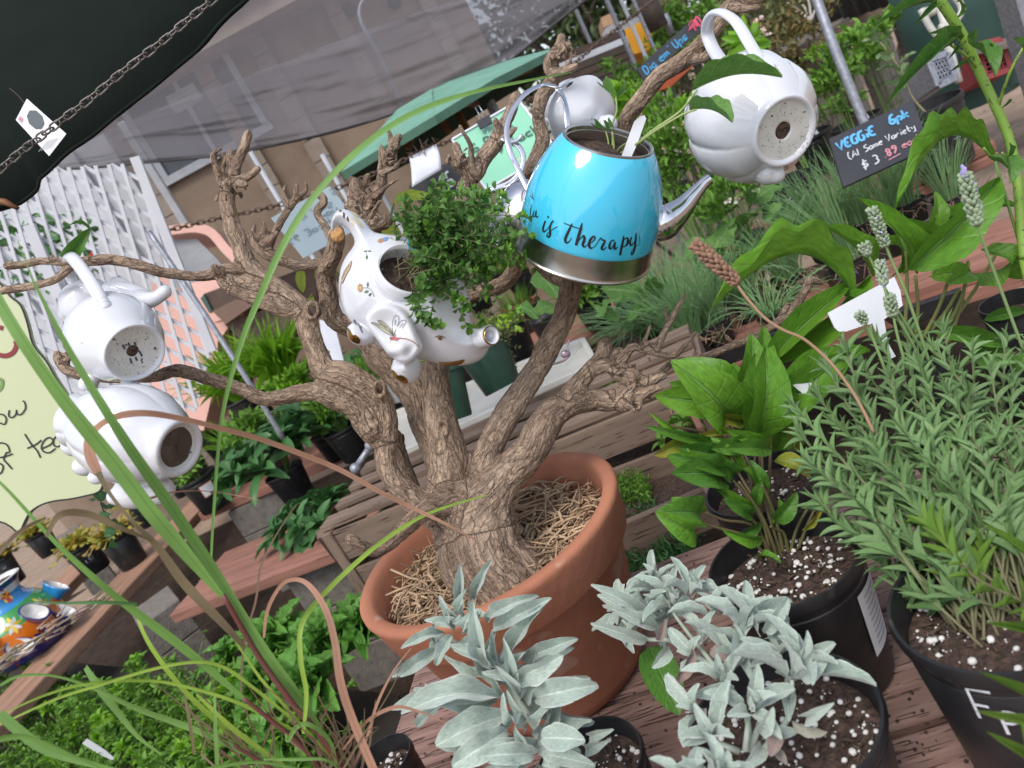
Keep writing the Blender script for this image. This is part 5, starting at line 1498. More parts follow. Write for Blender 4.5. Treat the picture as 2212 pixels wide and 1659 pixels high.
# far table with pots
ft = thing('block_table','far nursery table of pale pallets on concrete blocks','table',P(1860,60,6.2))
FA,FB = P(1722,108,5.6),P(2035,-10,6.4); FB.z = FA.z
df = (FB - FA).normalized(); nf = Vector((-df.y,df.x,0)); LF = (FB - FA).length
for k in range(15):
 s = LF * k / 15; bar(FA + df * s,FA + df * s + nf * .9,LF / 15 - .03,.03,(0,0,1),m_block,'deck_board',ft)
bar(FA - V3(0,0,.06),FB - V3(0,0,.06),.03,.08,(0,0,1),m_grey,'rail',ft)
for k in (0.03,.22,.5,.8):
 q = FA + df * LF * k; blockpost('concrete_block',q.x,q.y + .12,FA.z - .1,['concrete block at the left end of the far table','second concrete block under the far table','concrete block mid way under the far table','concrete block under the far table by the chair'][int(k * 5)if k < .9 else 3] if False else {0.03: 'concrete block at the left end of the far table',.22: 'second concrete block from the left under the far table',.5: 'concrete block midway under the far table',.8: 'concrete block under the right of the far table'}[k],yaw=.2,w=.2,sz=.1)
for i,(x,y,R,lb_) in enumerate(((1752,40,.085,'small black pot at the left of the far table'),(1775,34,.10,'black pot with feathery shrub on the far table'),(1822,26,.12,'large black pot right of the pole on the far table'),(1850,18,.11,'black pot between two larger ones on the far table'),(1880,8,.10,'black pot with white tag on the far table'),(1905,0,.1,'black pot with white writing on the far table'),(1930,-8,.1,'rightmost black pot on the far table'))):
 q = G(x,y + 14,FA.z); root,top,T = npot('nursery_pot',lb_,q if q.y < 12 and q.y > 0 else P(x,y + 14,6.4),R,.18,'pot')
 tagstick(root,root.location + V3(0,-.11,.05),.08,.03)
 if i in (3,4,5,6): bush(root,Vector(root.location) + V3(0,0,.3),(.1,.1,.06),120,.05,T_ov,l_olive,stems=3,base=top)
bt_ = thing('bare_shrub','bare pale twigs growing from a small pot at the top','shrub',P(1752,45,6.2))
mb = MB()
for (x,y) in ((1700,5),(1722,-6),(1740,-20),(1765,-10),(1710,20)): stem(mb,[P(1752,45,6.2),P((x + 1752) / 2 + 3,(y + 45) / 2,6.2),P(x,y,6.2)],.012,.004)
mb.obj('branches',mat('pale bark',(.50,.46,.42)),bt_)
slab('fallen_brick',[(1830,22),(1858,12),(1862,24),(1836,32)],6.0,.1,mat('red brown brick',(.20,.09,.07)),'red brown brick lying on the far table','brick')
# green bins,red crates,shelf,chair
gb = thing('green_bin','round dark green plastic barrel at the top right','barrel',G(2070,150,0))
mb = MB(); mb.lathe([(.24,0),(.27,.5),(.27,.95),(.25,.95),(.24,.5)],28,Matrix.Translation(P(2060,60,4.6) - V3(0,0,.45))); mb.obj('drum',m_barrel,gb)
cb2 = thing('green_cover','pleated dark green cover beside the barrel','cover',P(2140,30,4.6))
mb = MB(); q = P(2140,40,4.7)
mb.lathe([(.40,-.35),(.39,.0),(.36,.6)],60,Matrix.Translation(q),fn=lambda a,r,z: (r * (1 + .05 * math.cos(a * 14)),z)); mb.obj('cloth',m_barrel,cb2)
sh_ = thing('white_shelf','low grey white plank shelf above the red crates','shelf',P(2150,95,4.4))
mb = MB(); mb.poly([P(x,y,d_) for x,y,d_ in ((2075,112,4.2),(2190,90,4.2),(2200,62,4.7),(2110,84,4.7))],.03,V3(0,0,-1)); mb.obj('board',m_block,sh_,smooth=False)
def grid_crate(name,label,pts,d_,m,nb=7):
 root = thing(name,label,'crate',P(*pts[0],d_))
 a,b,c,d4 = [P(x,y,d_) for x,y in pts]
 for p0,p1 in ((a,b),(b,c),(c,d4),(d4,a)): bar(p0,p1,.03,.02,ZC,m,'rim',root)
 for k in range(1,nb):
  t = k / nb
  bar(a.lerp(b,t),d4.lerp(c,min(1,t + .25) if t < .75 else 1),.007,.006,ZC,m,'grid_bar',root)
  bar(a.lerp(d4,t),b.lerp(c,t),.007,.006,ZC,m,'grid_bar',root)
 mb = MB(); mb.poly([q - ZC * .3 for q in (a,b,c,d4)],.01,-ZC); mb.obj('back_panel',m,root,smooth=False)
 for p0,p1 in ((a,b),(b,c),(c,d4),(d4,a)):
  mb = MB(); mb.poly([p0 - ZC * .01,p1 - ZC * .01,p1 - ZC * .3,p0 - ZC * .3],.006,ZC.cross(p1 - p0).normalized()); mb.obj('wall',m,root,smooth=False)
 return root
grid_crate('milk_crate','faded red grid crate under the plank shelf at the top right',[(2112,98),(2160,86),(2182,150),(2128,168)],4.3,m_crate)
grid_crate('milk_crate','second red crate at the right behind the first one',[(2165,86),(2200,80),(2212,140),(2186,150)],4.5,m_crate)
grid_crate('grey_basket','grey and black plastic basket standing behind the eggplant seedling',[(2004,130),(2046,115),(2064,168),(2026,186)],3.9,m_galv,6)
wc = thing('white_chair','white curved metal chair behind the tall stem','chair',P(2050,60,4.2))
mb = MB()
stem(mb,[P(1990,20,4.2),P(2010,60,4.2),P(2050,110,4.2),P(2062,170,4.2)],.02,.018)
mb.obj('leg',m_tray,wc); mb = MB(); stem(mb,[P(2030,60,4.15),P(2060,50,4.15),P(2078,20,4.15),P(2060,-10,4.15)],.02,.018); mb.obj('armrest',m_tray,wc)
mb = MB(); mb.tube([P(2024,-10,4.2),P(2042,60,4.2),P(2058,130,4.2),P(2072,178,4.2)],.02,8); mb.obj('leg',m_tray,wc)
mb = MB(); mb.tube([P(1995,30,4.4),P(2075,5,4.4)],.03,8); mb.obj('seat',m_tray,wc)
# ================================================================ TERRACOTTA POT WITH THE BARE TREE
PC = V3(-.134,1.02,0); ZR = 1.055; ZTAB = .802
pt = thing('potted_tree','bare branching tree stump growing in a large terracotta pot full of straw','potted tree',V3(PC.x,PC.y,ZTAB))
mb = MB()
T = Matrix.Translation(PC)
rim = [(.001,ZTAB + .004),(.118,ZTAB),(.128,ZTAB + .003),(.136,ZTAB + .02),(.176,ZR - .068),(.180,ZR - .064),(.186,ZR - .066),(.191,ZR - .060),(.199,ZR - .016),(.2025,ZR - .008),(.2020,ZR - .002),(.198,ZR + .001),
       (.186,ZR + .001),(.181,ZR - .004),(.178,ZR - .014),(.170,ZR - .07),(.16,ZR - .075),(.001,ZR - .07)]
mb.lathe(rim,96,T)
o = mb.obj('terracotta_pot',m_terra,pt,auto=50)
mb = MB()
mb.lathe([(.165 * k / 10 + .0005,ZR - .062 + .012 * math.sin(k * 1.7)) for k in range(11)],40,T,fn=lambda a,r,z: (r,z + .014 * noise.noise(V3(math.cos(a) * r * 25,math.sin(a) * r * 25,3))))
mb.obj('mulch',m_mulch,pt)
# straw
smesh = []
for k in range(6):
 mb = MB(); L = .05
 pts = [V3(L * (t - .5),.009 * math.sin(t * 3 + k) * RND.uniform(-1,1),.004 * math.sin(t * 3 + k)) for t in (0,.33,.66,1)]
 mb.tube(pts,[.0012,.0015,.0014,.0010],5); me = mb.mesh('straw'); me.materials.append(m_straw); smesh.append(me)
def strawM(r0=.168):
 an = RND.random() * 6.28; r = r0 * math.sqrt(RND.random())
 q = PC + V3(math.cos(an) * r,math.sin(an) * r,ZR - .05 + RND.uniform(0,.022))
 d = V3(RND.gauss(0,1),RND.gauss(0,1),RND.gauss(0,.22)).normalized(); s = RND.choice((.3,.5,.7,1,1.4,2.1)) * RND.uniform(.8,1.2)
 e1,e2 = q + d * .025 * s - PC,q - d * .025 * s - PC
 if max(math.hypot(e1.x,e1.y),math.hypot(e2.x,e2.y)) > .176: s *= .35
 z = V3(0,0,1); y = z.cross(d).normalized(); z = d.cross(y)
 M = Matrix((d * s,y * (.35 + RND.random() ** 2 * 1.6),z * RND.uniform(.5,1.6))).transposed().to_4x4(); M.translation = q
 return M
for i in range(280):
 o = link('straw',smesh[i % 6],pt,m=strawM())
me0 = smesh[0]; v0 = np.array([v.co[:] for v in me0.vertices]); f0 = [tuple(p.vertices) for p in me0.polygons if len(p.vertices) == 4]
scatter('loose_straw',(v0,f0,np.zeros((len(v0),2))),[strawM() for _ in range(1100)],m_straw,pt,kind='stuff')
# longer tracked straws
mb = MB()
Z8b = lambda x,y: (708 + .36 * x,1062 + .36 * y)
for (a,b,r) in (((300,540),(600,640),.0018),((285,645),(350,740),.0014),((490,300),(560,570),.0013),((560,570),(670,700),.0012),((440,530),(700,620),.0013),((1170,190),(1350,-30),.0018),((1130,440),(1230,200),.0016),((980,560),(1020,430),.0012)):
 A_ = P(*Z8b(*a),1.0); B_ = P(*Z8b(*b),1.02)
 A_ = G(*Z8b(*a),ZR - .03); B_ = G(*Z8b(*b),ZR - .028)
 mb = MB(); mb.tube([A_,A_.lerp(B_,.5) + rv(.002),B_],r,6); mb.obj('straw',m_straw,pt)
# ---- trunk and limbs: picture x,y,radius (picture px),depth
E_ = 1.1
LIMBS = [
 [(1105,1300,100,1.03),(1080,1240,92,1.03),(1060,1200,88,1.03),(1035,1140,84,1.05),(1005,1085,80,1.07),(985,1045,62,1.08)],
 [(1070,1290,80,1.06),(1040,1235,80,1.05),(1010,1150,74,1.07),(985,1060,58,1.08),(968,985,46,1.08),(956,930,39,1.08),(949,870,34,1.09),(944,810,31,1.1),(942,750,24,1.12)],
 [(975,1020,44,1.10),(925,925,36,1.13),(893,855,33,1.15),(855,805,31,1.17),(813,770,27,1.18),(775,715,24,1.18),(728,690,22,1.17),(709,640,21,1.16),(703,593,20,1.15),(722,540,19,1.12),(730,502,18,1.1)],
 [(706,665,12,1.17),(694,650,9,1.15)],
 [(722,560,12,1.15),(693,569,12,1.16),(654,574,12,1.17),(610,563,13,1.18),(575,546,15,1.18),(556,528,15,1.18),(545,505,10,1.18)],
 [(575,540,14,1.18),(594,499,9,1.18),(618,461,8,1.18),(638,430,8,1.18),(640,398,5,1.18)],[(625,450,7,1.18),(612,420,6,1.18),(618,400,4,1.18)],[(640,430,6,1.18),(662,412,5,1.18),(660,392,3,1.18)],
 [(556,528,12,1.18),(548,500,6,1.18),(552,484,3,1.18)],[(562,520,10,1.18),(572,494,6,1.17),(568,478,3,1.17)],[(552,520,10,1.18),(536,512,6,1.18)],[(566,530,12,1.18),(588,512,8,1.17),(600,500,4,1.17)],
 [(718,520,11,1.13),(706,493,9,1.15),(686,460,9,1.16),(700,437,9,1.16),(692,422,9,1.16),(674,418,7,1.16)],
 [(955,1110,44,1.06),(905,1085,32,1.07),(858,1050,26,1.07),(832,1010,24,1.07),(829,950,26,1.07),(828,895,29,1.07),(806,848,33,1.07),(760,818,33,1.07),(715,812,32,1.07),(695,800,27,1.07),(679,758,24,1.07),(667,711,24,1.07),(655,668,26,1.07),(612,636,27,1.07),(565,606,26,1.07),(533,572,23,1.07),(518,531,20,1.07),(503,495,20,1.07),(493,455,18,1.07),(492,418,17,1.07),(503,380,15,1.07),(515,346,12,1.07),(529,313,11,1.07),(536,289,10,1.07)],
 [(493,412,14,1.07),(474,378,10,1.06),(462,335,7,1.05),(479,320,4,1.04)],[(470,360,8,1.06),(462,345,8,1.06),(458,330,4,1.06)],[(512,392,13,1.06),(540,378,9,1.05),(558,364,8,1.04)],[(504,365,12,1.08),(499,345,11,1.08),(498,328,8,1.08)],[(490,398,12,1.06),(480,372,6,1.09),(486,345,6,1.1),(478,332,4,1.1)],[(515,395,10,1.05),(532,398,7,1.04)],
 [(655,672,22,1.07),(612,665,18,1.06),(576,652,17,1.05),(530,640,14,1.05),(500,628,13,1.05),(478,605,12,1.06),(500,585,12,1.07)],[(500,628,10,1.05),(495,600,12,1.06),(520,580,14,1.07)],[(475,600,12,1.06),(520,612,12,1.06),(560,625,12,1.06)],
 [(520,590,20,1.07),(495,583,16,1.06),(468,590,14,1.06),(432,597,12,1.06),(360,590,12,1.05),(313,578,12,1.04),(252,562,12,1.04),(202,562,12,1.03),(162,567,10,1.03),(90,563,9,1.03),(54,570,9,1.03),(16,575,10,1.03)],[(470,588,10,1.05),(462,575,8,1.04)],[(118,560,5,1.03),(112,549,3,1.03)],
 [(200,562,9,1.03),(155,575,10,1.03),(119,603,9,1.03),(72,617,9,1.03),(0,629,10,1.03),(-50,630,10,1.03)],
 [(800,930,26,1.06),(768,884,24,1.06),(722,857,26,1.06),(668,844,20,1.06),(576,862,17,1.05),(522,841,16,1.05),(468,823,15,1.05),(389,801,15,1.05),(324,815,13,1.07),(216,815,12,1.09),(155,805,12,1.09),(132,783,12,1.09),(124,764,9,1.09)],[(829,960,24,1.07),(800,935,24,1.07),(770,900,20,1.06)],[(135,785,8,1.09),(150,772,6,1.09),(140,762,4,1.09)],
 [(905,1100,26,1.12),(872,1020,22,1.14),(852,940,20,1.15)],
 [(1005,1090,50,1.07),(1035,1035,34,1.08),(1068,950,31,1.08),(1111,870,29,1.09),(1162,790,28,1.1),(1200,722,26,1.11),(1224,660,25,1.12),(1240,608,27,1.13)],
 [(1030,1110,60,1.04),(1075,1050,46,1.05),(1135,988,40,1.06),(1180,918,36,1.07),(1223,873,32,1.08),(1270,862,26,1.09),(1318,864,25,1.09),(1356,852,26,1.09),(1400,828,14,1.08),(1434,812,8,1.07)],[(1360,850,20,1.09),(1378,830,20,1.09),(1350,810,22,1.1),(1330,800,18,1.11)],[(1365,865,14,1.08),(1410,840,10,1.06),(1430,838,5,1.05)],[(1320,862,22,1.09),(1350,880,16,1.08)],[(1395,825,10,1.08),(1418,806,7,1.09)],
 [(1220,870,28,1.08),(1235,845,23,1.09),(1270,805,19,1.1),(1300,768,19,1.11),(1308,738,16,1.11)],[(1262,812,16,1.1),(1300,790,14,1.1),(1330,795,16,1.1)],
 [(1335,800,18,1.1),(1322,782,14,1.11),(1338,757,12,1.11)],[(1330,790,14,1.1),(1350,768,12,1.1),(1367,750,10,1.1),(1393,757,9,1.1),(1424,765,8,1.1),(1453,768,8,1.1),(1478,745,7,1.1),(1502,719,5,1.1)],
 [(1417,760,9,1.1),(1430,728,9,1.1),(1443,704,8,1.1),(1462,668,7,1.1),(1480,635,5,1.1)],[(1443,690,5,1.1),(1436,668,4,1.1),(1446,660,2,1.1)],[(1385,752,6,1.1),(1398,722,5,1.1),(1404,702,4,1.1)],[(1385,742,6,1.1),(1415,743,5,1.1)],
 [(1360,870,12,1.1),(1410,822,9,1.12),(1453,785,9,1.14),(1502,776,9,1.16),(1560,757,9,1.17),(1610,735,9,1.18),(1670,703,10,1.19),(1697,680,11,1.2),(1722,655,10,1.2),(1740,625,9,1.2),(1752,606,11,1.2),(1775,612,6,1.2)],[(1750,608,9,1.2),(1722,610,4,1.2)],[(1685,690,9,1.2),(1694,664,4,1.2),(1698,652,3,1.2)],[(1585,745,6,1.18),(1568,725,4,1.18)],
 [(965,1085,40,1.03),(924,1095,27,1.01),(888,1127,21,1.0),(852,1163,18,.99),(816,1188,15,.98),(785,1180,14,.97),(756,1163,12,.96)],
 [(1240,610,18,1.16),(1180,590,14,1.22),(1140,500,16,1.25),(1128,430,16,1.25),(1130,385,15,1.22),(1151,353,18,1.2),(1170,306,17,1.18),(1165,252,15,1.17),(1172,205,16,1.17),(1194,170,17,1.17),(1187,137,18,1.17),(1207,103,13,1.17),(1212,80,10,1.17)],[(1200,112,10,1.17),(1230,98,10,1.17)],[(1196,160,12,1.16),(1236,148,9,1.15),(1246,142,7,1.15)],[(1160,250,7,1.16),(1147,235,5,1.15)],
 [(900,760,20,1.16),(930,690,18,1.18),(965,655,17,1.19),(1021,638,17,1.2),(1066,622,17,1.2),(1104,596,18,1.2),(1129,545,18,1.22)],
 [(930,760,20,1.17),(930,620,18,1.22),(960,520,18,1.24),(992,450,18,1.24),(1003,400,16,1.24),(1030,373,18,1.24),(1047,341,18,1.24),(1071,305,17,1.24),(1087,271,15,1.24),(1103,241,13,1.24),(1118,205,12,1.24)],[(1075,285,9,1.23),(1070,258,7,1.22)],[(1090,300,9,1.23),(1108,282,6,1.22),(1116,276,4,1.22)],
 [(1015,392,13,1.24),(1003,360,12,1.23),(991,335,10,1.22),(985,313,9,1.22)],[(1025,365,8,1.23),(1020,340,7,1.22),(1016,311,6,1.21),(1000,285,5,1.2),(993,272,5,1.2)],[(1000,362,9,1.23),(966,346,6,1.22)],[(998,372,8,1.23),(972,352,5,1.22)],
 [(880,780,22,1.18),(850,680,22,1.22),(820,580,22,1.24),(800,520,28,1.24),(790,475,34,1.23),(775,431,26,1.22),(765,394,12,1.21)],[(805,440,16,1.22),(822,400,13,1.21),(828,355,12,1.2),(851,318,10,1.19),(862,292,7,1.18)],[(848,308,7,1.19),(840,285,5,1.18),(837,275,4,1.18)],[(855,308,7,1.19),(868,294,4,1.18)],[(828,372,7,1.2),(852,362,7,1.19),(860,352,5,1.18)],[(812,425,9,1.2),(832,405,5,1.18),(848,394,4,1.17),(862,386,3,1.17)],[(822,360,6,1.2),(822,325,5,1.2),(824,312,3,1.2)],[(790,400,10,1.22),(794,378,8,1.21)],[(800,480,22,1.22),(830,480,16,1.2),(842,470,12,1.19)],[(800,470,7,1.19),(812,448,5,1.17),(822,434,5,1.16)],[(765,450,12,1.22),(748,446,8,1.21)],
 [(1240,610,18,1.17),(1300,560,16,1.24),(1340,440,16,1.26),(1345,330,15,1.26),(1354,256,18,1.24),(1390,209,18,1.22),(1426,163,19,1.2),(1474,132,20,1.18),(1514,95,19,1.16),(1546,56,18,1.15),(1582,16,20,1.15),(1618,4,16,1.15),(1670,-22,14,1.15)],[(1500,130,14,1.17),(1522,124,9,1.15),(1536,118,8,1.14)],[(1518,120,6,1.15),(1533,105,4,1.14)],[(1590,22,10,1.14),(1640,16,7,1.13)],
]
mb = MB(); AX = []
for li,L in enumerate(LIMBS):
 sp = smoothpath(L,5)
 pts = []; rad = []
 for (x,y,r,d) in sp:
  q = P(x,y,d); rr = px(r,d)
  rr *= 1 + .10 * noise.noise(q * 22)
  q = q + Vector((noise.noise(q * 18),noise.noise(q * 18 + V3(5,0,0)),noise.noise(q * 18 + V3(0,7,0)))) * rr * .22
  pts.append(q); rad.append(rr)
 mb.tube(pts,rad,12)
 s = 0; fa = None
 for i,q in enumerate(pts):
  t = (pts[min(i + 1,len(pts) - 1)] - pts[max(0,i - 1)]).normalized()
  fa = t.orthogonal().normalized() if fa is None else (fa - t * fa.dot(t)).normalized()
  if i: s += (q - pts[i - 1]).length
  AX.append((q,t,s,rad[i],li,fa.copy(),t.cross(fa)))
 for e,k in ((0,0),(-1,1)):
  mb.ball(pts[e],rad[e] * (.95 if len(L) > 6 else .8),8)
# spiky splinters on cluster ends
for (x,y,r,d) in ((500,400,26,1.07),(556,520,26,1.18),(800,430,30,1.21),(845,330,16,1.19),(1000,345,22,1.22),(1385,835,34,1.08),(1215,120,20,1.16),(1340,790,22,1.1)):
 for k in range(22):
  q = P(x + RND.gauss(0,r * .6),y + RND.gauss(0,r * .6),d + RND.gauss(0,.008)); dd = (rv(.6) + YC * .7 + XC * RND.uniform(-.3,.5)).normalized()
  mb.tube([q - dd * .006,q + dd * RND.uniform(.004,.014)],[.0032,.0012],5)
# knots
for (x,y,d) in ((948,960,1.055),(955,925,1.055),(820,840,1.045),(1008,1000,1.07),(1372,870,1.07),(675,670,1.05)):
 c = P(x,y,d)
 for k in range(12):
  a = k / 12 * 6.283; q = c + XC * math.cos(a) * .0075 + YC * math.sin(a) * .011; mb.ball(q,.0042,6)
tr_o = mb.obj('trunk',bpy.data.materials.new('bark'),pt)
VOX = .0021
bake(tr_o,[('REMESH',dict(mode='VOXEL',voxel_size=VOX,use_smooth_shade=True)),('SMOOTH',dict(factor=.5,iterations=3))])
me = tr_o.data; nv = len(me.vertices); co = np.zeros(nv * 3,np.float32); me.vertices.foreach_get('co',co); co = co.reshape(-1,3)
no_ = np.zeros(nv * 3,np.float32); me.vertices.foreach_get('normal',no_); no_ = no_.reshape(-1,3)
kd = KDTree(len(AX))
for i,a in enumerate(AX): kd.insert(a[0],i)
kd.balance()
bark = np.zeros((nv,3),np.float32)
for i in range(nv):
 _,k,_ = kd.find(Vector(co[i].tolist()))
 q,t,s,r_x,li,fa,fb = AX[k]
 p = Vector(co[i].tolist()) - q
 b_ = V3(p.dot(fa),p.dot(fb),(s + p.dot(t)) * .42 + li * .37)
 bark[i] = b_[:]
 h = noise.fractal(b_ * 90,.9,2.1,4) ; rdg = 1 - abs(noise.noise(V3(b_.x * 150,b_.y * 150,b_.z * 110))) * 2.2
 co[i] += no_[i] * (min(.0011,r_x * .09) * (h * 1.2) - .0019 * max(0,rdg - .4) * min(1,r_x / .012))
me.vertices.foreach_set('co',co.ravel())
at = me.attributes.new('bark','FLOAT_VECTOR','POINT'); at.data.foreach_set('vector',bark.ravel())
me.update()
bm_ = tr_o.data.materials[0]; bm_.use_nodes = True; nt = bm_.node_tree; L = nt.links.new; b = nt.nodes['Principled BSDF']
b.inputs['Roughness'].default_value = .9; b.inputs['Specular IOR Level'].default_value = .15
aa = nd(nt,'ShaderNodeAttribute'); aa.attribute_name = 'bark'
nw = nd(nt,'ShaderNodeTexNoise',ins={'Scale': 60,'Detail': 3}); L(aa.outputs['Vector'],nw.inputs['Vector'])
va = nd(nt,'ShaderNodeVectorMath',operation='SCALE'); va.inputs['Scale'].default_value = .016; L(nw.outputs['Color'],va.inputs[0])
vb = nd(nt,'ShaderNodeVectorMath',operation='ADD'); L(aa.outputs['Vector'],vb.inputs[0]); L(va.outputs[0],vb.inputs[1])
vo = nd(nt,'ShaderNodeTexVoronoi',feature='DISTANCE_TO_EDGE',ins={'Scale': 135}); L(vb.outputs[0],vo.inputs['Vector'])
def mth(op,a,b_=None,c_=None):
 n = nd(nt,'ShaderNodeMath',operation=op)
 for i,q in enumerate((a,b_,c_)):
  if q is None: continue
  if isinstance(q,(int,float)): n.inputs[i].default_value = q
  else: L(q,n.inputs[i])
 return n.outputs[0]
def noi(sc_,det=5,vec=None,z=1.):
 mp = nd(nt,'ShaderNodeMapping'); mp.inputs['Scale'].default_value = (1,1,z); L(vec or aa.outputs['Vector'],mp.inputs[0])
 n = nd(nt,'ShaderNodeTexNoise',ins={'Scale': sc_,'Detail': det,'Distortion': .6}); L(mp.outputs[0],n.inputs['Vector']); return n.outputs[0]
def rmp(x,a,b_,c_,d_):
 r = nd(nt,'ShaderNodeMapRange'); r.inputs[1].default_value = a; r.inputs[2].default_value = b_; r.inputs[3].default_value = c_; r.inputs[4].default_value = d_; L(x,r.inputs[0]); return r.outputs[0]
crack = rmp(vo.outputs['Distance'],0,.11,0,1)
crack = mth('MAXIMUM',crack,rmp(noi(38,3),.42,.60,0,1))          # cracks fade out in patches
fib = rmp(mth('ABSOLUTE',mth('SUBTRACT',noi(120,6,z=.8),.5)),0,.085,0,1)
fib2 = rmp(mth('ABSOLUTE',mth('SUBTRACT',noi(230,6,z=.7),.5)),0,.10,.25,1)
big = noi(16,5); fine = noi(520,4,z=1.6)
h_ = mth('ADD',mth('MULTIPLY',crack,.8),mth('ADD',mth('MULTIPLY',fib,.9),mth('MULTIPLY',fib2,.5)))
rc = ramp(nt,.32,.68,(.27,.19,.138,1),(.46,.34,.25,1)); L(big,rc.inputs[0])
val = mth('MULTIPLY',rmp(h_,.2,2.2,.28,1.12),rmp(fine,.3,.7,.72,1.25))
hs = nd(nt,'ShaderNodeHueSaturation'); L(val,hs.inputs['Value']); L(rc.outputs[0],hs.inputs['Color']); L(hs.outputs[0],b.inputs['Base Color'])
bp = nd(nt,'ShaderNodeBump',ins={'Strength': 1.,'Distance': .0016}); L(mth('ADD',h_,mth('MULTIPLY',fine,.7)),bp.inputs['Height']); L(bp.outputs[0],b.inputs['Normal'])
# fresh cut wood face
m_cut = mat('fresh cut wood',(.50,.27,.10),(.34,.17,.07),rough=.8,scale=60,bump=.6,bscale=150)
mb = MB(); c = P(730,508,1.085); mb.ball(c,(px(16,1.09),px(16,1.09),.006),14,Matrix((XC,YC,(ZC + YC * .25).normalized())).transposed()); mb.obj('cut_face',m_cut,pt)
# ================================================================ helpers for hanging pieces
def frame_from(axis,hint=None):
 """matrix whose Z is axis; X towards camera-right"""
 z = Vector(axis).normalized(); x = Vector(hint) if hint is not None else XC
 x = (x - z * x.dot(z)).normalized(); y = z.cross(x)
 return Matrix((x,y,z)).transposed()
class Surf:
 def __init__(s,objs):
  V = []; F = []
  dg = bpy.context.evaluated_depsgraph_get(); dg.update()
  for o in objs:
   ev = o.evaluated_get(dg); me = ev.data; k = len(V); mw_ = o.matrix_world if o.parent is None else Matrix()
   V += [v.co.copy() for v in me.vertices]; F += [tuple(i + k for i in p.vertices) for p in me.polygons]
  s.t = BVHTree.FromPolygons(V,F)
 def hit(s,x,y):
  r = ray(x,y).normalized(); h = s.t.ray_cast(CAM,r)
  return (h[0],h[1]) if h[0] is not None else None
def decal_poly(surf,pts,m,parent,name,off=.0006,n=9,smooth=4):
 """flat print laid on a curved surface: fan of rings between centre and outline"""
 pts = [tuple(q) for q in smoothpath(list(pts) + [pts[0]],smooth)][:-1]
 cx_ = sum(p[0] for p in pts) / len(pts); cy_ = sum(p[1] for p in pts) / len(pts)
 mb = MB(); vs = []; N = len(pts); ok = True
 for k in range(n + 1):
  t = k / n
  for (x,y) in pts:
   h = surf.hit(cx_ + (x - cx_) * t,cy_ + (y - cy_) * t)
   if h is None: vs.append(None)
   else:
    nn = h[1] if h[1].dot(ZC) > 0 else -h[1]
    vs.append(h[0] + nn * off)
 fs = []
 for k in range(n):
  for i in range(N):
   q = (k * N + i,k * N + (i + 1) % N,(k + 1) * N + (i + 1) % N,(k + 1) * N + i)
   if all(vs[j] is not None for j in q): fs.append(q)
 vs = [v if v is not None else Vector((0,0,0)) for v in vs]
 used = sorted({j for q in fs for j in q}); mp_ = {j: i for i,j in enumerate(used)}
 mb.add([vs[j] for j in used],[tuple(mp_[j] for j in q) for q in fs])
 return mb.obj(name,m,parent) if used else None
def decal_strokes(surf,strokes,m,parent,name,off=.0007,mb=None):
 """strokes: lists of (x, y, width px)"""
 own = mb is None
 mb = mb or MB()
 for s in strokes:
  sp = smoothpath(s,5) if len(s) > 2 else smoothpath([s[0],((s[0][0] + s[1][0]) / 2,(s[0][1] + s[1][1]) / 2,(s[0][2] + s[1][2]) / 2),s[1]],4)
  pts = []; ws = []; ns = []
  for (x,y,w) in sp:
   h = surf.hit(x,y)
   if h is None: continue
   nn = h[1] if h[1].dot(ZC) > 0 else -h[1]
   pts.append(h[0] + nn * off); ws.append(px(max(w,.6),(h[0] - CAM).dot(FW))); ns.append(nn)
  if len(pts) > 1: mb.ribbon(pts,ws,ns)
 if own and mb.v: return mb.obj(name,m,parent)
def chainblob(mb,pts,n=14):
 """swept round body through picture points (x, y, r px, d)"""
 sp = smoothpath(pts,5) if len(pts) > 2 else pts
 w = [P(q[0],q[1],q[3]) for q in sp]; r = [px(q[2],q[3]) for q in sp]
 mb.tube(w,r,n); mb.ball(w[0],r[0] * .99,n); mb.ball(w[-1],r[-1] * .99,n)
def fball(mb,x,y,d,rx,ry,rz,rot=0.,n=20):
 """ellipsoid in camera axes; rx, ry picture px, rz depth px; rot degrees anticlockwise on picture"""
 a = math.radians(rot)
 X = XC * math.cos(a) + YC * math.sin(a); Y = -XC * math.sin(a) + YC * math.cos(a)
 M = Matrix((X,Y,ZC)).transposed()
 mb.ball(P(x,y,d),(px(rx,d),px(ry,d),px(rz,d)),n,M)
# ================================================================ BLUE KETTLE
KD = 1.05
kt = thing('blue_kettle','turquoise enamel kettle planter lettered is therapy with steel spout and base','kettle',P(1262,548,KD))
kb = P(1258,541,KD)
kax = facing(1290,440,76.5,69)
KM = Matrix.Translation(kb) @ frame_from(kax).to_4x4()
R0 = px(147,KD)
s_ = R0 / .0862
prof_b = [(.0862,-.002),(.0875,-.0005),(.0875,.001),(.0862,.0025),(.0855,.004),(.0852,.018),(.0850,.030)]
mb = MB(); mb.lathe([(.001,0),(.08,-.001)] + prof_b,96,KM @ Matrix.Scale(s_,4)); kbase = mb.obj('steel_base',m_steel,kt,auto=40)
prof_e = [(.0852,.030),(.0856,.031),(.0858,.034),(.0856,.046),(.0845,.060),(.0825,.075),(.0790,.090),(.0742,.104),(.0685,.117),(.0620,.129),(.0575,.136),(.0535,.1405)]
mb = MB(); mb.lathe(prof_e,96,KM @ Matrix.Scale(s_,4)); kbody = mb.obj('enamel_body',m_cyan,kt)
prof_r = [(.0538,.1403),(.0535,.1425),(.0520,.1430),(.0500,.1415),(.0497,.137),(.0488,.1365),(.0486,.131),(.049,.118)]
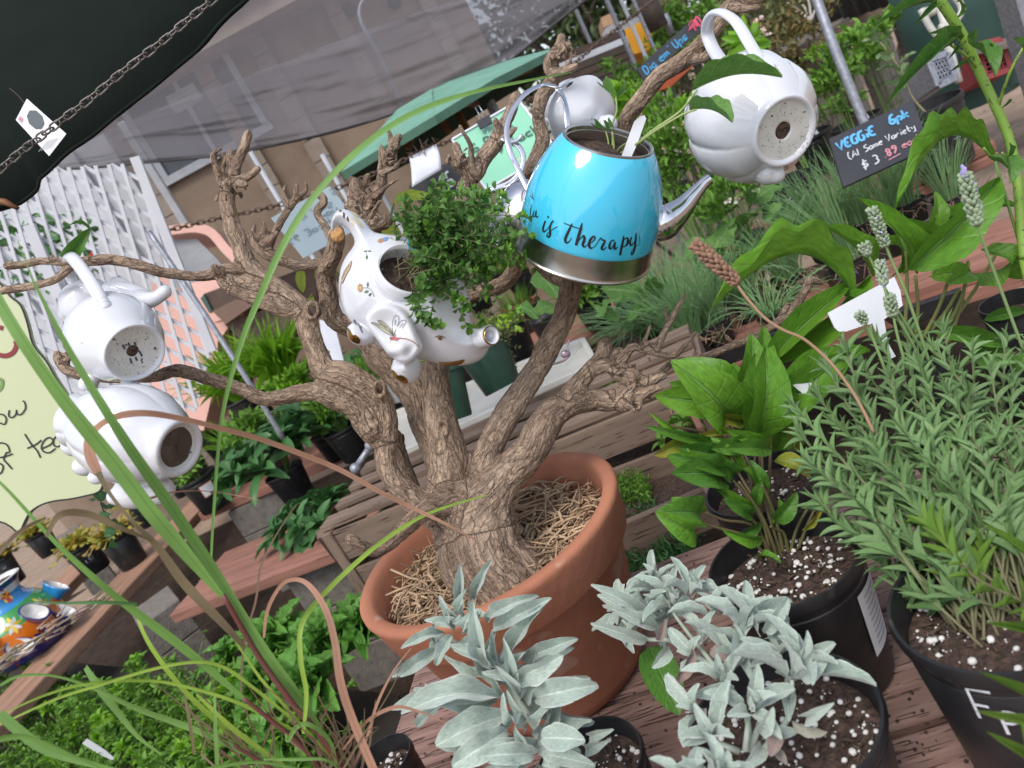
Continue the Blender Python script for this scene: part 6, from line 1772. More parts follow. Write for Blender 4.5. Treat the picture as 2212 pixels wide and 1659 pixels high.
mb = MB(); mb.lathe(prof_r,64,KM @ Matrix.Scale(s_,4)); mb.obj('rim',m_steel,kt,auto=40)
mb = MB(); mb.lathe([(.0488,.124),(.045,.1245),(.03,.125),(.001,.126)],48,KM @ Matrix.Scale(s_,4),fn=lambda a,r,z: (r,z + .002 * noise.noise(V3(math.cos(a) * r * 60,math.sin(a) * r * 60,0)))); mb.obj('soil',m_soil,kt)
mb = MB()
sp = [(1395,486,36,1.025),(1416,480,37,1.02),(1432,472,33,1.02),(1450,460,28,1.02),(1470,444,22,1.02),(1489,425,17.5,1.02),(1508,407,14,1.02),(1522,395,12.5,1.02),(1533,387,12,1.02)]
sp = [(q[0] + 22 * max(0,1 - k / 7),q[1],q[2] * (1.02 + .02 * (k < 6)),q[3]) for k,q in enumerate(sp)]
sps = smoothpath(sp,5)
mb.tube([P(q[0],q[1],q[3]) for q in sps],[px(q[2],q[3]) for q in sps],28,cap=False)
o = mb.obj('spout',m_steelp,kt)
mb = MB(); e1,e2 = P(1531,389,1.02),P(1522,396,1.02); mb.tube([e1 + (e1 - e2) * .12,e2],[px(10.5,1.02),px(9,1.02)],20,cap=True); mb.obj('spout_mouth',mat('spout inside',(.02,.02,.022),rough=.5),o)
# strap handle
mb = MB()
hp = [(1145,418,1.04),(1120,368,1.05),(1101,324,1.05),(1094,281,1.06),(1104,243,1.07),(1133,204,1.08),(1172,184,1.09),(1203,190,1.09),(1218,215,1.08),(1225,250,1.07),(1225,288,1.07),(1208,318,1.08),(1178,348,1.10)]
hs = [P(*q) for q in [tuple(k) for k in smoothpath(hp,6)]]
mb.tube(hs,px(6.5,1.05),12,flat=.28,nrm=ZC); mb.obj('handle',m_steelp,kt)
mb = MB()
hk = [P(*q) for q in [tuple(k) for k in smoothpath([(1170,184,1.085),(1200,190,1.08),(1222,188,1.07),(1236,176,1.06)],4)]]
mb.tube(hk,[px(5,1.05)] * (len(hk) - 2) + [px(4,1.05)] * 2,10,flat=.3,nrm=YC); mb.obj('handle_curl',m_steelp,kt)
KS = Surf([kbody,kbase])
Z5 = lambda x,y: (1017.5 + .24 * x,265.4 + .24 * y)
def zz(fn,*p): return [(*fn(a,b),w) for a,b,w in p]
thin,th_ = 1.4,5.2
S = [
 zz(Z5,(672,880,4),(655,930,5),(650,965,5),(662,978,3),(690,955,1.6)),zz(Z5,(690,850,4),(702,842,4)),
 zz(Z5,(690,955,1.6),(725,905,2),(745,880,3),(722,905,4),(712,950,5),(715,1000,5.5),(700,1025,4),(684,1015,3),(700,985,1.6),(740,955,1.5),(780,930,1.4)),
 zz(Z5,(910,905,2.5),(890,950,5),(862,1010,6),(848,1055,6),(862,1078,4),(890,1060,2),(905,1030,1.4)),zz(Z5,(835,900,1.4),(900,925,2.2),(1005,960,1.4)),
 zz(Z5,(1000,900,2.5),(985,960,6),(965,1030,6.5),(945,1100,6)),zz(Z5,(950,1085,1.5),(985,1040,2),(1015,1015,4),(1020,1050,6),(1005,1095,5.5),(1020,1115,3),(1045,1095,1.5)),
 zz(Z5,(1045,1095,1.5),(1085,1075,1.6),(1115,1040,3),(1105,1020,3.5),(1080,1040,5),(1062,1085,6),(1070,1122,4.5),(1100,1120,2),(1135,1080,1.5)),
 zz(Z5,(1135,1080,1.5),(1165,1035,2.5),(1178,1050,3),(1205,1060,3.5),(1190,1090,5.5),(1175,1125,5.5),(1190,1140,3),(1220,1115,1.6)),
 zz(Z5,(1290,1055,3),(1262,1060,3),(1245,1095,5),(1248,1130,5),(1270,1120,2.5),(1295,1070,3),(1288,1110,5.5),(1295,1135,4),(1320,1115,1.6)),
 zz(Z5,(1372,1015,3),(1365,1065,5.5),(1350,1130,6),(1340,1190,5.5)),zz(Z5,(1355,1080,1.5),(1385,1040,2.5),(1408,1040,4.5),(1405,1085,5.5),(1380,1112,3),(1358,1110,2)),
 zz(Z5,(1385,1110,1.5),(1418,1075,1.6),(1440,1030,3.5),(1428,1075,5),(1440,1100,4),(1468,1070,2)),
 zz(Z5,(1484,990,3),(1478,1060,5.5),(1470,1130,5.5),(1455,1175,5),(1440,1178,3),(1452,1140,1.6),(1480,1110,1.5),(1515,1085,1.3),(1512,1010,1.2)),
 zz(Z5,(545,740,2),(540,780,2.5),(535,840,2.5),(548,850,1.5)),zz(Z5,(572,790,2),(560,830,3),(575,840,2),(590,790,3),(588,845,3),(610,840,1.5)),
 zz(Z5,(535,655,1.5),(570,690,2)),zz(Z5,(552,625,1.5),(560,680,1.6)),
]
decal_strokes(KS,S,m_ink,kt,'lettering')
# seedling and tag in the kettle
op = KM @ (V3(0,0,.116) * s_)
sdp = thing('cucumber_seedling','young seedling with two pointed leaves growing from the blue kettle','seedling',op)
mb = MB()
def sf(pts,r0,r1): return stem(mb,[P(*q) for q in pts],r0,r1,5,7)
b0 = (1328,338,1.0)
sf([b0,(1360,322,0.990),(1410,282,0.970),(1470,240,0.950),(1505,195,0.930)],.0020,.0013)
sf([b0,(1365,318,0.980),(1420,280,0.950),(1470,250,0.930),(1505,236,0.920)],.0019,.0012)
sf([(1322,338,1.010),(1324,300,1.010),(1322,270,1.010),(1332,240,1.010),(1330,208,1.010)],.0018,.0012)
sf([(1318,338,1.010),(1314,305,1.010),(1308,282,1.010)],.0014,.0010); sf([(1325,340,1.000),(1326,310,1.000),(1322,288,1.000)],.0014,.001)
sf([b0,(1345,330,1.000),(1352,320,0.990)],.0014,.001); sf([b0,(1340,318,0.990),(1370,300,0.980)],.0012,.001)
mb.obj('stems',mat('pale seedling stem',(.30,.38,.14),(.22,.31,.09),rough=.5),sdp)
LG = tmesh('leaf',leaf_t('ovate',18,.55,.10,.02,cols=9,seed=3),leafmat('seedling leaf',(.11,.24,.05),(.14,.29,.07),vein=(.2,.36,.10),trans=.3,nv=6,bump=.8))
place_leaves('leaf',[LG],[leafM(P(1496,196,0.940),P(1690,168,0.890),px(88,1.0),YC * 1.0 + ZC * .45),leafM(P(1490,238,0.930),P(1582,266,0.880),px(62,.98),YC * 1 + ZC * .35),leafM(P(1330,212,0.940),P(1302,190,0.990),px(26,1.07),ZC + rv(.3)),leafM(P(1330,212,0.940),P(1348,202,0.990),px(22,1.07),ZC + rv(.3)),leafM(P(1310,284,0.940),P(1292,278,0.990),px(14,1.07),ZC + rv(.3)),leafM(P(1318,288,0.940),P(1328,280,0.990),px(12,1.07),ZC + rv(.3))],sdp)
tg = thing('plant_label','plain white plastic plant label stuck in the blue kettle','label',P(1345,340,1.05))
mb = MB(); mb.poly([P(x,y,.975) for x,y in ((1338,350),(1358,352),(1377,310),(1396,256),(1392,249),(1382,252),(1370,262))],.0012,-ZC); mb.obj('strip',m_tagw,tg,smooth=False)
# ---- second steel kettle behind
k2 = thing('steel_kettle','shiny steel kettle with black script hanging behind the blue kettle','kettle',P(1110,480,1.17))
ax2 = (XC * math.sin(math.radians(20)) * .95 + YC * math.cos(math.radians(20)) * .95 + ZC * .2).normalized()
K2 = Matrix.Translation(P(1108,534,1.17)) @ frame_from(ax2).to_4x4()
mb = MB(); mb.lathe([(.001,-.004),(.040,-.004),(.046,-.003),(.0475,.004),(.047,.012),(.0475,.013),(.0475,.04),(.045,.06),(.038,.08),(.026,.096),(.018,.1),(.001,.103)],56,K2); o2 = mb.obj('body',m_steelp,k2,auto=35)
mb = MB(); mb.lathe([(.0472,.013),(.0478,.014),(.0479,.045),(.0465,.053),(.0462,.053)],56,K2); o3 = mb.obj('brushed_band',m_steel,k2,auto=35)
mb = MB(); ps = [P(*q) for q in [tuple(k) for k in smoothpath([(1055,440,1.16),(1060,412,1.16),(1100,395,1.16),(1125,370,1.16),(1130,335,1.16),(1112,308,1.16),(1090,303,1.16)],5)]]
mb.tube(ps,px(6,1.16),10,flat=.35,nrm=ZC); ps = [P(*q) for q in [tuple(k) for k in smoothpath([(1082,300,1.15),(1100,306,1.15),(1118,302,1.15),(1128,292,1.15)],4)]]; mb.tube(ps,px(4,1.16),8,flat=.4,nrm=ZC); mb.obj('handle',m_steelp,k2)
KS2 = Surf([o2,o3])
decal_strokes(KS2,[zz(lambda x,y: (743 + .2 * x,221 + .2 * y),(1720,1400,1.5),(1770,1360,2),(1785,1325,3),(1760,1330,4),(1730,1380,5),(1735,1430,5),(1770,1440,3),(1810,1400,1.5)),zz(lambda x,y: (743 + .2 * x,221 + .2 * y),(1650,1390,2),(1662,1420,4)),zz(lambda x,y: (743 + .2 * x,221 + .2 * y),(1715,1175,1.5),(1760,1200,2))],m_ink,k2,'lettering')
# ================================================================ TEAPOTS
def speck(surf,cx_,cy_,rx,ry,n,parent,rmin=.45,wmax=2.2,rot=0):
 mb = MB()
 for i in range(n):
  a = RND.random() * 6.283; r = RND.uniform(rmin,.93); x = cx_ + math.cos(a) * rx * r; y = cy_ + math.sin(a) * ry * r
  l = RND.uniform(.8,wmax)
  decal_strokes(surf,[[(x,y,RND.uniform(.8,wmax)),(x + RND.uniform(-l,l),y + RND.uniform(-l,l),RND.uniform(.8,wmax))]],None,None,'',.0005,mb)
 return mb.obj('dirt_specks',m_ink if False else mat('dirt',(.04,.035,.03),rough=.95),parent,kind='stuff') if mb.v else None
def lobed(n,k,ph=0): return lambda a,r,z: (r * (1 + k * (abs(math.cos((a + ph) * n / 2)) ** .6 - .6)),z)
# Q: fluted teapot,top right
tq = thing('fluted_teapot','large fluted white teapot hanging at the top right with its base facing out','teapot',P(1605,250,1.06))
bc_,cc_ = P(1697,284,.985),P(1606,252,1.065)
axq = facing(1660,270,-20,37)
M = Matrix.Translation(P(1697,284,.995)) @ frame_from(axq).to_4x4()
r1 = px(78,1.0); R1 = px(134,1.06)
prof = [(r1 * .80,-.004),(r1 * .86,.0),(r1 * .94,.0015),(r1 * .98,-.001),(r1,-.006),(r1 * 1.04,-.012),(R1 * .80,-.028),(R1 * .93,-.05),(R1,-.078),(R1 * .99,-.098),(R1 * .92,-.118),(R1 * .78,-.136),(R1 * .62,-.147),(R1 * .48,-.151),(R1 * .42,-.152)]
def fq(a,r,z):
 k = .075 * max(0,min(1,(-z - .010) / .03)) * max(0,min(1,(.15 + z) / .03))
 return r * (1 + k * (abs(math.cos(a * 4)) ** .55 - .55)),z
mb = MB(); mb.lathe(prof,160,M,fn=fq); qb = mb.obj('body',m_ceram,tq)
mb = MB(); mb.lathe([(r1 * .81,-.0038),(r1 * .7,-.0045),(.014,-.0045),(.0115,-.005),(.0105,-.0075)],48,M); qf = mb.obj('foot',m_ceramb,tq)
mb = MB(); mb.lathe([(.0105,-.0060),(.001,-.0060)],20,M,fn=lambda a,r,z: (r * (1 + .1 * math.sin(3 * a)),z)); mb.obj('drain_soil',m_soil,qf)
Mq2 = M
# lid on the far side and lip
mb = MB(); mb.lathe([(R1 * .45,-.150),(R1 * .62,-.148),(R1 * .70,-.153),(R1 * .62,-.162),(R1 * .40,-.170),(.012,-.177),(.012,-.184),(.02,-.192),(.001,-.202)],96,M,fn=lobed(8,.10)); mb.obj('lid',m_ceram,tq)
mb = MB()
fball(mb,1655,362,1.05,40,26,34,-20); fball(mb,1600,372,1.07,24,18,22,-10); chainblob(mb,[(1640,352,34,1.06),(1662,372,30,1.045),(1676,378,20,1.04)])
o = mb.obj('spout',m_ceram,tq); bake(o,[('REMESH',dict(mode='VOXEL',voxel_size=.0015,use_smooth_shade=True)),('SMOOTH',dict(factor=.5,iterations=12))])
mb = MB()
h1 = [(1655,152,1.0),(1640,128,1.0),(1618,92,1.02),(1592,50,1.04),(1566,30,1.06),(1545,28,1.08),(1531,44,1.10),(1528,72,1.12),(1540,105,1.12),(1560,135,1.12),(1580,165,1.12)]
hh = [P(*q) for q in [tuple(k) for k in smoothpath(h1,6)]]
mb.tube(hh,[px(15,1.05)] * len(hh),16,flat=.55,nrm=ZC + XC * .4)
chainblob(mb,[(1648,146,13,.99),(1656,152,14,.985),(1664,148,13,.98)]); 
o = mb.obj('handle',m_ceram,tq)
QS = Surf([qb,qf]); speck(QS,1697,284,66,62,130,tq,.5)
# white teapot with lid facing,behind the blue kettle
tw = thing('lidded_teapot','white teapot seen lid first with round knob behind the blue kettle','teapot',P(1262,250,1.22))
M = Matrix.Translation(P(1268,252,1.20)) @ frame_from(facing(1263,250,-25,30)).to_4x4()
rr = px(80,1.2)
mb = MB(); mb.lathe([(.001,.016),(.012,.0155),(.022,.012),(rr * .75,-.004),(rr * .97,-.013),(rr,-.018),(rr * .96,-.024),(rr * .8,-.03),(rr * .8,-.06),(rr * .5,-.075),(.001,-.08)],96,M,fn=lambda a,r,z: (r * (1 + .02 * math.cos(4 * a + 1)),z + (.0035 * (r / rr) ** 2 * math.cos(4 * a)) if z > -.02 else z)); mb.obj('body',m_ceram,tw)
mb = MB(); mb.ball(M @ V3(.024,-.008,.026),px(20,1.2),24); mb.ball(M @ V3(.022,-.007,.016),px(15,1.2),16); mb.obj('knob',m_ceram,tw)
# R: round teapot,left
t3_ = thing('round_teapot','round white teapot hanging from the left branch with hatched mark on its base','teapot',P(250,725,1.0))
axr = facing(280,750,-38,31)
rb_ = px(66,.95); RR = px(94,1.0)
M = Matrix.Translation(P(292,762,.945)) @ frame_from(axr).to_4x4()
prof = [(rb_ * .86,-.003),(rb_ * .92,.001),(rb_ * .97,.0015),(rb_,-.001),(rb_ * 1.0,-.006),(rb_ * 1.06,-.012),(RR * .88,-.028),(RR * .98,-.046),(RR,-.060),(RR * .96,-.078),(RR * .82,-.096),(RR * .6,-.108),(RR * .5,-.112),(RR * .56,-.118),(RR * .55,-.124),(RR * .3,-.132),(.001,-.136)]
mb = MB(); mb.lathe(prof,96,M); rbod = mb.obj('body',m_ceram,t3_)
mb = MB(); mb.lathe([(rb_ * .87,-.0032),(rb_ * .8,-.006),(.010,-.006),(.0075,-.0065),(.0065,-.010)],40,M); rf = mb.obj('foot',m_ceramb,t3_)
mb = MB(); mb.lathe([(.0075,-.0068),(.001,-.0068)],18,M,fn=lambda a,r,z: (r * (1 + .15 * math.sin(3 * a + 1)),z)); mb.obj('drain_soil',m_soil,rf)
mb = MB(); hh = [P(*q) for q in [tuple(k) for k in smoothpath([(228,664,.95),(212,636,.95),(192,604,.96),(168,570,.985),(152,556,1.01),(142,566,1.05),(152,596,1.07),(172,630,1.07)],6)]]
mb.tube(hh,[px(14,1.)] * len(hh),16,flat=.7,nrm=ZC); chainblob(mb,[(222,652,13,.945),(229,663,14,.94)]); mb.obj('handle',m_ceram,t3_)
mb = MB(); chainblob(mb,[(300,650,26,1.02),(322,648,19,1.0),(340,642,15,.99),(356,630,15,.985)]); fball(mb,278,632,1.04,60,22,20,-14); fball(mb,262,610,1.05,26,10,8,-20)
o = mb.obj('spout',m_ceram,t3_); bake(o,[('REMESH',dict(mode='VOXEL',voxel_size=.0013,use_smooth_shade=True)),('SMOOTH',dict(factor=.5,iterations=10))])
mb = MB(); fball(mb,170,655,1.06,42,46,30,20); fball(mb,150,672,1.07,24,26,20,0); fball(mb,195,625,1.06,38,26,20,0); fball(mb,158,700,1.07,18,20,16)
o = mb.obj('ruffled_lid',m_ceram,t3_); bake(o,[('REMESH',dict(mode='VOXEL',voxel_size=.0013,use_smooth_shade=True)),('SMOOTH',dict(factor=.5,iterations=5))])
RS = Surf([rbod,rf]); speck(RS,292,763,60,54,90,t3_,.45)
Zt = lambda x,y: (88.5 + .3521 * x,495.5 + .3521 * y)
inkb = mat('blue grey stamp ink',(.07,.08,.13),rough=.7)
decal_strokes(RS,[zz(Zt,(a,b,4),(c,d_,4)) for a,b,c,d_ in ((500,705,515,735),(535,695,545,720),(570,690,582,710),(600,740,618,778),(545,790,556,822),(578,780,588,805))],inkb,t3_,'base_mark')
# S: lower left teapot
t4 = thing('embossed_teapot','large white teapot low at the left with torn brown paper over its base hole','teapot',P(290,935,.98))
axs = facing(380,960,-16,47)
RR = px(104,.98); rb_ = px(62,.93)
M = Matrix.Translation(P(388,968,.915)) @ frame_from(axs).to_4x4()
prof = [(rb_ * .80,-.002),(rb_ * .88,.001),(rb_ * .98,.002),(rb_ * 1.04,-.001),(rb_ * 1.08,-.008),(rb_ * 1.12,-.016),(RR * .80,-.030),(RR * .95,-.050),(RR,-.072),(RR * .97,-.092),(RR * .88,-.115),(RR * .74,-.135),(RR * .6,-.148),(RR * .56,-.156),(RR * .60,-.164),(RR * .45,-.175),(.001,-.183)]
def fs_(a,r,z):
 k = .06 * max(0,min(1,(-z - .014) / .04))
 return r * (1 + k * (abs(math.cos(a * 3.5)) ** .6 - .5)),z
mb = MB(); mb.lathe(prof,140,M,fn=fs_); sb = mb.obj('body',m_ceram,t4)
mb = MB(); mb.lathe([(rb_ * .81,-.0022),(rb_ * .74,-.003),(rb_ * .70,-.004),(rb_ * .68,-.010)],48,M); sfo = mb.obj('foot',m_ceramb,t4)
mb = MB(); mb.lathe([(rb_ * .72,-.0048),(rb_ * .5,-.002),(rb_ * .25,-.001),(.001,-.004)],40,M,fn=lambda a,r,z: (r,z + .004 * noise.noise(V3(math.cos(a) * r * 90,math.sin(a) * r * 60,1)))); mb.obj('brown_paper',mat('brown wet paper',(.10,.075,.06),(.055,.04,.032),rough=.4,scale=40,bump=.8,bscale=50),t4)
mb = MB()
chainblob(mb,[(300,880,22,.96),(308,862,16,.95),(314,848,14,.945)]); chainblob(mb,[(250,870,14,1.),(262,856,10,.99),(268,848,8,.99)]); chainblob(mb,[(262,800,20,1.0),(285,830,14,.97),(305,850,12,.95)]); chainblob(mb,[(190,830,20,1.02),(205,812,16,1.02),(225,800,14,1.02)])
o = mb.obj('handle',m_ceram,t4); bake(o,[('REMESH',dict(mode='VOXEL',voxel_size=.0014,use_smooth_shade=True)),('SMOOTH',dict(factor=.5,iterations=6))])
mb = MB()
for (x,y,r,d) in ((175,900,34,1.04),(165,960,34,1.04),(185,1005,30,1.02),(210,1030,22,1.),(290,1062,48,.98),(340,1060,40,.96),(255,1072,26,.98)): fball(mb,x,y,d,r,r * .8,r * .7,10)
o = mb.obj('scalloped_lid',m_ceram,t4); bake(o,[('REMESH',dict(mode='VOXEL',voxel_size=.0018,use_smooth_shade=True)),('SMOOTH',dict(factor=.5,iterations=22))])
SS = Surf([sb,sfo]); speck(SS,398,975,42,62,60,t4,.78,2.0)
# ================================================================ ELEPHANT
el = thing('elephant_planter','white porcelain elephant planter with gold feet and painted dragonfly','planter',P(830,640,1.0))
Ze = lambda x,y: (690 + .2534 * x,424.7 + .2534 * y)
def EB(x,y,d,rx,ry,rz,rot=0,n=20): 
 X,Y = Ze(x,y); fball(mb,X,Y,d,rx * .2534,ry * .2534,rz * .2534,rot,n)
def EC(pts): chainblob(mb,[(*Ze(x,y),r * .2534,d) for x,y,r,d in pts])
def inside(x,y,pl):
 c = False; n = len(pl)
 for i in range(n):
  x0,y0 = pl[i]; x1,y1 = pl[i - 1]
  if (y0 > y) != (y1 > y) and x < (x1 - x0) * (y - y0) / (y1 - y0) + x0: c = not c
 return c
def inflate(mb,pl,d,H,D,step=14,pw=.55,back=.8):
 """body grown from its outline (planter drawing units): thickness follows distance from the edge"""
 pl = [tuple(q) for q in smoothpath(pl + [pl[0]],3)][:-1]
 A = np.array(pl); B = np.roll(A,-1,0); xs = A[:,0]; ys = A[:,1]
 grid = {}; vs = []
 X0,X1,Y0,Y1 = int(xs.min()) - step,int(xs.max()) + step,int(ys.min()) - step,int(ys.max()) + step
 for a in range(X0,X1,step):
  for b in range(Y0,Y1,step):
   q = np.array((a,b),float); e = B - A; t = np.clip(((q - A) * e).sum(1) / ((e * e).sum(1) + 1e-9),0,1)
   c = A + e * t[:,None]; ds = np.hypot(*(c - q).T); k = int(ds.argmin()); r = ds[k]
   ins = inside(a,b,pl)
   if not ins and r > step * 1.5: continue
   if not ins: q = c[k]; r = 0
   h = H * (min(r,D) / D) ** pw + .0008
   w = P(*Ze(q[0],q[1]),d); grid[(a,b)] = len(vs); vs += [w + ZC * h,w - ZC * h * back]
 fs = []
 for (a,b),i in grid.items():
  j,k,l = grid.get((a + step,b)),grid.get((a + step,b + step)),grid.get((a,b + step))
  if None in (j,k,l): continue
  fs += [(i,l,k,j),(i + 1,j + 1,k + 1,l + 1)]
 from collections import Counter
 ec = Counter(); dr = {}
 for f in fs[::2]:
  for m in range(4):
   e = (f[m],f[(m + 1) % 4]); ec[frozenset(e)] += 1; dr[frozenset(e)] = e
 for e,n in ec.items():
  if n == 1: x,y = dr[e]; fs.append((y,x,x + 1,y + 1))
 mb.add(vs,fs)
oc_f = Ze(752,622); rx_o = px(64,.97)
ax_o = facing(*oc_f,68,44); OM3 = frame_from(ax_o); ocen = P(*oc_f,.962)
mb = MB()
inflate(mb,[(108,300),(102,230),(130,150),(175,112),(240,112),(320,150),(400,225),(465,300),(600,325),(740,345),(860,400),(960,480),(1060,570),(1150,600),(1215,680),(1255,780),(1285,880),(1290,980),(1300,1060),(1335,1130),(1385,1110),(1440,1092),(1500,1108),(1532,1160),(1532,1210),(1495,1258),(1450,1275),(1436,1312),(1400,1370),(1330,1415),(1230,1440),(1120,1440),(1010,1425),(900,1395),(760,1390),(640,1370),(540,1300),(430,1230),(330,1130),(250,1050),(200,940),(170,820),(168,720),(185,610),(230,510),(290,430),(300,380),(275,320),(232,272),(180,245),(145,240),(128,262),(122,300)],1.0,.050,300,12)
inflate(mb,[(382,1050),(400,1000),(450,950),(530,912),(610,912),(690,945),(750,1000),(800,1080),(840,1170),(878,1270),(870,1325),(820,1370),(780,1412),(735,1425),(660,1400),(590,1355),(540,1290),(490,1220),(425,1140)],.944,.010,40,12,back=2.8)
inflate(mb,[(630,1400),(650,1340),(760,1330),(850,1380),(868,1450),(860,1520),(830,1570),(780,1595),(720,1592),(660,1560),(622,1510),(610,1460)],.978,.028,120,12,back=1.2)
inflate(mb,[(262,1085),(300,1075),(380,1120),(455,1200),(450,1245),(430,1262),(370,1272),(310,1265),(260,1230),(235,1170),(238,1120)],.975,.020,90,12,back=1.5)
EC([(1400,1225,72,.975),(1440,1200,76,.962),(1466,1184,78,.951)])
mb.lathe([(rx_o * 1.12,-.035),(rx_o * 1.13,-.008),(rx_o * 1.02,-.001)],48,Matrix.Translation(ocen) @ OM3.to_4x4(),close=True)
eo = mb.obj('body',m_ceram,el)
bake(eo,[('REMESH',dict(mode='VOXEL',voxel_size=.0015,use_smooth_shade=True)),('SMOOTH',dict(factor=.5,iterations=8))])
# sculpt: shallow dish in the ear,opening cut away
me = eo.data; nv = len(me.vertices); co = np.zeros(nv * 3,np.float32); me.vertices.foreach_get('co',co); co = co.reshape(-1,3).astype(float)
rel = co - np.array(CAM); dd = rel @ np.array(FW)
sx = rel @ np.array(XC) / dd * FPX + CX; sy = -(rel @ np.array(YC)) / dd * FPX + CY
def gauss(cx_,cy_,rx,ry,rot=0):
 a = math.radians(rot); ux,uy = sx - cx_,sy - cy_
 p = (ux * math.cos(a) + uy * math.sin(a)) / rx; q = (-ux * math.sin(a) + uy * math.cos(a)) / ry
 return np.exp(-(p * p + q * q))
front = (dd < .99)
for (x,y,rx,ry,rot,amp) in ((590,1080,140,105,20,-.008),(700,1290,60,55,0,.005),(640,1370,60,30,0,-.004),(770,1330,40,60,30,-.004),(900,1200,60,160,0,-.003),(1330,1180,40,60,0,-.004)):
 X,Y = Ze(x,y); g = gauss(X,Y,rx * .2534,ry * .2534,rot) * front
 co += np.outer(g * amp,np.array(ZC))
me.vertices.foreach_set('co',co.astype(np.float32).ravel()); me.update()
# carve: boolean with a cylinder along the opening axis
mb = MB(); mb.lathe([(rx_o * .93,-.045),(rx_o * .97,.06)],48,Matrix.Translation(ocen) @ OM3.to_4x4(),close=True)
cutter = mb.obj('cutter_tmp',m_ceram)
bake(eo,[('BOOLEAN',dict(object=cutter,operation='DIFFERENCE',solver='EXACT'))])
bpy.data.objects.remove(cutter)
mb = MB(); OM = Matrix.Translation(ocen) @ OM3.to_4x4()
zr = .0
mb.lathe([(rx_o * .93,-.03),(rx_o * .93,zr - .004),(rx_o * .95,zr),(rx_o * 1.0,zr + .0018),(rx_o * 1.06,zr),(rx_o * 1.10,zr - .005),(rx_o * 1.14,zr - .016)],64,OM); orim = mb.obj('rim',m_ceram,el)
mb = MB(); mb.lathe([(rx_o * .95,-.017),(rx_o * .5,-.015),(.001,-.014)],40,OM,fn=lambda a,r,z: (r,z + .003 * noise.noise(V3(math.cos(a) * r * 60,math.sin(a) * r * 60,4)))); mb.obj('soil',m_soil,el)
ES = Surf([eo])
def EP(pts): return [Ze(*q) for q in pts]
def gdec(pts,m,nm,**k): return decal_poly(ES,EP(pts),m,eo,nm,**k)
gdec([(240,1120),(262,1135),(275,1180),(310,1178),(345,1215),(345,1245),(315,1250),(270,1225),(245,1180)],m_gold,'gold_toes')
gdec([(620,1475),(645,1490),(655,1525),(700,1520),(745,1550),(752,1588),(715,1585),(660,1560),(622,1520)],m_gold,'gold_toes')
gdec([(1012,1410),(1090,1408),(1170,1398),(1235,1386),(1225,1412),(1190,1432),(1120,1442),(1050,1440)],m_gold,'gold_mouth')
# trunk tip opening
tipc = P(*Ze(1468,1184),.935); axt = (P(*Ze(1500,1165),.915) - P(*Ze(1400,1210),.955)).normalized()
axt = (XC * .55 + YC * .1 + ZC * .75).normalized()
TM = Matrix.Translation(P(*Ze(1466,1184),.930)) @ frame_from(axt).to_4x4(); rt = px(19.5,.93)
mb = MB(); mb.lathe([(rt * 1.15,-.022),(rt * 1.1,-.008),(rt * 1.04,-.001),(rt,.001),(rt * .85,0),(rt * .6,-.012),(rt * .45,-.02)],40,TM); mb.obj('trunk_tip',m_ceram,el)
mb = MB(); mb.lathe([(rt * 1.07,-.0016),(rt * 1.06,.0002),(rt * .98,.0014)],40,TM); mb.obj('gold_ring',m_gold,el)
mb = MB(); mb.lathe([(rt * .55,-.016),(.0005,-.017)],20,TM); mb.obj('trunk_hole',mat('hole shade',(.10,.08,.07)),el)
# eye
gold_d = mat('dark gold paint',(.20,.13,.05),rough=.4)
decal_strokes(ES,[[(*Ze(983,1196),1.),(*Ze(1015,1186),2),(*Ze(1045,1188),2),(*Ze(1078,1204),1.)],[(*Ze(1000,1200),.8),(*Ze(1035,1194),1.),(*Ze(1062,1204),.8)]],gold_d,el,'eye_line')
gdec([(1012,1198),(1030,1190),(1048,1198),(1046,1216),(1030,1224),(1014,1214)],gold_d,'eye')
# dragonfly
m_dfw = mat('pale wing print',(.62,.60,.44),rough=.25); m_dfl = mat('wing line print',(.09,.07,.06),rough=.4); m_dfr = mat('red print',(.42,.06,.06),rough=.3); m_dfb = mat('banded tail print',(.45,.25,.16),(.25,.10,.08),rough=.3,scale=200)
W_ = [[(632,1192),(560,1160),(480,1100),(440,1074),(480,1080),(560,1110),(610,1150)],[(635,1190),(570,1130),(505,1070),(498,1055),(530,1060),(580,1100),(620,1150)],
      [(632,1190),(622,1120),(630,1050),(655,1012),(680,1030),(675,1080),(650,1140)],[(640,1190),(655,1130),(690,1070),(725,1052),(738,1070),(715,1110),(680,1160)]]
for k,w_ in enumerate(W_):
 if k < 2: gdec(w_,m_dfw,'wing_print',n=4)
decal_strokes(ES,[[(*Ze(*q),1.1) for q in w_ + [w_[0]]] for w_ in W_],m_dfl,el,'wing_outline',off=.0010)
decal_strokes(ES,[[(*Ze(632,1190),.8),(*Ze(560,1135),.8),(*Ze(480,1090),1.)],[(*Ze(632,1190),.8),(*Ze(580,1120),.8),(*Ze(515,1065),1.)],[(*Ze(640,1140),.8),(*Ze(652,1050),1.6)],[(*Ze(660,1150),.8),(*Ze(715,1080),1.4)]],m_dfl,el,'wing_veins',off=.0011)
gdec([(600,1212),(612,1202),(640,1196),(672,1206),(680,1216),(660,1226),(620,1226)],m_dfr,'dragonfly_body',off=.0010)
gdec([(598,1208),(606,1202),(614,1212),(606,1222)],m_dfl,'dragonfly_head',off=.0012)
decal_strokes(ES,[[(*Ze(675,1208),3.2),(*Ze(730,1212),2.6),(*Ze(790,1232),2.4),(*Ze(825,1260),2.4),(*Ze(842,1280),2.4)]],m_dfb,el,'dragonfly_tail',off=.0010)
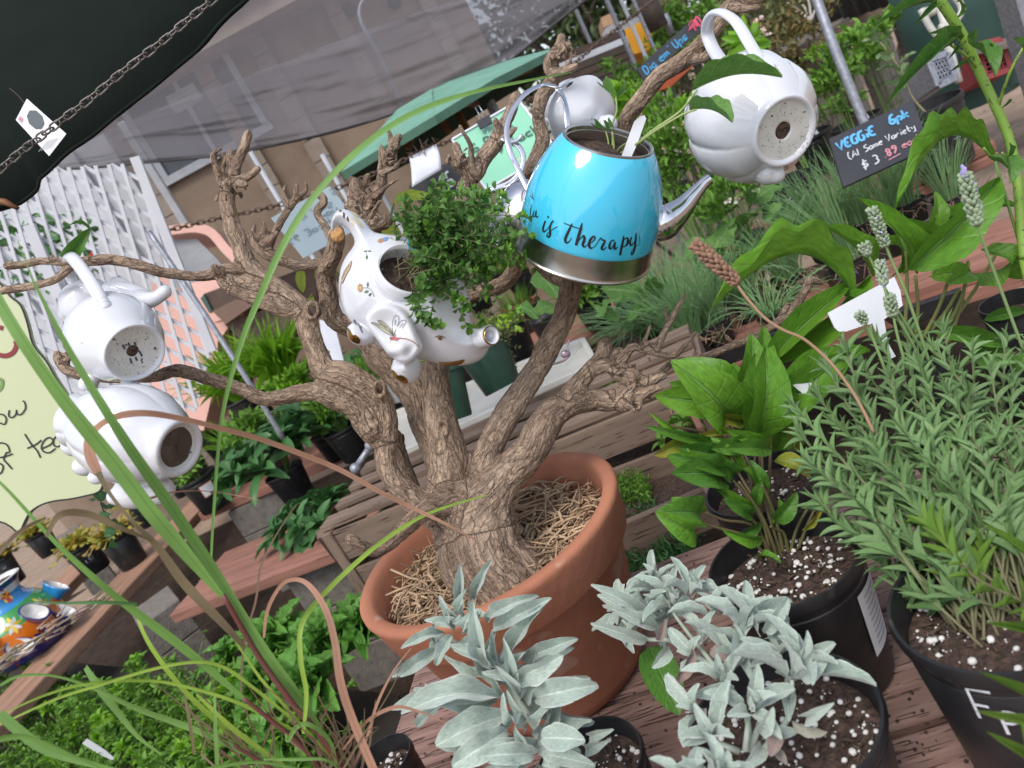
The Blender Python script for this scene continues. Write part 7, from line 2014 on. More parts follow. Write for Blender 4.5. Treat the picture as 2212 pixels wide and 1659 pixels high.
decal_strokes(ES,[[(*Ze(a,b),.7),(*Ze(c,d_),.7)] for a,b,c,d_ in ((615,1225,600,1245),(640,1228,632,1250),(660,1225,680,1245),(620,1200,600,1190),(650,1226,652,1246))],m_dfl,el,'dragonfly_legs',off=.0009)
# flowers,butterflies,feather pattern
m_fl = mat('flower print',(.42,.22,.09),(.55,.33,.14),rough=.3,scale=300); m_lf = mat('leaf print',(.10,.17,.08),rough=.3); m_gw = mat('cream gold print',(.72,.62,.34),rough=.25); m_bl = mat('blue print',(.20,.30,.60),rough=.25)
def blob(x,y,r,m,nm,n=3): gdec([(x + r * math.cos(a),y + r * math.sin(a) * 1.1) for a in [k * 1.0472 for k in range(6)]],m,nm,n=n)
for k in range(7): a = k * .9; blob(350 + 15 * math.cos(a),778 + 26 * math.sin(a),10,m_fl,'flower_print')
blob(350,778,9,m_gw,'flower_print')
for k in range(6): a = k * 1.05; blob(1095 + 18 * math.cos(a),853 + 20 * math.sin(a),9,m_gw,'flower_print')
for w_ in ([(410,775),(404,750),(412,728),(422,750)],[(380,815),(400,800),(422,802),(405,822)],[(418,838),(436,820),(446,830),(432,850)],[(375,468),(392,462),(410,460),(392,474)],[(412,462),(430,460),(442,468),(425,474)],[(402,540),(396,518),(408,500),(416,520)]):
 gdec(w_,m_lf,'leaf_print',n=2)
decal_strokes(ES,[[(*Ze(378,778),1.),(*Ze(420,780),1.),(*Ze(450,810),1.),(*Ze(468,856),1.)],[(*Ze(408,462),.8),(*Ze(402,500),.8)]],m_lf,el,'stem_print')
bf = [(278,550),(255,580),(215,640),(190,720),(200,735),(235,660),(265,610)]
gdec(bf,m_gw,'butterfly_print',n=3); decal_strokes(ES,[[(*Ze(*q),1.6) for q in bf + [bf[0]]],[(*Ze(262,585),2.),(*Ze(222,650),2.),(*Ze(200,700),1.5)],[(*Ze(186,740),2),(*Ze(180,850),2)]],mat('plum print',(.22,.05,.08),rough=.3),el,'butterfly_outline',off=.0009)
gdec([(290,1050),(305,1048),(322,1080),(318,1098),(300,1080)],mat('purple grey print',(.18,.14,.22)),'petal_print',n=2); gdec([(325,1070),(345,1090),(362,1120),(350,1135),(335,1110)],m_lf,'petal_print',n=2); gdec([(340,1120),(362,1140),(370,1165),(352,1150)],mat('purple grey print',(.18,.14,.22)),'petal_print',n=2)
gdec([(492,385),(510,365),(535,358),(545,380),(520,395)],m_fl,'butterfly_print',n=2); gdec([(535,358),(565,348),(590,350),(575,375),(545,382)],m_bl,'butterfly_print',n=3)
for k,(a,b,c,d_) in enumerate(((205,130,212,185),(235,165,250,212),(262,180,295,255),(285,160,372,268),(250,120,350,180),(165,128,190,118),(300,170,345,225))):
 mx_,my_ = (a + c) / 2,(b + d_) / 2; nx,ny = (d_ - b),-(c - a); l_ = math.hypot(nx,ny); w_ = 9 if k != 3 else 13
 gdec([(a,b),(mx_ + nx / l_ * w_,my_ + ny / l_ * w_),(c,d_),(mx_ - nx / l_ * w_,my_ - ny / l_ * w_)],[m_dfl,m_dfl,m_gw,m_gw,m_gw,m_gold,m_gw][k],'feather_print',n=3)
# thyme growing out of the elephant
ty2 = thing('thyme_plant','bushy creeping thyme spilling out of the elephant planter','plant',ocen)
mb = MB(); Ms = []; My = []
spine = [(880,600),(960,560),(1040,500),(1130,470),(1000,440),(930,520),(1100,420),(900,640),(1050,600),(1120,520)]
src = P(*Ze(860,620),.96)
ends = []
for i in range(96):
 u_ = RND.random()
 if u_ < .80:
  X = RND.uniform(905,1135); Y = RND.uniform(400,600)
  cxx,cyy = 1022,505
  if ((X - cxx) / 122) ** 2 + ((Y - cyy) / 105) ** 2 > 1: continue
 elif u_ < .92: X = RND.uniform(890,1000); Y = RND.uniform(560,640)
 else: X = RND.uniform(1040,1160); Y = RND.uniform(480,680)
 ends.append((X,Y,RND.uniform(.92,1.10)))
ends += [(944,700,.93),(925,690,.93),(1010,705,.93),(1035,690,.93),(1045,640,.95),(1155,470,.98),(1140,510,.96),(930,695,.925),(1000,660,.92),(985,640,.92)]
for (X,Y,D) in ends:
 e = P(X,Y,D); s0 = src + rv(.012); m_ = s0.lerp(e,.55) + V3(0,0,.03 if Y < 620 else .015) + rv(.012)
 pp = stem(mb,[s0,s0.lerp(m_,.5) + rv(.006),m_,e],.0007,.0005,5,5)
 pp = [q for q in pp]
 k = int(len(pp) * .35); L_ = along(pp[k:],12,.0125,.0088,25,0,pairs=True,taper=.15)
 Ms += L_
 if RND.random() < .95: My += rosette(e,(e - m_).normalized() + V3(0,0,.3),7,.011,.007,10,70,.2)
mb.obj('stems',mat('thyme stem',(.13,.11,.06),(.17,.17,.08),rough=.7),ty2)
for i in range(260):
 X = RND.gauss(1018,66); Y = RND.gauss(505,54)
 if ((X - 1022) / 125) ** 2 + ((Y - 505) / 105) ** 2 > 1: continue
 q = P(X,Y,RND.uniform(.93,1.12)); Ms.append(leafM(q,q + rv(1).normalized() * .0115,.008,V3(0,0,1) - FW * .5 + rv(.5)))
T_thy = [leaf_t('round',5,.3,.1,seed=i,cols=3,pet=.08) for i in range(2)]
scatter('foliage',T_thy,Ms,l_thyme,ty2,kind='stuff'); scatter('young_tips',T_thy,My,l_thymey,ty2,kind='stuff')
bl = thing('blue_plant_tag','small turquoise plant tag standing behind the thyme in the elephant','label',P(900,530,.97))
mb = MB(); mb.poly([P(x,y,.968) for x,y in ((880,507),(915,521),(915,552),(898,546),(882,538))],.001,-ZC); mb.obj('card',mat('turquoise card',(.03,.32,.47)),bl,smooth=False)
# small pewter twig ornament hanging
og = thing('metal_hook','small pewter leaf shaped hook on the right limb','hook',P(1225,760,1.08))
mb = MB(); stem(mb,[P(1195,786,1.08),P(1215,780,1.07),P(1229,768,1.07),P(1225,752,1.07),P(1228,738,1.07),P(1232,735,1.07)],.0018,.0014,5,8); fball(mb,1222,765,1.07,11,9,5); mb.obj('hook',mat('pewter',(.42,.40,.46),(.30,.20,.24),rough=.35,metal=.6,scale=120),og)
ck = thing('crate_latch','grey metal pull bolt on the crate corner','latch',P(775,985,1.6))
mb = MB(); mb.tube([P(770,1010,1.6),P(800,965,1.6)],.0075,12); mb.ball(P(768,1012,1.6),.012,14); mb.ball(P(801,962,1.6),.013,14); mb.obj('bolt',m_galv,ck)
# ================================================================ FOREGROUND POTS AND PLANTS
def rimpot(name,label,cat_,x,y,z,wF,H,perl=0,**k):
 """pot whose rim centre is seen at x, y at height z, rim half width wF px; stands H below"""
 c = G(x,y,z); d = (c - CAM).dot(FW); R = px(wF,d)
 return npot(name,label,V3(c.x,c.y,z - H),R,H,cat_,perl=perl,sides=64,**k) + (R,)
def traced(leaves,conv,sc_,base_d,nrmf,scl=1.0):
 Ms = []
 for l in leaves:
  bx,by,tx,ty_,w = l[:5]; db = l[5] if len(l) > 5 else base_d; dt = l[6] if len(l) > 6 else db - .02
  A_ = P(*conv(bx,by),db); B_ = P(*conv(tx,ty_),dt)
  Ms.append(leafM(A_,B_,px(w * sc_,db) * scl,nrmf(l)))
 return Ms
Z8c = lambda x,y: (708 + .36 * x,1062 + .36 * y)
Z9 = lambda x,y: (1416 + .36 * x,1062 + .36 * y)
Z6 = lambda x,y: (1416 + .36 * x,531 + .36 * y)
Z3 = lambda x,y: (1416 + .36 * x,.36 * y)
Z7 = lambda x,y: (.36 * x,1062 + .36 * y)
nr_ = lambda l: ZC + V3(0,0,.3) + rv(.32)
ZT_ = .801
# ---- white sage,centre bottom
root,top,T,R = rimpot('potted_white_sage','potted white sage with broad pale leaves in front of the terracotta pot','potted plant',1268,1648,ZT_ + .13,128,.125,40)
sg = [(800,740,800,420,85,.86),(880,640,985,405,80,.86),(830,740,840,580,75,.84),(780,740,668,625,85,.85),(960,780,1262,622,105,.84),(985,830,1345,640,120,.82),(1080,1030,1300,680,120,.82),
      (980,1080,870,640,130,.80),(760,830,580,775,95,.84),(700,850,440,942,85,.83),(745,860,650,1045,100,.82),(670,940,432,1110,110,.82),(990,1070,722,920,110,.79),(1050,1100,925,1090,90,.77),(1060,1100,1050,880,95,.79),
      (1090,1130,1415,980,170,.78),(1170,1010,1500,880,130,.82),(1130,1200,1000,1040,70,.77),(1020,1220,515,1190,170,.80),(1035,1240,440,1335,190,.76),(700,1270,535,1415,100,.80),(1080,1340,648,1525,230,.76),(1080,1430,745,1645,220,.74),
      (1235,1240,1622,1160,210,.78),(1160,1310,1050,1210,90,.75),(1290,1280,1585,1365,130,.79),(1285,1480,1545,1490,210,.72),(1240,1570,895,1590,170,.73),(1300,1580,1605,1645,130,.73),(1540,1500,1682,1490,100,.76),(1200,1620,930,1680,120,.72),
      (760,1645,590,1670,120,.74),(1220,1440,1390,1130,110,.80),(1150,1240,1230,1010,90,.80),(640,860,640,760,60,.84),(720,800,720,700,60,.84),(1060,1150,1180,960,90,.79),(900,1000,1010,840,70,.82),(1300,1450,1380,1250,90,.77),(860,830,900,700,80,.83),(1010,1350,760,1240,150,.81),(1300,1560,1400,1640,110,.74),(1200,1500,1120,1400,90,.74),(860,900,760,960,90,.82),(1400,1640,1560,1720,130,.72),(1150,1640,1080,1740,120,.7)]
T_sage = [leaf_t('oblong',16,.40,.08 + .07 * i,.06,nw=2.2,ser=.03,nser=22,seed=i,cols=9,pet=.05) for i in range(5)]
sm = [tmesh('leaf',t,l_sage) for t in T_sage]
place_leaves('leaf',sm,traced(sg,Z8c,.36,.8,nr_,.74),root)
place_leaves('leaf',sm,traced([(a + RND.uniform(-60,60),b + RND.uniform(-60,60),c + RND.uniform(-70,70),d_ + RND.uniform(-70,70),e_ * .8,f_ + .025) for a,b,c,d_,e_,f_ in sg[10:34]],Z8c,.36,.82,nr_,.8),root)
mb = MB()
stem(mb,[top + V3(0,.0,-.01),P(1190,1590,.76),P(*Z8c(1240,1400),.77),P(*Z8c(1100,1180),.79),P(*Z8c(1000,1040),.80),P(*Z8c(880,900),.82),P(*Z8c(820,760),.84)],.0048,.0025,5,10)
stem(mb,[P(*Z8c(1350,1480),.75),P(*Z8c(1340,1600),.74),top],.004,.005,5,10); stem(mb,[P(*Z8c(980,1040),.80),P(*Z8c(850,950),.82),P(*Z8c(700,870),.83)],.003,.002,5,8)
mb.obj('stems',m_stems,root)
Ms = rosette(P(*Z8c(1060,1090),.785),YC + ZC,12,.03,.009,30,80) + rosette(P(*Z8c(870,780),.83),YC + ZC * .5,8,.022,.009,30,80); place_leaves('leaf',sm[:2],Ms,root)
# ---- white sage,right
root,top,T,R = rimpot('potted_white_sage','potted narrow leaved sage at the bottom right of centre with perlite soil','potted plant',1688,1555,ZT_ + .15,210,.148,90)
sr = [(120,700,30,480,60,.80),(110,720,170,480,60,.8),(190,650,415,400,90,.78),(140,690,300,560,70,.8),(60,760,-60,620,60,.82)]
Ms = []
for (x,y,d,n_,L_,w_,ax) in ((100,690,.82,16,.048,.014,(-.2,.9,.4)),(30,600,.84,14,.045,.013,(-.4,.8,.3)),(200,640,.80,14,.045,.014,(.2,1,.4)),(0,720,.83,12,.04,.013,(-.8,.4,.4)),
                                  (520,860,.74,16,.062,.018,(.1,1,.4)),(360,760,.78,12,.042,.014,(-.2,1,.3)),(640,880,.73,8,.05,.017,(.5,.8,.3)),(820,1120,.68,15,.060,.018,(.25,1,.5)),(780,1180,.70,8,.04,.014,(0,.8,.6)),
                                  (560,1330,.66,14,.042,.016,(0,.8,.8)),(400,1160,.70,10,.04,.015,(-.3,.8,.5)),(360,1500,.65,12,.045,.016,(-.3,.7,.7)),(300,900,.77,12,.038,.013,(-.2,.9,.4)),(640,1500,.66,8,.032,.014,(.3,.6,.7)),
                                  (480,1010,.73,12,.04,.014,(0,.9,.5)),(250,1000,.76,8,.036,.015,(-.6,.5,.5)),(280,1330,.68,9,.04,.016,(-.7,.5,.5)),(700,1040,.72,9,.04,.015,(.2,.9,.5))):
 Ms += rosette(P(*Z9(x,y),d),XC * ax[0] + YC * ax[1] + ZC * ax[2],int(n_ * .62),L_ * 1.08,w_ * .85,15,80,.2)
T_s2 = [leaf_t('oblong',12,.38,.06 + .05 * i,.02,ser=.02,nser=16,seed=i + 9,cols=7,pet=.1) for i in range(4)]
place_leaves('leaf',[tmesh('leaf',t,l_sage) for t in T_s2],Ms + traced([(900,1350,1072,1265,75,.66,.62),(480,1230,215,1230,100,.7),(500,930,255,770,100,.76,.73),(740,1080,510,880,110,.7,.69),(860,1130,1035,985,90,.68,.66),(850,1090,790,655,0,.7),(640,860,790,655,80,.72,.7),(350,1400,160,1520,95,.66),(600,1440,705,1290,90,.65,.63),(-60,760,-390,560,80,.84),(20,830,-270,700,80,.82),(-30,900,-390,790,75,.83),(80,930,-20,1060,80,.8)],Z9,.36,.7,nr_),root)
place_leaves('old_leaf',[tmesh('old_leaf',T_s2[0],l_sageo)],traced([(230,920,90,1165,75,.74),(330,940,440,1010,90,.74),(800,1370,1030,1440,80,.66),(740,1420,690,1590,90,.65),(720,1560,790,1640,60,.65),(290,1300,290,1390,40,.68),(20,900,60,760,50,.8)],Z9,.36,.72,nr_),root)
mb = MB()
for pts in ([(560,1560,.66),(540,1330,.68),(380,1080,.72),(220,880,.78),(100,720,.82)],[(560,1560,.66),(640,1300,.68),(560,1000,.73),(520,860,.74)],[(640,1560,.66),(800,1350,.67),(820,1130,.68)],[(380,1080,.72),(100,900,.8),(-60,880,.83),(-200,770,.85)],[(540,1560,.65),(560,1330,.66)],[(500,1560,.65),(360,1500,.65)]):
 stem(mb,[P(*Z9(a,b),d) for a,b,d in pts],.003,.0018,5,8)
mb.obj('stems',m_stems,root)
Ms = rosette(P(1375,1335,.92),XC * -.7 + YC * .6 + ZC * .4,14,.062,.018,0,70,.25); 
Ms += rosette(P(1440,1345,.9),XC * -.2 + YC + ZC * .4,12,.05,.015,10,75,.25)
place_leaves('leaf',[tmesh('leaf',t,l_sage) for t in T_s2],Ms,root)
mb = MB(); g0 = [Z9(a,b) for a,b in ((0,950),(60,1000),(150,1060),(190,1200),(190,1240),(130,1340),(60,1260),(0,1100))]
dl = thing('fallen_leaf','big dark green leaf lying under the right hand sage','leaf',P(*g0[3],.8))
ml = tmesh('blade',leaf_t('ovate',12,.2,.05,cols=5),l_echid); place_leaves('blade',[ml],[leafM(P(1402,1398,.86),P(1468,1545,.80),px(105,.82),ZC)],dl)
# tiny third sage at the bottom edge
s3 = thing('sage_sprig','pale sage leaf tips poking in at the bottom edge','plant',P(1560,1670,.5))
place_leaves('leaf',[tmesh('leaf',t,l_sage) for t in T_s2],rosette(P(1545,1700,.55),YC + XC * .3 + ZC * .2,12,.036,.012,25,80) + rosette(P(1490,1695,.55),YC + ZC * .3,6,.03,.011,20,70),s3)
# ---- echinacea pots
rB,topB,TB,RB_ = rimpot('potted_coneflower','leafy coneflower in the black pot farther from the camera','potted plant',1640,1040,ZT_ + .15,122,.15,40)
rA,topA,TA,RA_ = rimpot('potted_coneflower','leafy coneflower in the large black pot with white sticker','potted plant',1688,1205,ZT_ + .17,166,.168,140)
cA = Vector(rA.location); potlabel(rA,cA,RA_,.168,camyaw(cA) + .98,.05,.085,.55)
ls_t,W_t = text_lines('SALVIA',1.)
mb = MB()
for k in range(9):
 pts = []; ns = []
 for i in range(5):
  a = camyaw(cA) + .98 + (i / 4 - .5) * .030 / RA_; z = .168 * .55 + .034 - k * .008; rr_ = RA_ * (.78 + .22 * min(1,z / (.168 * .84) * .8)) + .0018
  pts.append(cA + V3(rr_ * math.cos(a),rr_ * math.sin(a),z)); ns.append(V3(math.cos(a),math.sin(a),0))
 mb.ribbon(pts,.0012,ns)
mb.obj('small_print',mat('grey print 2',(.25,.25,.27)),rA)
eb = [(680,1010,1185,640,230,1.0,.93),(590,1160,655,590,250,1.0,.95),(430,1060,95,690,300,1.05,.98),(480,900,575,530,190,1.08,1.05),(650,720,1175,228,150,1.08,1.05),(420,960,-10,900,200,1.06),(720,1240,780,940,180,1.03,1.02),(560,1080,470,700,150,1.1)]
ey = [(200,1150,-10,1260,130,1.0),(500,1050,300,1010,100,1.05,1.0),(560,760,420,900,130,1.1),(700,1290,930,1390,130,.98),(860,1220,780,1080,90,1.02),(470,1130,230,1150,60,1.0)]
ed = [(440,1260,140,1210,140,.97),(400,1400,90,1370,200,.95,.9),(265,1620,0,1600,170,.92,.88),(440,1340,80,1250,70,.95),(560,1200,330,1220,110,.96),(690,1215,420,1215,100,.95),(480,1380,330,1260,110,.95),(700,1640,850,1480,100,.92),(600,1560,640,1400,70,.93),(580,1620,400,1520,80,.92),(600,1480,560,1280,90,.95),(330,1160,-60,1080,60,1.),(620,1660,480,1740,60,.93)]
T_e = [leaf_t('ovate',20,.5,.10 + .07 * i,.03,nw=2,ser=.06,nser=16,seed=i + 3,cols=9,pet=.06) for i in range(4)]
em = [tmesh('leaf',t,l_echi) for t in T_e]; emd = [tmesh('leaf',t,l_echid) for t in T_e]; emy = [tmesh('leaf',t,l_echiy) for t in T_e]
nre = lambda l: ZC + V3(0,0,.1) + rv(.2)
place_leaves('leaf',em,traced(eb,Z6,.36,1.0,nre,1.25),rB)
place_leaves('leaf',emy,traced(ey,Z6,.36,1.0,nre),rB)
place_leaves('leaf',emd,traced(ed,Z6,.36,.95,nre,1.35),rA)
place_leaves('leaf',em,traced([(a,b,c + RND.uniform(-110,110),d_ + RND.uniform(-110,60),e_) + ((f_[0] + .02,) if f_ else ()) for a,b,c,d_,e_,*f_ in eb + ed],Z6,.36,1.0,nre,1.1),rB)
place_leaves('leaf',em,traced([(300,400,20,90,0,.9),(640,270,395,225,100,.88),(610,400,755,430,60,.88),(240,190,0,120,200,.88,.84)],Z9,.36,.9,nre),rA)
# the long arching leaves
LA_ = leaf_t('lance',26,.5,.30,.035,nw=4,ser=.04,nser=20,seed=5,cols=9)
LAm = tmesh('leaf',LA_,l_echi)
place_leaves('leaf',[LAm],[leafM(P(1855,650,1.05),P(1525,680,.98),px(66,1.0),YC + ZC * .45)],rB)
place_leaves('leaf',em[:2],traced([(1080,280,1380,410,90,1.05,1.03),(470,620,640,640,0,1.)],Z6,.36,1.0,nre),rB)
mb = MB()
for pts in ([(*Z6(560,1560),1.0),(*Z6(600,1250),1.0),(*Z6(590,1160),1.0)],[(*Z6(700,1640),.95),(*Z6(640,1400),.97),(*Z6(620,1240),.99)],[(*Z6(640,1500),1.0),(*Z6(560,1300),1.02),(*Z6(430,1060),1.05)],[(*Z6(680,1500),1.0),(*Z6(690,1250),1.0),(*Z6(700,1010),1.0)],[(*Z6(600,1500),1.0),(*Z6(480,1200),1.05),(*Z6(200,1100),1.02),(*Z6(0,1085),1.0)],[(*Z6(640,1500),1.04),(*Z6(640,1000),1.08),(*Z6(650,730),1.08)]):
 stem(mb,[P(*q) for q in pts],.0024,.0014,5,7)
mb.obj('stems',m_stemp,rB)
mb = MB()
b9 = [(790,480),(760,510),(720,540),(810,470)]
for i,(tx,ty_,zz_) in enumerate(((400,1340,Z6),(300,1600,Z6),(440,1240,Z6),(680,1620,Z6),(560,1300,Z6),(590,1500,Z6),(420,1500,Z6),(1000,65,Z9),(980,0,Z9),(260,190,Z9),(600,260,Z9),(690,210,Z9),(640,-40,Z9),(500,-60,Z9),(600,400,Z9))):
 q = b9[i % 4]; a = P(*Z9(*q),.93); e = P(*zz_(tx,ty_),.94 if i < 7 else .90)
 stem(mb,[a,a.lerp(e,.4) + YC * .015 + rv(.004),a.lerp(e,.75) + YC * .01,e],.0024,.0014,5,7)
mb.obj('stems',m_stemp,rA)
place_leaves('leaf',emy,traced([(1000,60,880,230,45,.88),(980,-20,890,100,40,.88)],Z9,.36,.9,nre)[:0] + traced([(880,230,1005,60,45,.88)],Z9,.36,.9,nre),rA)
# ---- lavender
rL,topL,TL,RL = rimpot('potted_lavender','fringed leaf lavender with flower spikes in the black pot lettered FR','potted plant',2150,1290,ZT_ + .19,222,.185,120)
cL = Vector(rL.location)
T_lv = [leaf_t('strap',12,.4,.02 + .02 * i,.0,ser=.4,nser=12,seed=i,cols=5,twist=.1 * i) for i in range(4)]
SR = G(2130,1330,ZT_ + .16)
tips = []
for (x,y,d) in ((1725,890,.86),(1740,950,.84),(1760,1010,.80),(1790,800,.88),(1830,760,.9),(1850,850,.84),(1900,740,.9),(1880,900,.82),(1925,820,.84),(1960,730,.9),(1990,800,.84),(2020,760,.88),(2050,850,.82),(2040,720,.94),(2100,760,.9),(2090,860,.82),(2140,800,.86),(2170,740,.92),(2190,830,.84),(2225,760,.86),(2230,900,.8),
                  (1900,980,.78),(1840,1060,.78),(1960,940,.78),(2010,960,.77),(2080,960,.78),(2150,950,.78),(2210,1000,.76),(1860,1160,.78),(1900,1110,.76),(1960,1050,.75),(2040,1060,.74),(2120,1080,.74),(2200,1100,.74),(1990,1290,.72),(2060,1240,.70),(1985,1190,.74),(1930,1240,.76),(2230,1200,.72),(2160,1180,.72),(1770,860,.9),(1810,920,.86),(1870,800,.9),(1940,870,.86),(2000,880,.85),(2070,800,.9),(2120,880,.85),(1800,1040,.82),(1870,1010,.82),(2180,960,.8),(1780,1090,.8),(2090,1150,.74),(2030,1150,.74),(1920,1180,.76)):
 tips.append((x,y,d))
mbs = MB(); Mg = []; My = []
for i,(x,y,d) in enumerate(tips):
 e = P(x,y,d); s0 = SR + V3(RND.uniform(-.03,.05),RND.uniform(-.03,.02),0)
 pp = stem(mbs,[s0,s0.lerp(e,.4) + V3(0,0,.02) + rv(.006),s0.lerp(e,.75) + rv(.006),e],.0015,.0010,6,6)
 n_ = 9
 pp2 = pp[int(len(pp) * .22):]
 L_ = along(pp2,16,.036,.0021,52,0,pairs=True,taper=.25,up=.15)
 L_ += rosette(e,(e - s0).normalized(),7,.03,.0026,30,82,.15)
 low = len(L_) // 3
 (My if y > 1000 and i % 3 == 0 else Mg).extend(L_[:low]); Mg.extend(L_[low:])
RND.shuffle(Mg)
lvm = [tmesh('leaf',t,l_lav) for t in T_lv]
Mg.sort(key=lambda M: (M.translation - CAM).length)
place_leaves('leaf',lvm,Mg[:260],rL); scatter('foliage',T_lv,Mg[260:],l_lav,rL,kind='stuff'); scatter('young_foliage',T_lv,My,l_lavy,rL,kind='stuff')
# sprays at the bottom right
Ms = []
for (a,b,da,db) in (((2212,1500),(2115,1452),.55,.52),((2230,1560),(2105,1535),.52,.5),((2225,1640),(2130,1580),.52,.5),((2212,1360),(2130,1345),.62,.6),((2230,1640),(2205,1560),.5,.5),((2240,1220),(2120,1130),.66,.66)):
 Ms.append(leafM(P(*a,da),P(*b,db),.010,ZC + V3(0,0,.5)))
pp = stem(mbs,[P(2260,1320,.64),P(2190,1290,.64),P(2110,1250,.64),P(2080,1215,.64)],.0016,.0012,5,6)
Ms += along(pp,10,.03,.005,30,0,pairs=True)
place_leaves('young_leaf',[tmesh('young_leaf',t,l_lavy) for t in T_lv],Ms,rL)
mbs.obj('stems',mat('lavender stem',(.17,.20,.09),(.14,.10,.06),rough=.7),rL)
potwrite(rL,cL,RL,.185,'F',camyaw(cL) - .40,.034,.70,.0028,m_chalkw); potwrite(rL,cL,RL,.185,'P',camyaw(cL) - .22,.028,.62,.0028,m_chalkw)
m_bud = mat('grey green lavender bud',(.30,.38,.24),(.24,.30,.20),rough=.8,scale=200); m_pet = mat('lavender petal',(.38,.33,.66),(.28,.24,.50),rough=.7,scale=100); m_dryb = mat('dry flower head',(.30,.18,.12),(.22,.12,.08),rough=.9,scale=150); m_petw = mat('pale lavender petal',(.55,.55,.75),rough=.7)
def spike(label,path,nseg,L_,w,mats,petals=6,topc=None,kind='flower'):
 root = thing('lavender_flower',label,'flower',P(*path[0]))
 mb = MB(); pts = [P(*q) for q in [tuple(k) for k in smoothpath(path,6)]]; N = len(pts)
 mb.tube(pts,[.0014 + .0004 * (1 - i / N) for i in range(N)],7); mb.obj('stalk',mats[1],root)
 e = pts[-1]; t = (pts[-1] - pts[-3]).normalized(); a = t.orthogonal().normalized(); b = t.cross(a)
 mb = MB(); mp = MB()
 nseg = int(nseg * 1.45)
 for i in range(nseg):
  f = i / nseg; c = e + t * L_ * (f - .5); rr = w * math.sin(math.pi * (.12 + .80 * f)) ** .6
  for k in range(6):
   an = k * 1.047 + i * .5; dr_ = a * math.cos(an) + b * math.sin(an); dd_ = (dr_ * .75 + t * .9).normalized()
   M3 = frame_from(dd_).to_4x4(); q = c + dr_ * rr * .55
   q += rv(w * .05); g_ = RND.uniform(.8,1.2); mb.ball(q + dd_ * .002,(w * .34 * g_,w * .22 * g_,w * .72 * g_),7,M3.to_3x3())
  if i % 2 == 0 and petals > 0:
   an = RND.random() * 6.28; q = c + ZC * rr * .9 + (a * math.cos(an) + b * math.sin(an)) * rr * .5
   for k in range(4): mp.ball(q + rv(.0008),.0011,5)
 if topc:
  for k in range(9): M3 = frame_from((t + rv(.2)).normalized()); topc_b = e + t * (L_ * .52) + rv(.0016); mp.ball(topc_b,(.0022,.0022,.007),8,M3)
 mb.obj('flower_head',mats[0],root)
 if mp.v: mp.obj('petals',m_pet if topc else m_petw,root)
 return root
m_stk = mat('lavender stalk',(.22,.33,.12),rough=.7)
spike('purple tipped lavender spike at the upper right',[(2212,760,.86),(2160,620,.84),(2120,510,.82),(2098,430,.81)],9,.055,.0078,(m_bud,m_stk),topc=True)
spike('pale green lavender spike with small white flowers near the white label',[(2010,790,.88),(1960,640,.86),(1925,560,.85),(1898,490,.84)],8,.046,.0062,(m_bud,m_stk))
spike('short lilac lavender bud left of the pale green spike',[(2020,800,.9),(1945,680,.88),(1905,610,.87),(1870,538,.86)],3,.014,.0062,(m_bud,m_stk),8)
spike('lavender bud low beside the white plastic label',[(2000,800,.9),(1970,740,.88),(1920,650,.86),(1908,610,.86)][:3] + [(1905,588,.86)],5,.028,.0060,(m_petw if False else m_bud,m_stk),8)
spike('green lavender bud in front of the white plastic label',[(1960,800,.88),(1940,730,.87),(1925,660,.86)],5,.024,.0062,(m_bud,m_stk),0)
spike('small green lavender bud left of the white plastic label',[(1920,820,.88),(1885,730,.87),(1862,688,.86)],4,.016,.0052,(m_bud,m_stk),0)
spike('dried brown lavender head on a long bent stalk',[(1888,935,.80),(1850,860,.80),(1800,790,.80),(1740,735,.80),(1690,712,.80),(1650,685,.80),(1610,640,.80),(1585,606,.80),(1545,568,.80)],9,.062,.0082,(m_dryb,mat('dry stalk',(.40,.25,.15),rough=.8)),0)
# white plastic T label
wl = thing('white_tag','translucent white plastic plant label behind the lavender buds','label',P(1850,660,.98))
mb = MB(); pg = [(1788,676),(1932,598),(1945,628),(1950,660),(1910,690),(1918,740),(1935,770),(1922,776),(1900,735),(1884,700),(1870,702),(1828,716),(1812,716),(1803,708)]
mb.poly([P(x,y,.98) for x,y in pg],.0015,-ZC); mb.obj('plate',m_tagw,wl,smooth=False)
slab('plant_label',[(1712,832),(1740,822),(1782,828),(1780,836),(1752,846),(1734,850)],.95,.001,m_tagw,'small crumpled clear label between coneflower and lavender','label')
# ---- tall stem at the right edge
ts = thing('tall_sunflower','tall hairy green stem with heart shaped leaves at the right edge','plant',P(2190,520,1.0))
mb = MB(); stem(mb,[P(2212,560,1.0),P(2205,480,1.0),P(2197,384,1.0),P(2180,300,1.0),P(2150,228,1.0),P(2113,150,1.0),P(2089,95,.99),P(2060,45,.98),P(2022,-10,.97)],.0058,.0062,5,12)
stem(mb,[P(2212,560,1.0),P(2260,800,1.0),P(2280,1000,1.0)],.0058,.006,4,10)
for a,b,c in (((2197,384,1.0),(2185,350,.98),(2164,330,.97)),((2155,235,1.),(2180,160,.97),(2212,100,.96)),((2113,150,1.),(2085,120,.98),(2050,95,.97)),((2190,330,1.),(2150,345,.98),(2125,320,.96))): stem(mb,[P(*a),P(*b),P(*c)],.0022,.0016,4,7)
mb.obj('stem',mat('speckled green stem',(.15,.28,.03),(.20,.33,.05),rough=.55,scale=40,spotc=(.07,.10,.02),spot_t=.60,spot_s=160),ts)
nt_ = lambda l: ZC * .8 + YC * .3 + rv(.2)
T_sf = [leaf_t('lance',22,.6,.12 + .08 * i,.03,nw=3,ser=.05,nser=14,seed=i + 20,cols=9) for i in range(3)]
T_ht = [leaf_t('ovate',18,.5,.10,.03,nw=2,ser=.05,nser=14,seed=31,cols=9)]
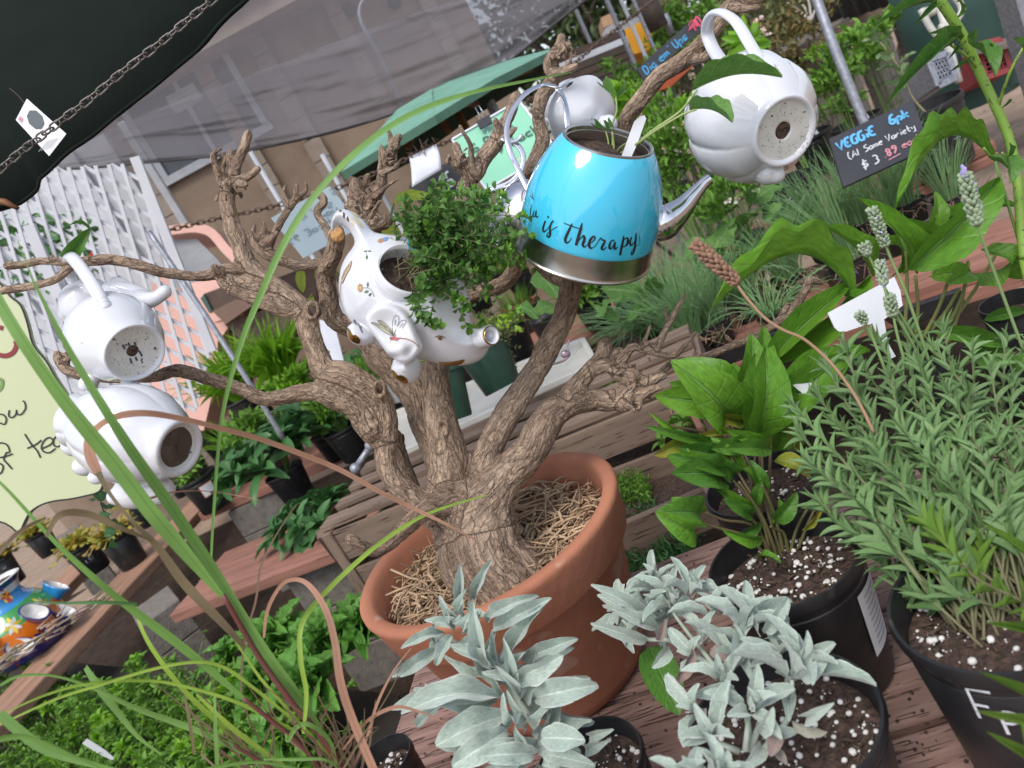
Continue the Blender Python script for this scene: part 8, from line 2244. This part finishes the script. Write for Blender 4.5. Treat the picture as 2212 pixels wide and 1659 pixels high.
sfm = [tmesh('leaf',t,leafmat('sunflower leaf',(.075,.19,.03),(.10,.23,.045),vein=(.2,.34,.12),trans=.3,nv=6,bump=.9)) for t in T_sf + T_ht]
Zs = lambda x,y: (1681 + .24 * x,.24 * y)
place_leaves('leaf',sfm[:1],traced([(1560,400,968,940,175,.97,.92),(1400,20,868,230,110,.97,.95),(1640,360,1340,310,80,.97)],Zs,.24,.97,nt_),ts)
place_leaves('leaf',sfm[1:2],traced([(1420,40,1220,230,90,.97),(1700,580,1530,655,60,.97),(1860,500,1930,400,40,.96),(1600,20,1640,-90,90,.97),(1590,170,1620,0,60,.98),(2010,980,2085,895,40,.97),(1600,420,1520,540,60,.96)],Zs,.24,.97,nt_),ts)
place_leaves('leaf',sfm[3:],traced([(1740,420,1945,690,210,.97,.93),(1760,420,1780,270,110,.97),(2212,500,2110,350,130,.95),(2060,1400,2080,1650,200,.95),(2060,1420,2080,1290,60,.95),(1890,1420,2100,1560,80,.96)],Zs,.24,.97,nt_),ts)
# long arched leaves right middle
al = thing('arching_leaf_plant','plant with big arching toothed leaves behind the lavender flowers','plant',P(2020,800,1.15))
LB_ = tmesh('leaf',leaf_t('lance',28,.5,.34,.03,nw=5,ser=.03,nser=24,seed=8,cols=9),l_echi)
LB2 = tmesh('leaf',leaf_t('lance',28,.7,-.22,.03,nw=5,ser=.03,nser=24,seed=8,cols=9),l_echi)
place_leaves('leaf',[LB_],[leafM(P(2150,350,1.05),P(1935,450,1.0),px(66,1.0),YC + XC * .35 + ZC * .2)],al)
place_leaves('leaf',em,traced([(1480,1640,2060,1060,290,1.05,1.0),(1560,1640,1210,1190,150,1.1,1.05),(1700,1420,1340,1300,110,1.12,1.1),(1600,1420,1680,1150,140,1.15),(1720,1320,2170,1240,110,1.15,1.1),(1900,1640,2230,1400,260,1.1,1.0),(1640,1660,1900,1640,160,1.1),(1420,1660,1430,1370,110,1.12),(1300,1660,1010,1360,130,1.15,1.1),(1480,1500,1290,1450,90,1.15),(1760,1660,1640,1540,110,1.12),(1860,1620,1740,1700,160,1.08),(1950,1500,2230,1640,180,1.05)],Z3,.36,1.05,nre),al)
place_leaves('leaf',emd,traced([(1640,510,2110,600,130,1.05),(1890,660,2150,640,190,1.05),(1960,450,2220,390,90,1.1),(2140,740,2230,640,120,1.0),(2000,120,1450,130,0,1.1)],Z6,.36,1.05,nre),al)
mb = MB()
for (x0,y0,x1,y1) in ((1490,540,1500,30),(1600,560,1760,200),(1640,520,1820,260),(1700,560,1860,240),(1760,580,1880,100),(1560,540,1560,180),(1720,540,2060,20)):
 stem(mb,[P(*Z6(x1,y1),1.08),P(*Z6((x0 + x1) / 2 + 15,(y0 + y1) / 2),1.1),P(*Z6(x0,y0),1.12)],.0022,.0028,4,7)
mb.obj('stems',m_stemp if False else mat('olive stem',(.20,.27,.06),(.14,.13,.05),rough=.6),al)
mb = MB(); stem(mb,[P(2212,560,1.02),P(2165,400,1.0),P(2148,345,1.03)],.002,.002); mb.obj('stem',m_stemg,al)
for (x,y,w_,lb_) in ((2180,650,60,'black pot rim at the right edge behind the lavender'),(2000,760,46,'black pot half hidden behind the lavender leaves'),(2190,745,60,'black pot just behind the lavender at the right edge')):
 c = G(x,y,.85); d = (c - CAM).dot(FW); npot('nursery_pot',lb_,V3(c.x,c.y,.68),px(w_,d),.17,'pot')
broad('toothed mint like plant between the crate and coneflower',G(1480,960,.72),5,.045,.06,lm=l_mid,pot=False,hgt=.07)
broad('small bright mint sprig in front of the onion tray',G(1780,740,.70),3,.04,.03,lm=l_bright,pot=False,hgt=.05)
# ---- small pot bottom centre left
root,top,T,R = rimpot('potted_lemongrass','black pot of lemongrass at the bottom left of centre','potted plant',825,1640,.93,70,.14,30)
# ---- lemongrass blades
lg = root
BL = [
 ([(455,1235,.80),(462,1100,.80),(480,900,.80),(520,745,.80),(562,640,.80),(618,520,.80),(690,412,.80),(790,312,.81),(900,242,.82),(1020,200,.83),(1150,172,.84),(1235,156,.85)],[5,6,8,11,14,16,16,15,13,9,5,2],l_bladeg),
 ([(-30,600,.62),(0,648,.62),(60,745,.62),(150,872,.64),(240,985,.66),(330,1105,.68),(400,1190,.70),(482,1290,.72)],[34,36,38,42,42,38,30,10],l_bladeg),
 ([(38,518,.66),(60,575,.66),(83,628,.66),(162,776,.67),(274,956,.68),(360,1080,.70),(450,1215,.72),(560,1390,.74),(640,1500,.76),(700,1585,.78)],[2,3,7,15,22,24,23,22,20,10],l_bladeg),
 ([(-30,1015,.66),(22,1062,.66),(122,1170,.67),(210,1250,.68),(288,1314,.70),(400,1400,.72),(526,1508,.74)],[6,10,16,22,24,22,10],l_bladeg),
 ([(295,1310,.74),(302,1345,.73),(330,1400,.73),(390,1480,.74),(460,1550,.76),(560,1640,.78)],[2,8,12,14,12,8],l_bladey),
 ([(655,1585,.74),(662,1500,.74),(650,1425,.74),(652,1350,.75),(700,1283,.78),(800,1190,.82),(900,1122,.86),(980,1090,.88),(1052,1070,.90)],[7,10,11,11,11,10,8,6,2],l_bladey),
 ([(-20,1600,.62),(60,1590,.62),(180,1640,.63),(260,1680,.64)],[14,18,12,6],l_bladeg),([(0,1540,.66),(90,1610,.66),(200,1650,.66),(330,1680,.66)],[22,26,14,6],l_bladeg),
 ([(0,1545,.7),(100,1500,.7),(200,1475,.7),(330,1470,.72),(430,1490,.73),(520,1520,.74),(640,1580,.76)],[2,6,7,8,8,8,8],l_bladey),
 ([(-10,1570,.7),(120,1510,.7),(220,1478,.7),(330,1445,.71),(420,1430,.72),(480,1440,.73),(540,1480,.74),(640,1560,.76)],[3,6,7,7,7,7,7,6],l_bladey),
 ([(0,1480,.74),(40,1460,.74),(110,1458,.74),(190,1480,.74),(300,1530,.74),(410,1570,.75),(520,1620,.76),(640,1680,.78)],[6,8,8,12,16,16,12,8],l_bladeg),
 ([(186,1440,.76),(215,1480,.75),(260,1540,.75),(300,1590,.75),(350,1630,.75)],[14,26,22,14,4],l_bladeg),
 ([(425,1500,.74),(500,1570,.75),(580,1630,.76),(650,1680,.78)],[5,12,12,8],l_bladey),
 ([(464,1500,.72),(466,1560,.72),(470,1640,.73),(472,1690,.74)],[4,10,12,12],l_bladeg),
 ([(505,1380,.74),(560,1460,.75),(630,1540,.76),(720,1640,.78)],[3,8,9,6],l_bladey),
 ([(430,1680,.7),(450,1660,.7),(560,1645,.71),(680,1670,.72)],[10,12,10,8],l_bladeg),
 ([(618,1585,.74),(622,1600,.74),(640,1570,.74),(670,1565,.74),(712,1600,.75),(728,1660,.76)],[4,8,11,11,9,5],l_bladeg),
 ([(570,1640,.72),(640,1640,.71),(700,1640,.71),(730,1660,.72)],[4,7,7,4],l_bladeg),
 ([(60,1300,.66),(150,1302,.66),(220,1300,.66),(296,1304,.67)],[3,6,10,8],l_bladed if False else l_deep),
]
DRY = [
 ([(1030,1168,.86),(960,1130,.85),(880,1092,.84),(816,1060,.83),(735,1015,.82),(650,980,.80),(560,948,.78),(480,926,.76),(400,906,.74),(322,893,.72),(260,898,.71),(215,920,.70),(192,950,.70),(196,985,.70),(212,1020,.70)],[3,6,9,10,11,12,12,12,12,14,16,16,20,26,20],l_bladed),
 ([(212,1020,.70),(240,1070,.70),(290,1130,.70),(340,1180,.71),(400,1262,.72),(480,1345,.73),(530,1400,.74)],[14,8,9,16,20,16,8],l_bladep),
 ([(570,1378,.74),(575,1330,.74),(590,1290,.74),(618,1256,.74),(660,1258,.73),(700,1310,.72),(722,1380,.71),(735,1470,.70),(760,1550,.70),(815,1680,.70)],[5,7,8,8,11,14,15,17,18,18],l_bladed),
 ([(640,1090,.8),(600,1150,.8),(565,1220,.8),(552,1300,.8),(530,1380,.8),(522,1500,.78),(560,1600,.78)],[2,3,5,5,5,4,3],l_bladep),
 ([(320,1078,.74),(370,1064,.76),(430,1060,.78),(500,1068,.80),(560,1080,.8)],[6,4,2,2,1],l_bladed),
 ([(888,1400,.78),(850,1450,.78),(815,1520,.78),(790,1600,.78),(740,1700,.78)],[2,4,7,7,6],l_bladed),
 ([(960,1560,.7),(900,1535,.7),(850,1528,.7),(790,1560,.71),(740,1620,.72)],[2,6,9,7,5],l_bladed),
 ([(730,1680,.7),(790,1580,.7),(850,1480,.72),(870,1420,.74)],[4,3,2,1],l_bladep),
 ([(100,1160,.66),(130,1112,.66),(190,1110,.67),(260,1140,.68),(330,1168,.70)],[8,14,18,14,4],l_bladep),
 ([(-20,1215,.62),(40,1150,.64),(100,1118,.66)],[12,9,4],l_bladep),
 ([(400,1510,.72),(410,1560,.72),(420,1630,.73)],[5,8,7],l_bladep),
]
m_lgs = mat('red lemongrass stalk',(.14,.035,.035),(.10,.05,.03),rough=.5,scale=20)
gr = thing('lemongrass','tall arching lemongrass blades crossing the left of the picture','grass',lg.location)
for pts,w,mt in BL + DRY:
 sp = smoothpath([(a,b,c,ww) for (a,b,c),ww in zip(pts,w)],6)
 wp = [P(q[0],q[1],q[2]) for q in sp]
 mb = MB(); tw0 = RND.uniform(-.3,.3)
 ns = []
 for i in range(len(wp)):
  t = (wp[min(i + 1,len(wp) - 1)] - wp[max(0,i - 1)]).normalized()
  ns.append((ZC + t.cross(ZC) * (tw0 + .25 * math.sin(i * .12))).normalized())
 mb.ribbon(wp,[px(max(q[3],1),q[2]) for q in sp],ns,fold=.12 if (pts,w,mt) in DRY else .35)
 mb.obj('blade',mt,gr)
mb = MB()
for pts,r in (([(482,1285,.72),(560,1420,.74),(640,1530,.75),(700,1600,.76),(750,1690,.78)],8),([(526,1508,.74),(590,1560,.75),(660,1620,.76),(720,1700,.78)],6),([(505,1610,.74),(570,1650,.75),(640,1700,.76)],5),([(690,1580,.75),(730,1640,.76),(760,1690,.78)],7)):
 stem(mb,[P(*q) for q in pts],px(r * .7,.75),px(r,.75),5,8)
mb.obj('stalks',m_lgs,gr)
mb = MB()
for i in range(26):
 x = RND.uniform(560,860); y = RND.uniform(1480,1600); a = P(740 + RND.gauss(0,30),1690,.77); e = P(x,y,RND.uniform(.7,.8)); mb.ribbon([a,a.lerp(e,.5) + rv(.01),e],[.002,.0025,.0006],ZC,fold=.3)
for i in range(12):
 x = RND.uniform(300,620); y = RND.uniform(1400,1600); a = P(560 + RND.gauss(0,60),1700,.77); e = P(x,y,RND.uniform(.7,.8)); mb.ribbon([a,a.lerp(e,.5) + rv(.012),e],[.002,.0022,.0006],ZC,fold=.3)
mb.obj('dry_tuft',l_bladep,gr,kind='stuff')
# wild grass head in front of the painted pot
gh = thing('grass_seed_head','soft purple grass seed head in front of the painted strawberry pot','grass',P(0,1440,.5))
mb = MB()
base_pts = [Vector(q) for q in smoothpath([tuple(P(*k)) for k in ((-60,1470,.6),(0,1432,.62),(80,1378,.66),(150,1335,.70),(226,1292,.74))],8)]
for i in range(75):
 t = RND.random() ** .9; k = t * (len(base_pts) - 1); q = base_pts[int(k)]; tg_ = (base_pts[-1] - base_pts[0]).normalized()
 s0 = q + rv(.0035); mb.tube([s0,s0 + (tg_ + rv(.10)).normalized() * RND.uniform(.01,.03)],[.0009,.0003],4)
mb.obj('seeds',mat('purple grass',(.42,.28,.26),(.46,.44,.26),rough=.8,scale=60),gh,kind='stuff'); mb = MB(); mb.tube(base_pts,.0008,5); mb.obj('stalk',m_stemp,gh)
# ---- herb trays lower left
hb = thing('herb_bed','dense tray of small leafy herbs along the bottom left','herbs',G(300,1600,.45))
Ms = []; My = []
mbp = MB()
for i in range(230):
 x = RND.uniform(-40,700); y = RND.uniform(1470,1720) - max(0,(x - 450)) * .12
 c = G(x,y,.47) + V3(0,0,RND.uniform(-.02,.05))
 e = c + V3(RND.gauss(0,.05),RND.gauss(0,.05),RND.uniform(.02,.09))
 pp = stem(mbp,[c - V3(0,0,.06),c,e],.0013,.0008,4,5)
 sz_ = RND.choice((.8,1,1.9)); (Ms if RND.random() < .75 else My).extend(along(pp,9,.026 * sz_,.015 * sz_,25,.1,pairs=True,taper=.3) + rosette(e,(0,0,1),6,.022 * sz_,.012 * sz_,10,60))
for i in range(7000):
 x = RND.uniform(-60,700); y = RND.uniform(1480,1760); c = G(x,y,.44) + V3(0,0,RND.uniform(-.03,.05)); Ms.append(leafM(c,c + (rv(1) + V3(0,0,.5)).normalized() * RND.uniform(.014,.026),.013,V3(0,0,1) + rv(.4)))
scatter('foliage',T_ov,Ms,l_deep if False else l_mid,hb,kind='stuff'); scatter('young_foliage',T_ov,My,l_bright,hb,kind='stuff'); mbp.obj('stems',m_stemg,hb)
tagstick(hb,G(245,1640,.53),.10,.02,V3(-.25,-.1,1))
q = G(60,1650,.45)
dk = MB(); dk.poly([G(-200,1900,.38),G(900,1850,.38),G(860,1500,.38),G(150,1430,.38),G(-100,1480,.38)],.03,V3(0,0,-1)); dk.obj('soil_tray',mat('dark tray soil',(.03,.022,.016),(.018,.014,.01),rough=.95),hb,smooth=False)  # tray soil in one even, very dark brown
# crinkled rosettes between table and lemongrass
for i,(x,y,z,n_,L_,lb_) in enumerate(((620,1400,.55,16,.12,'crinkled leaf rosette with pale green oval leaves behind the grass'),(735,1400,.55,16,.12,'crinkled leaf rosette below the terracotta pot'),(690,1500,.52,16,.12,'large toothed leaf rosette beside the plank table end'),(585,1490,.50,14,.11,'toothed leaf plant among the grass blades'),(800,1370,.56,12,.10,'dark crinkled leaf plant in the shade of the terracotta pot'),(640,1600,.48,14,.10,'small toothed leaf rosette at the bottom'),(505,1430,.50,12,.08,'toothed leaf plant left of the rosettes'))):
 c = G(x,y,z); root = thing('primrose_plant',lb_,'plant',c - V3(0,0,.05),'crinkled leaf plants below the table')
 L_ *= 1.4; Ms = rosette(c,(RND.uniform(-.1,.1),-.25,1),n_ + 8,L_,L_ * .38,5,80,.25)
 if i < 3: me_ = [tmesh('leaf',leaf_t('oblong',16,.4,.12 + .06 * k,.05,nw=5,ser=.10,nser=16,seed=k,cols=7),l_prim) for k in range(3)]
 place_leaves('leaf',me_,Ms,root)
# ---- painted strawberry pot
sp_ = thing('strawberry_pot','brightly painted talavera style strawberry pot on the long left bench','pot',G(60,1420,ZB))
cb0 = G(80,1400,ZB); dS = (cb0 - CAM).dot(FW); k_ = px(90,dS) / .12
TS = Matrix.Translation(cb0) @ Matrix.Scale(k_,4)
def painted(name,cols,sc_,seed=0.):
 m = mat(name,cols[0],cols[0],rough=.15,coat=.8)
 nt = m.node_tree; b = nt.nodes['Principled BSDF']; tc = nd(nt,'ShaderNodeTexCoord'); vo = nd(nt,'ShaderNodeTexVoronoi',ins={'Scale': sc_}); nt.links.new(tc.outputs['Object'],vo.inputs[0])
 r = nt.nodes.new('ShaderNodeValToRGB'); r.color_ramp.interpolation = 'CONSTANT'
 for i,c in enumerate(cols):
  e = r.color_ramp.elements[i] if i < 2 else r.color_ramp.elements.new(i / len(cols))
  e.position = i / len(cols); e.color = c4(c)
 sx_ = nd(nt,'ShaderNodeSeparateXYZ'); nt.links.new(vo.outputs['Color'],sx_.inputs[0]); nt.links.new(sx_.outputs[0],r.inputs[0]); nt.links.new(r.outputs[0],b.inputs['Base Color'])
 return m
cob,blu,ora,grn,yel,wht,rd,mar = (.02,.02,.16),(.02,.25,.60),(.75,.18,.01),(.03,.28,.05),(.80,.55,.02),(.72,.70,.68),(.55,.02,.02),(.18,.03,.02)
g_l = lambda c,n: mat(n,c,tuple(q * .8 for q in c),rough=.15,coat=.8,scale=20)
M_ = dict(cob=g_l(cob,'cobalt glaze'),blu=g_l(blu,'blue glaze'),ora=g_l(ora,'orange glaze'),grn=g_l(grn,'green glaze'),yel=g_l(yel,'yellow glaze'),wht=g_l(wht,'white glaze'),rd=g_l(rd,'red glaze'),mar=g_l(mar,'maroon glaze'))
prof = [(.085,0),(.105,.004),(.112,.02),(.118,.045),(.122,.075),(.118,.105),(.105,.13),(.085,.15),(.070,.162),(.064,.18),(.068,.20),(.080,.215),(.086,.222),(.08,.224),(.07,.2),(.06,.17)]
mb = MB()
mb.lathe(prof[:4],64,TS,m=0); mb.lathe(prof[3:6],64,TS,m=1); mb.lathe(prof[5:8],64,TS,m=2); mb.lathe(prof[7:11],64,TS,m=3); mb.lathe(prof[10:13],64,TS,m=0); mb.lathe(prof[12:],64,TS,m=4)
mb.obj('body',[M_['cob'],M_['ora'],M_['grn'],M_['blu'],M_['wht']],sp_)
mb = MB(); mb.lathe([(.064 ,.215),(.001,.213)],30,TS); mb.obj('soil',m_soil,sp_)
cy0 = camyaw(cb0)
def onpot(a,z):
 for (r0,z0),(r1_,z1) in zip(prof[:-1],prof[1:]):
  if z0 <= z <= z1 and z1 > z0: r = r0 + (r1_ - r0) * (z - z0) / (z1 - z0); return TS @ V3(math.cos(a) * (r + .0012),math.sin(a) * (r + .0012),z),V3(math.cos(a),math.sin(a),.1)
 return TS @ V3(math.cos(a) * .1,math.sin(a) * .1,z),V3(math.cos(a),math.sin(a),0)
def petal(a,z,da,dz,w,m,nm='painted_petal'):
 pts = []; ns = []; ws = []
 for k in range(7):
  t = k / 6; q,n_ = onpot(a + da * t,z + dz * t); pts.append(q); ns.append(n_); ws.append(w * k_ * max(.08,math.sin(math.pi * (.1 + .85 * t))))
 mbq.ribbon(pts,ws,ns,m=m)
mbq = MB()
for fa,fz,c1_,c2_ in ((-.55,.03,2,0),(.25,.045,2,0),(-.1,.115,4,5),(.7,.115,4,5),(-.9,.115,4,5),(-.4,.185,6,4),(.3,.185,6,4)):
 for k in range(8):
  an = k * .785; petal(cy0 + fa,fz,.20 * math.cos(an),.024 * math.sin(an) * 1.0,.011,c2_ if k % 2 else {2: 7,4: 4,6: 6}[c1_])
for k in range(14):
 for j in range(5): petal(cy0 + .3 + k * .045,.066 + j * .010 + (k % 2) * .005,.02,.0,.004,5)
mbq.obj('painted_flowers',[M_['cob'],M_['blu'],M_['ora'],M_['grn'],M_['yel'],M_['wht'],M_['rd'],M_['mar']],sp_,kind='stuff')
for (a,z) in ((-.75,.10),(.35,.10),(-.2,.045),(.85,.05),(-1.2,.05),(1.3,.11)):
 q,n_ = onpot(cy0 + a,z); ax_ = (n_ * 1.0 + V3(0,0,.75)).normalized(); Mx = Matrix.Translation(q - ax_ * .008) @ frame_from(ax_).to_4x4() @ Matrix.Scale(k_,4)
 mb = MB(); mb.lathe([(.018,-.01),(.026,.012),(.031,.026),(.033,.030),(.028,.031),(.020,.012),(.001,.008)],30,Mx,fn=lambda a_,r,z_: (r * (1 + .25 * math.cos(a_ * 2)),z_)); mb.obj('planting_cup',[M_['cob'] if abs(a) < 1 else M_['blu']][0],sp_)
 mb = MB(); mb.lathe([(.028,.0316),(.020,.014),(.001,.010)],30,Mx,fn=lambda a_,r,z_: (r * (1 + .25 * math.cos(a_ * 2)),z_)); mb.obj('cup_inside',M_['wht'],sp_)
# folded green leaf over the left branch
fl = thing('folded_leaf','folded green leaf standing behind the left branch above the round teapot','leaf',P(165,545,1.08))
place_leaves('blade',[tmesh('blade',leaf_t('ovate',14,.4,.25,.02,cols=7),l_echid)],[leafM(P(150,560,1.07),P(196,492,1.04),px(44,1.05),ZC + XC * .6),leafM(P(196,500,1.04),P(148,488,1.02),px(18,1.05),YC + ZC * .3)],fl)
for (x,y,lb_) in ((1640,560,'square black seedling pot under the cucumber leaves'),): pass
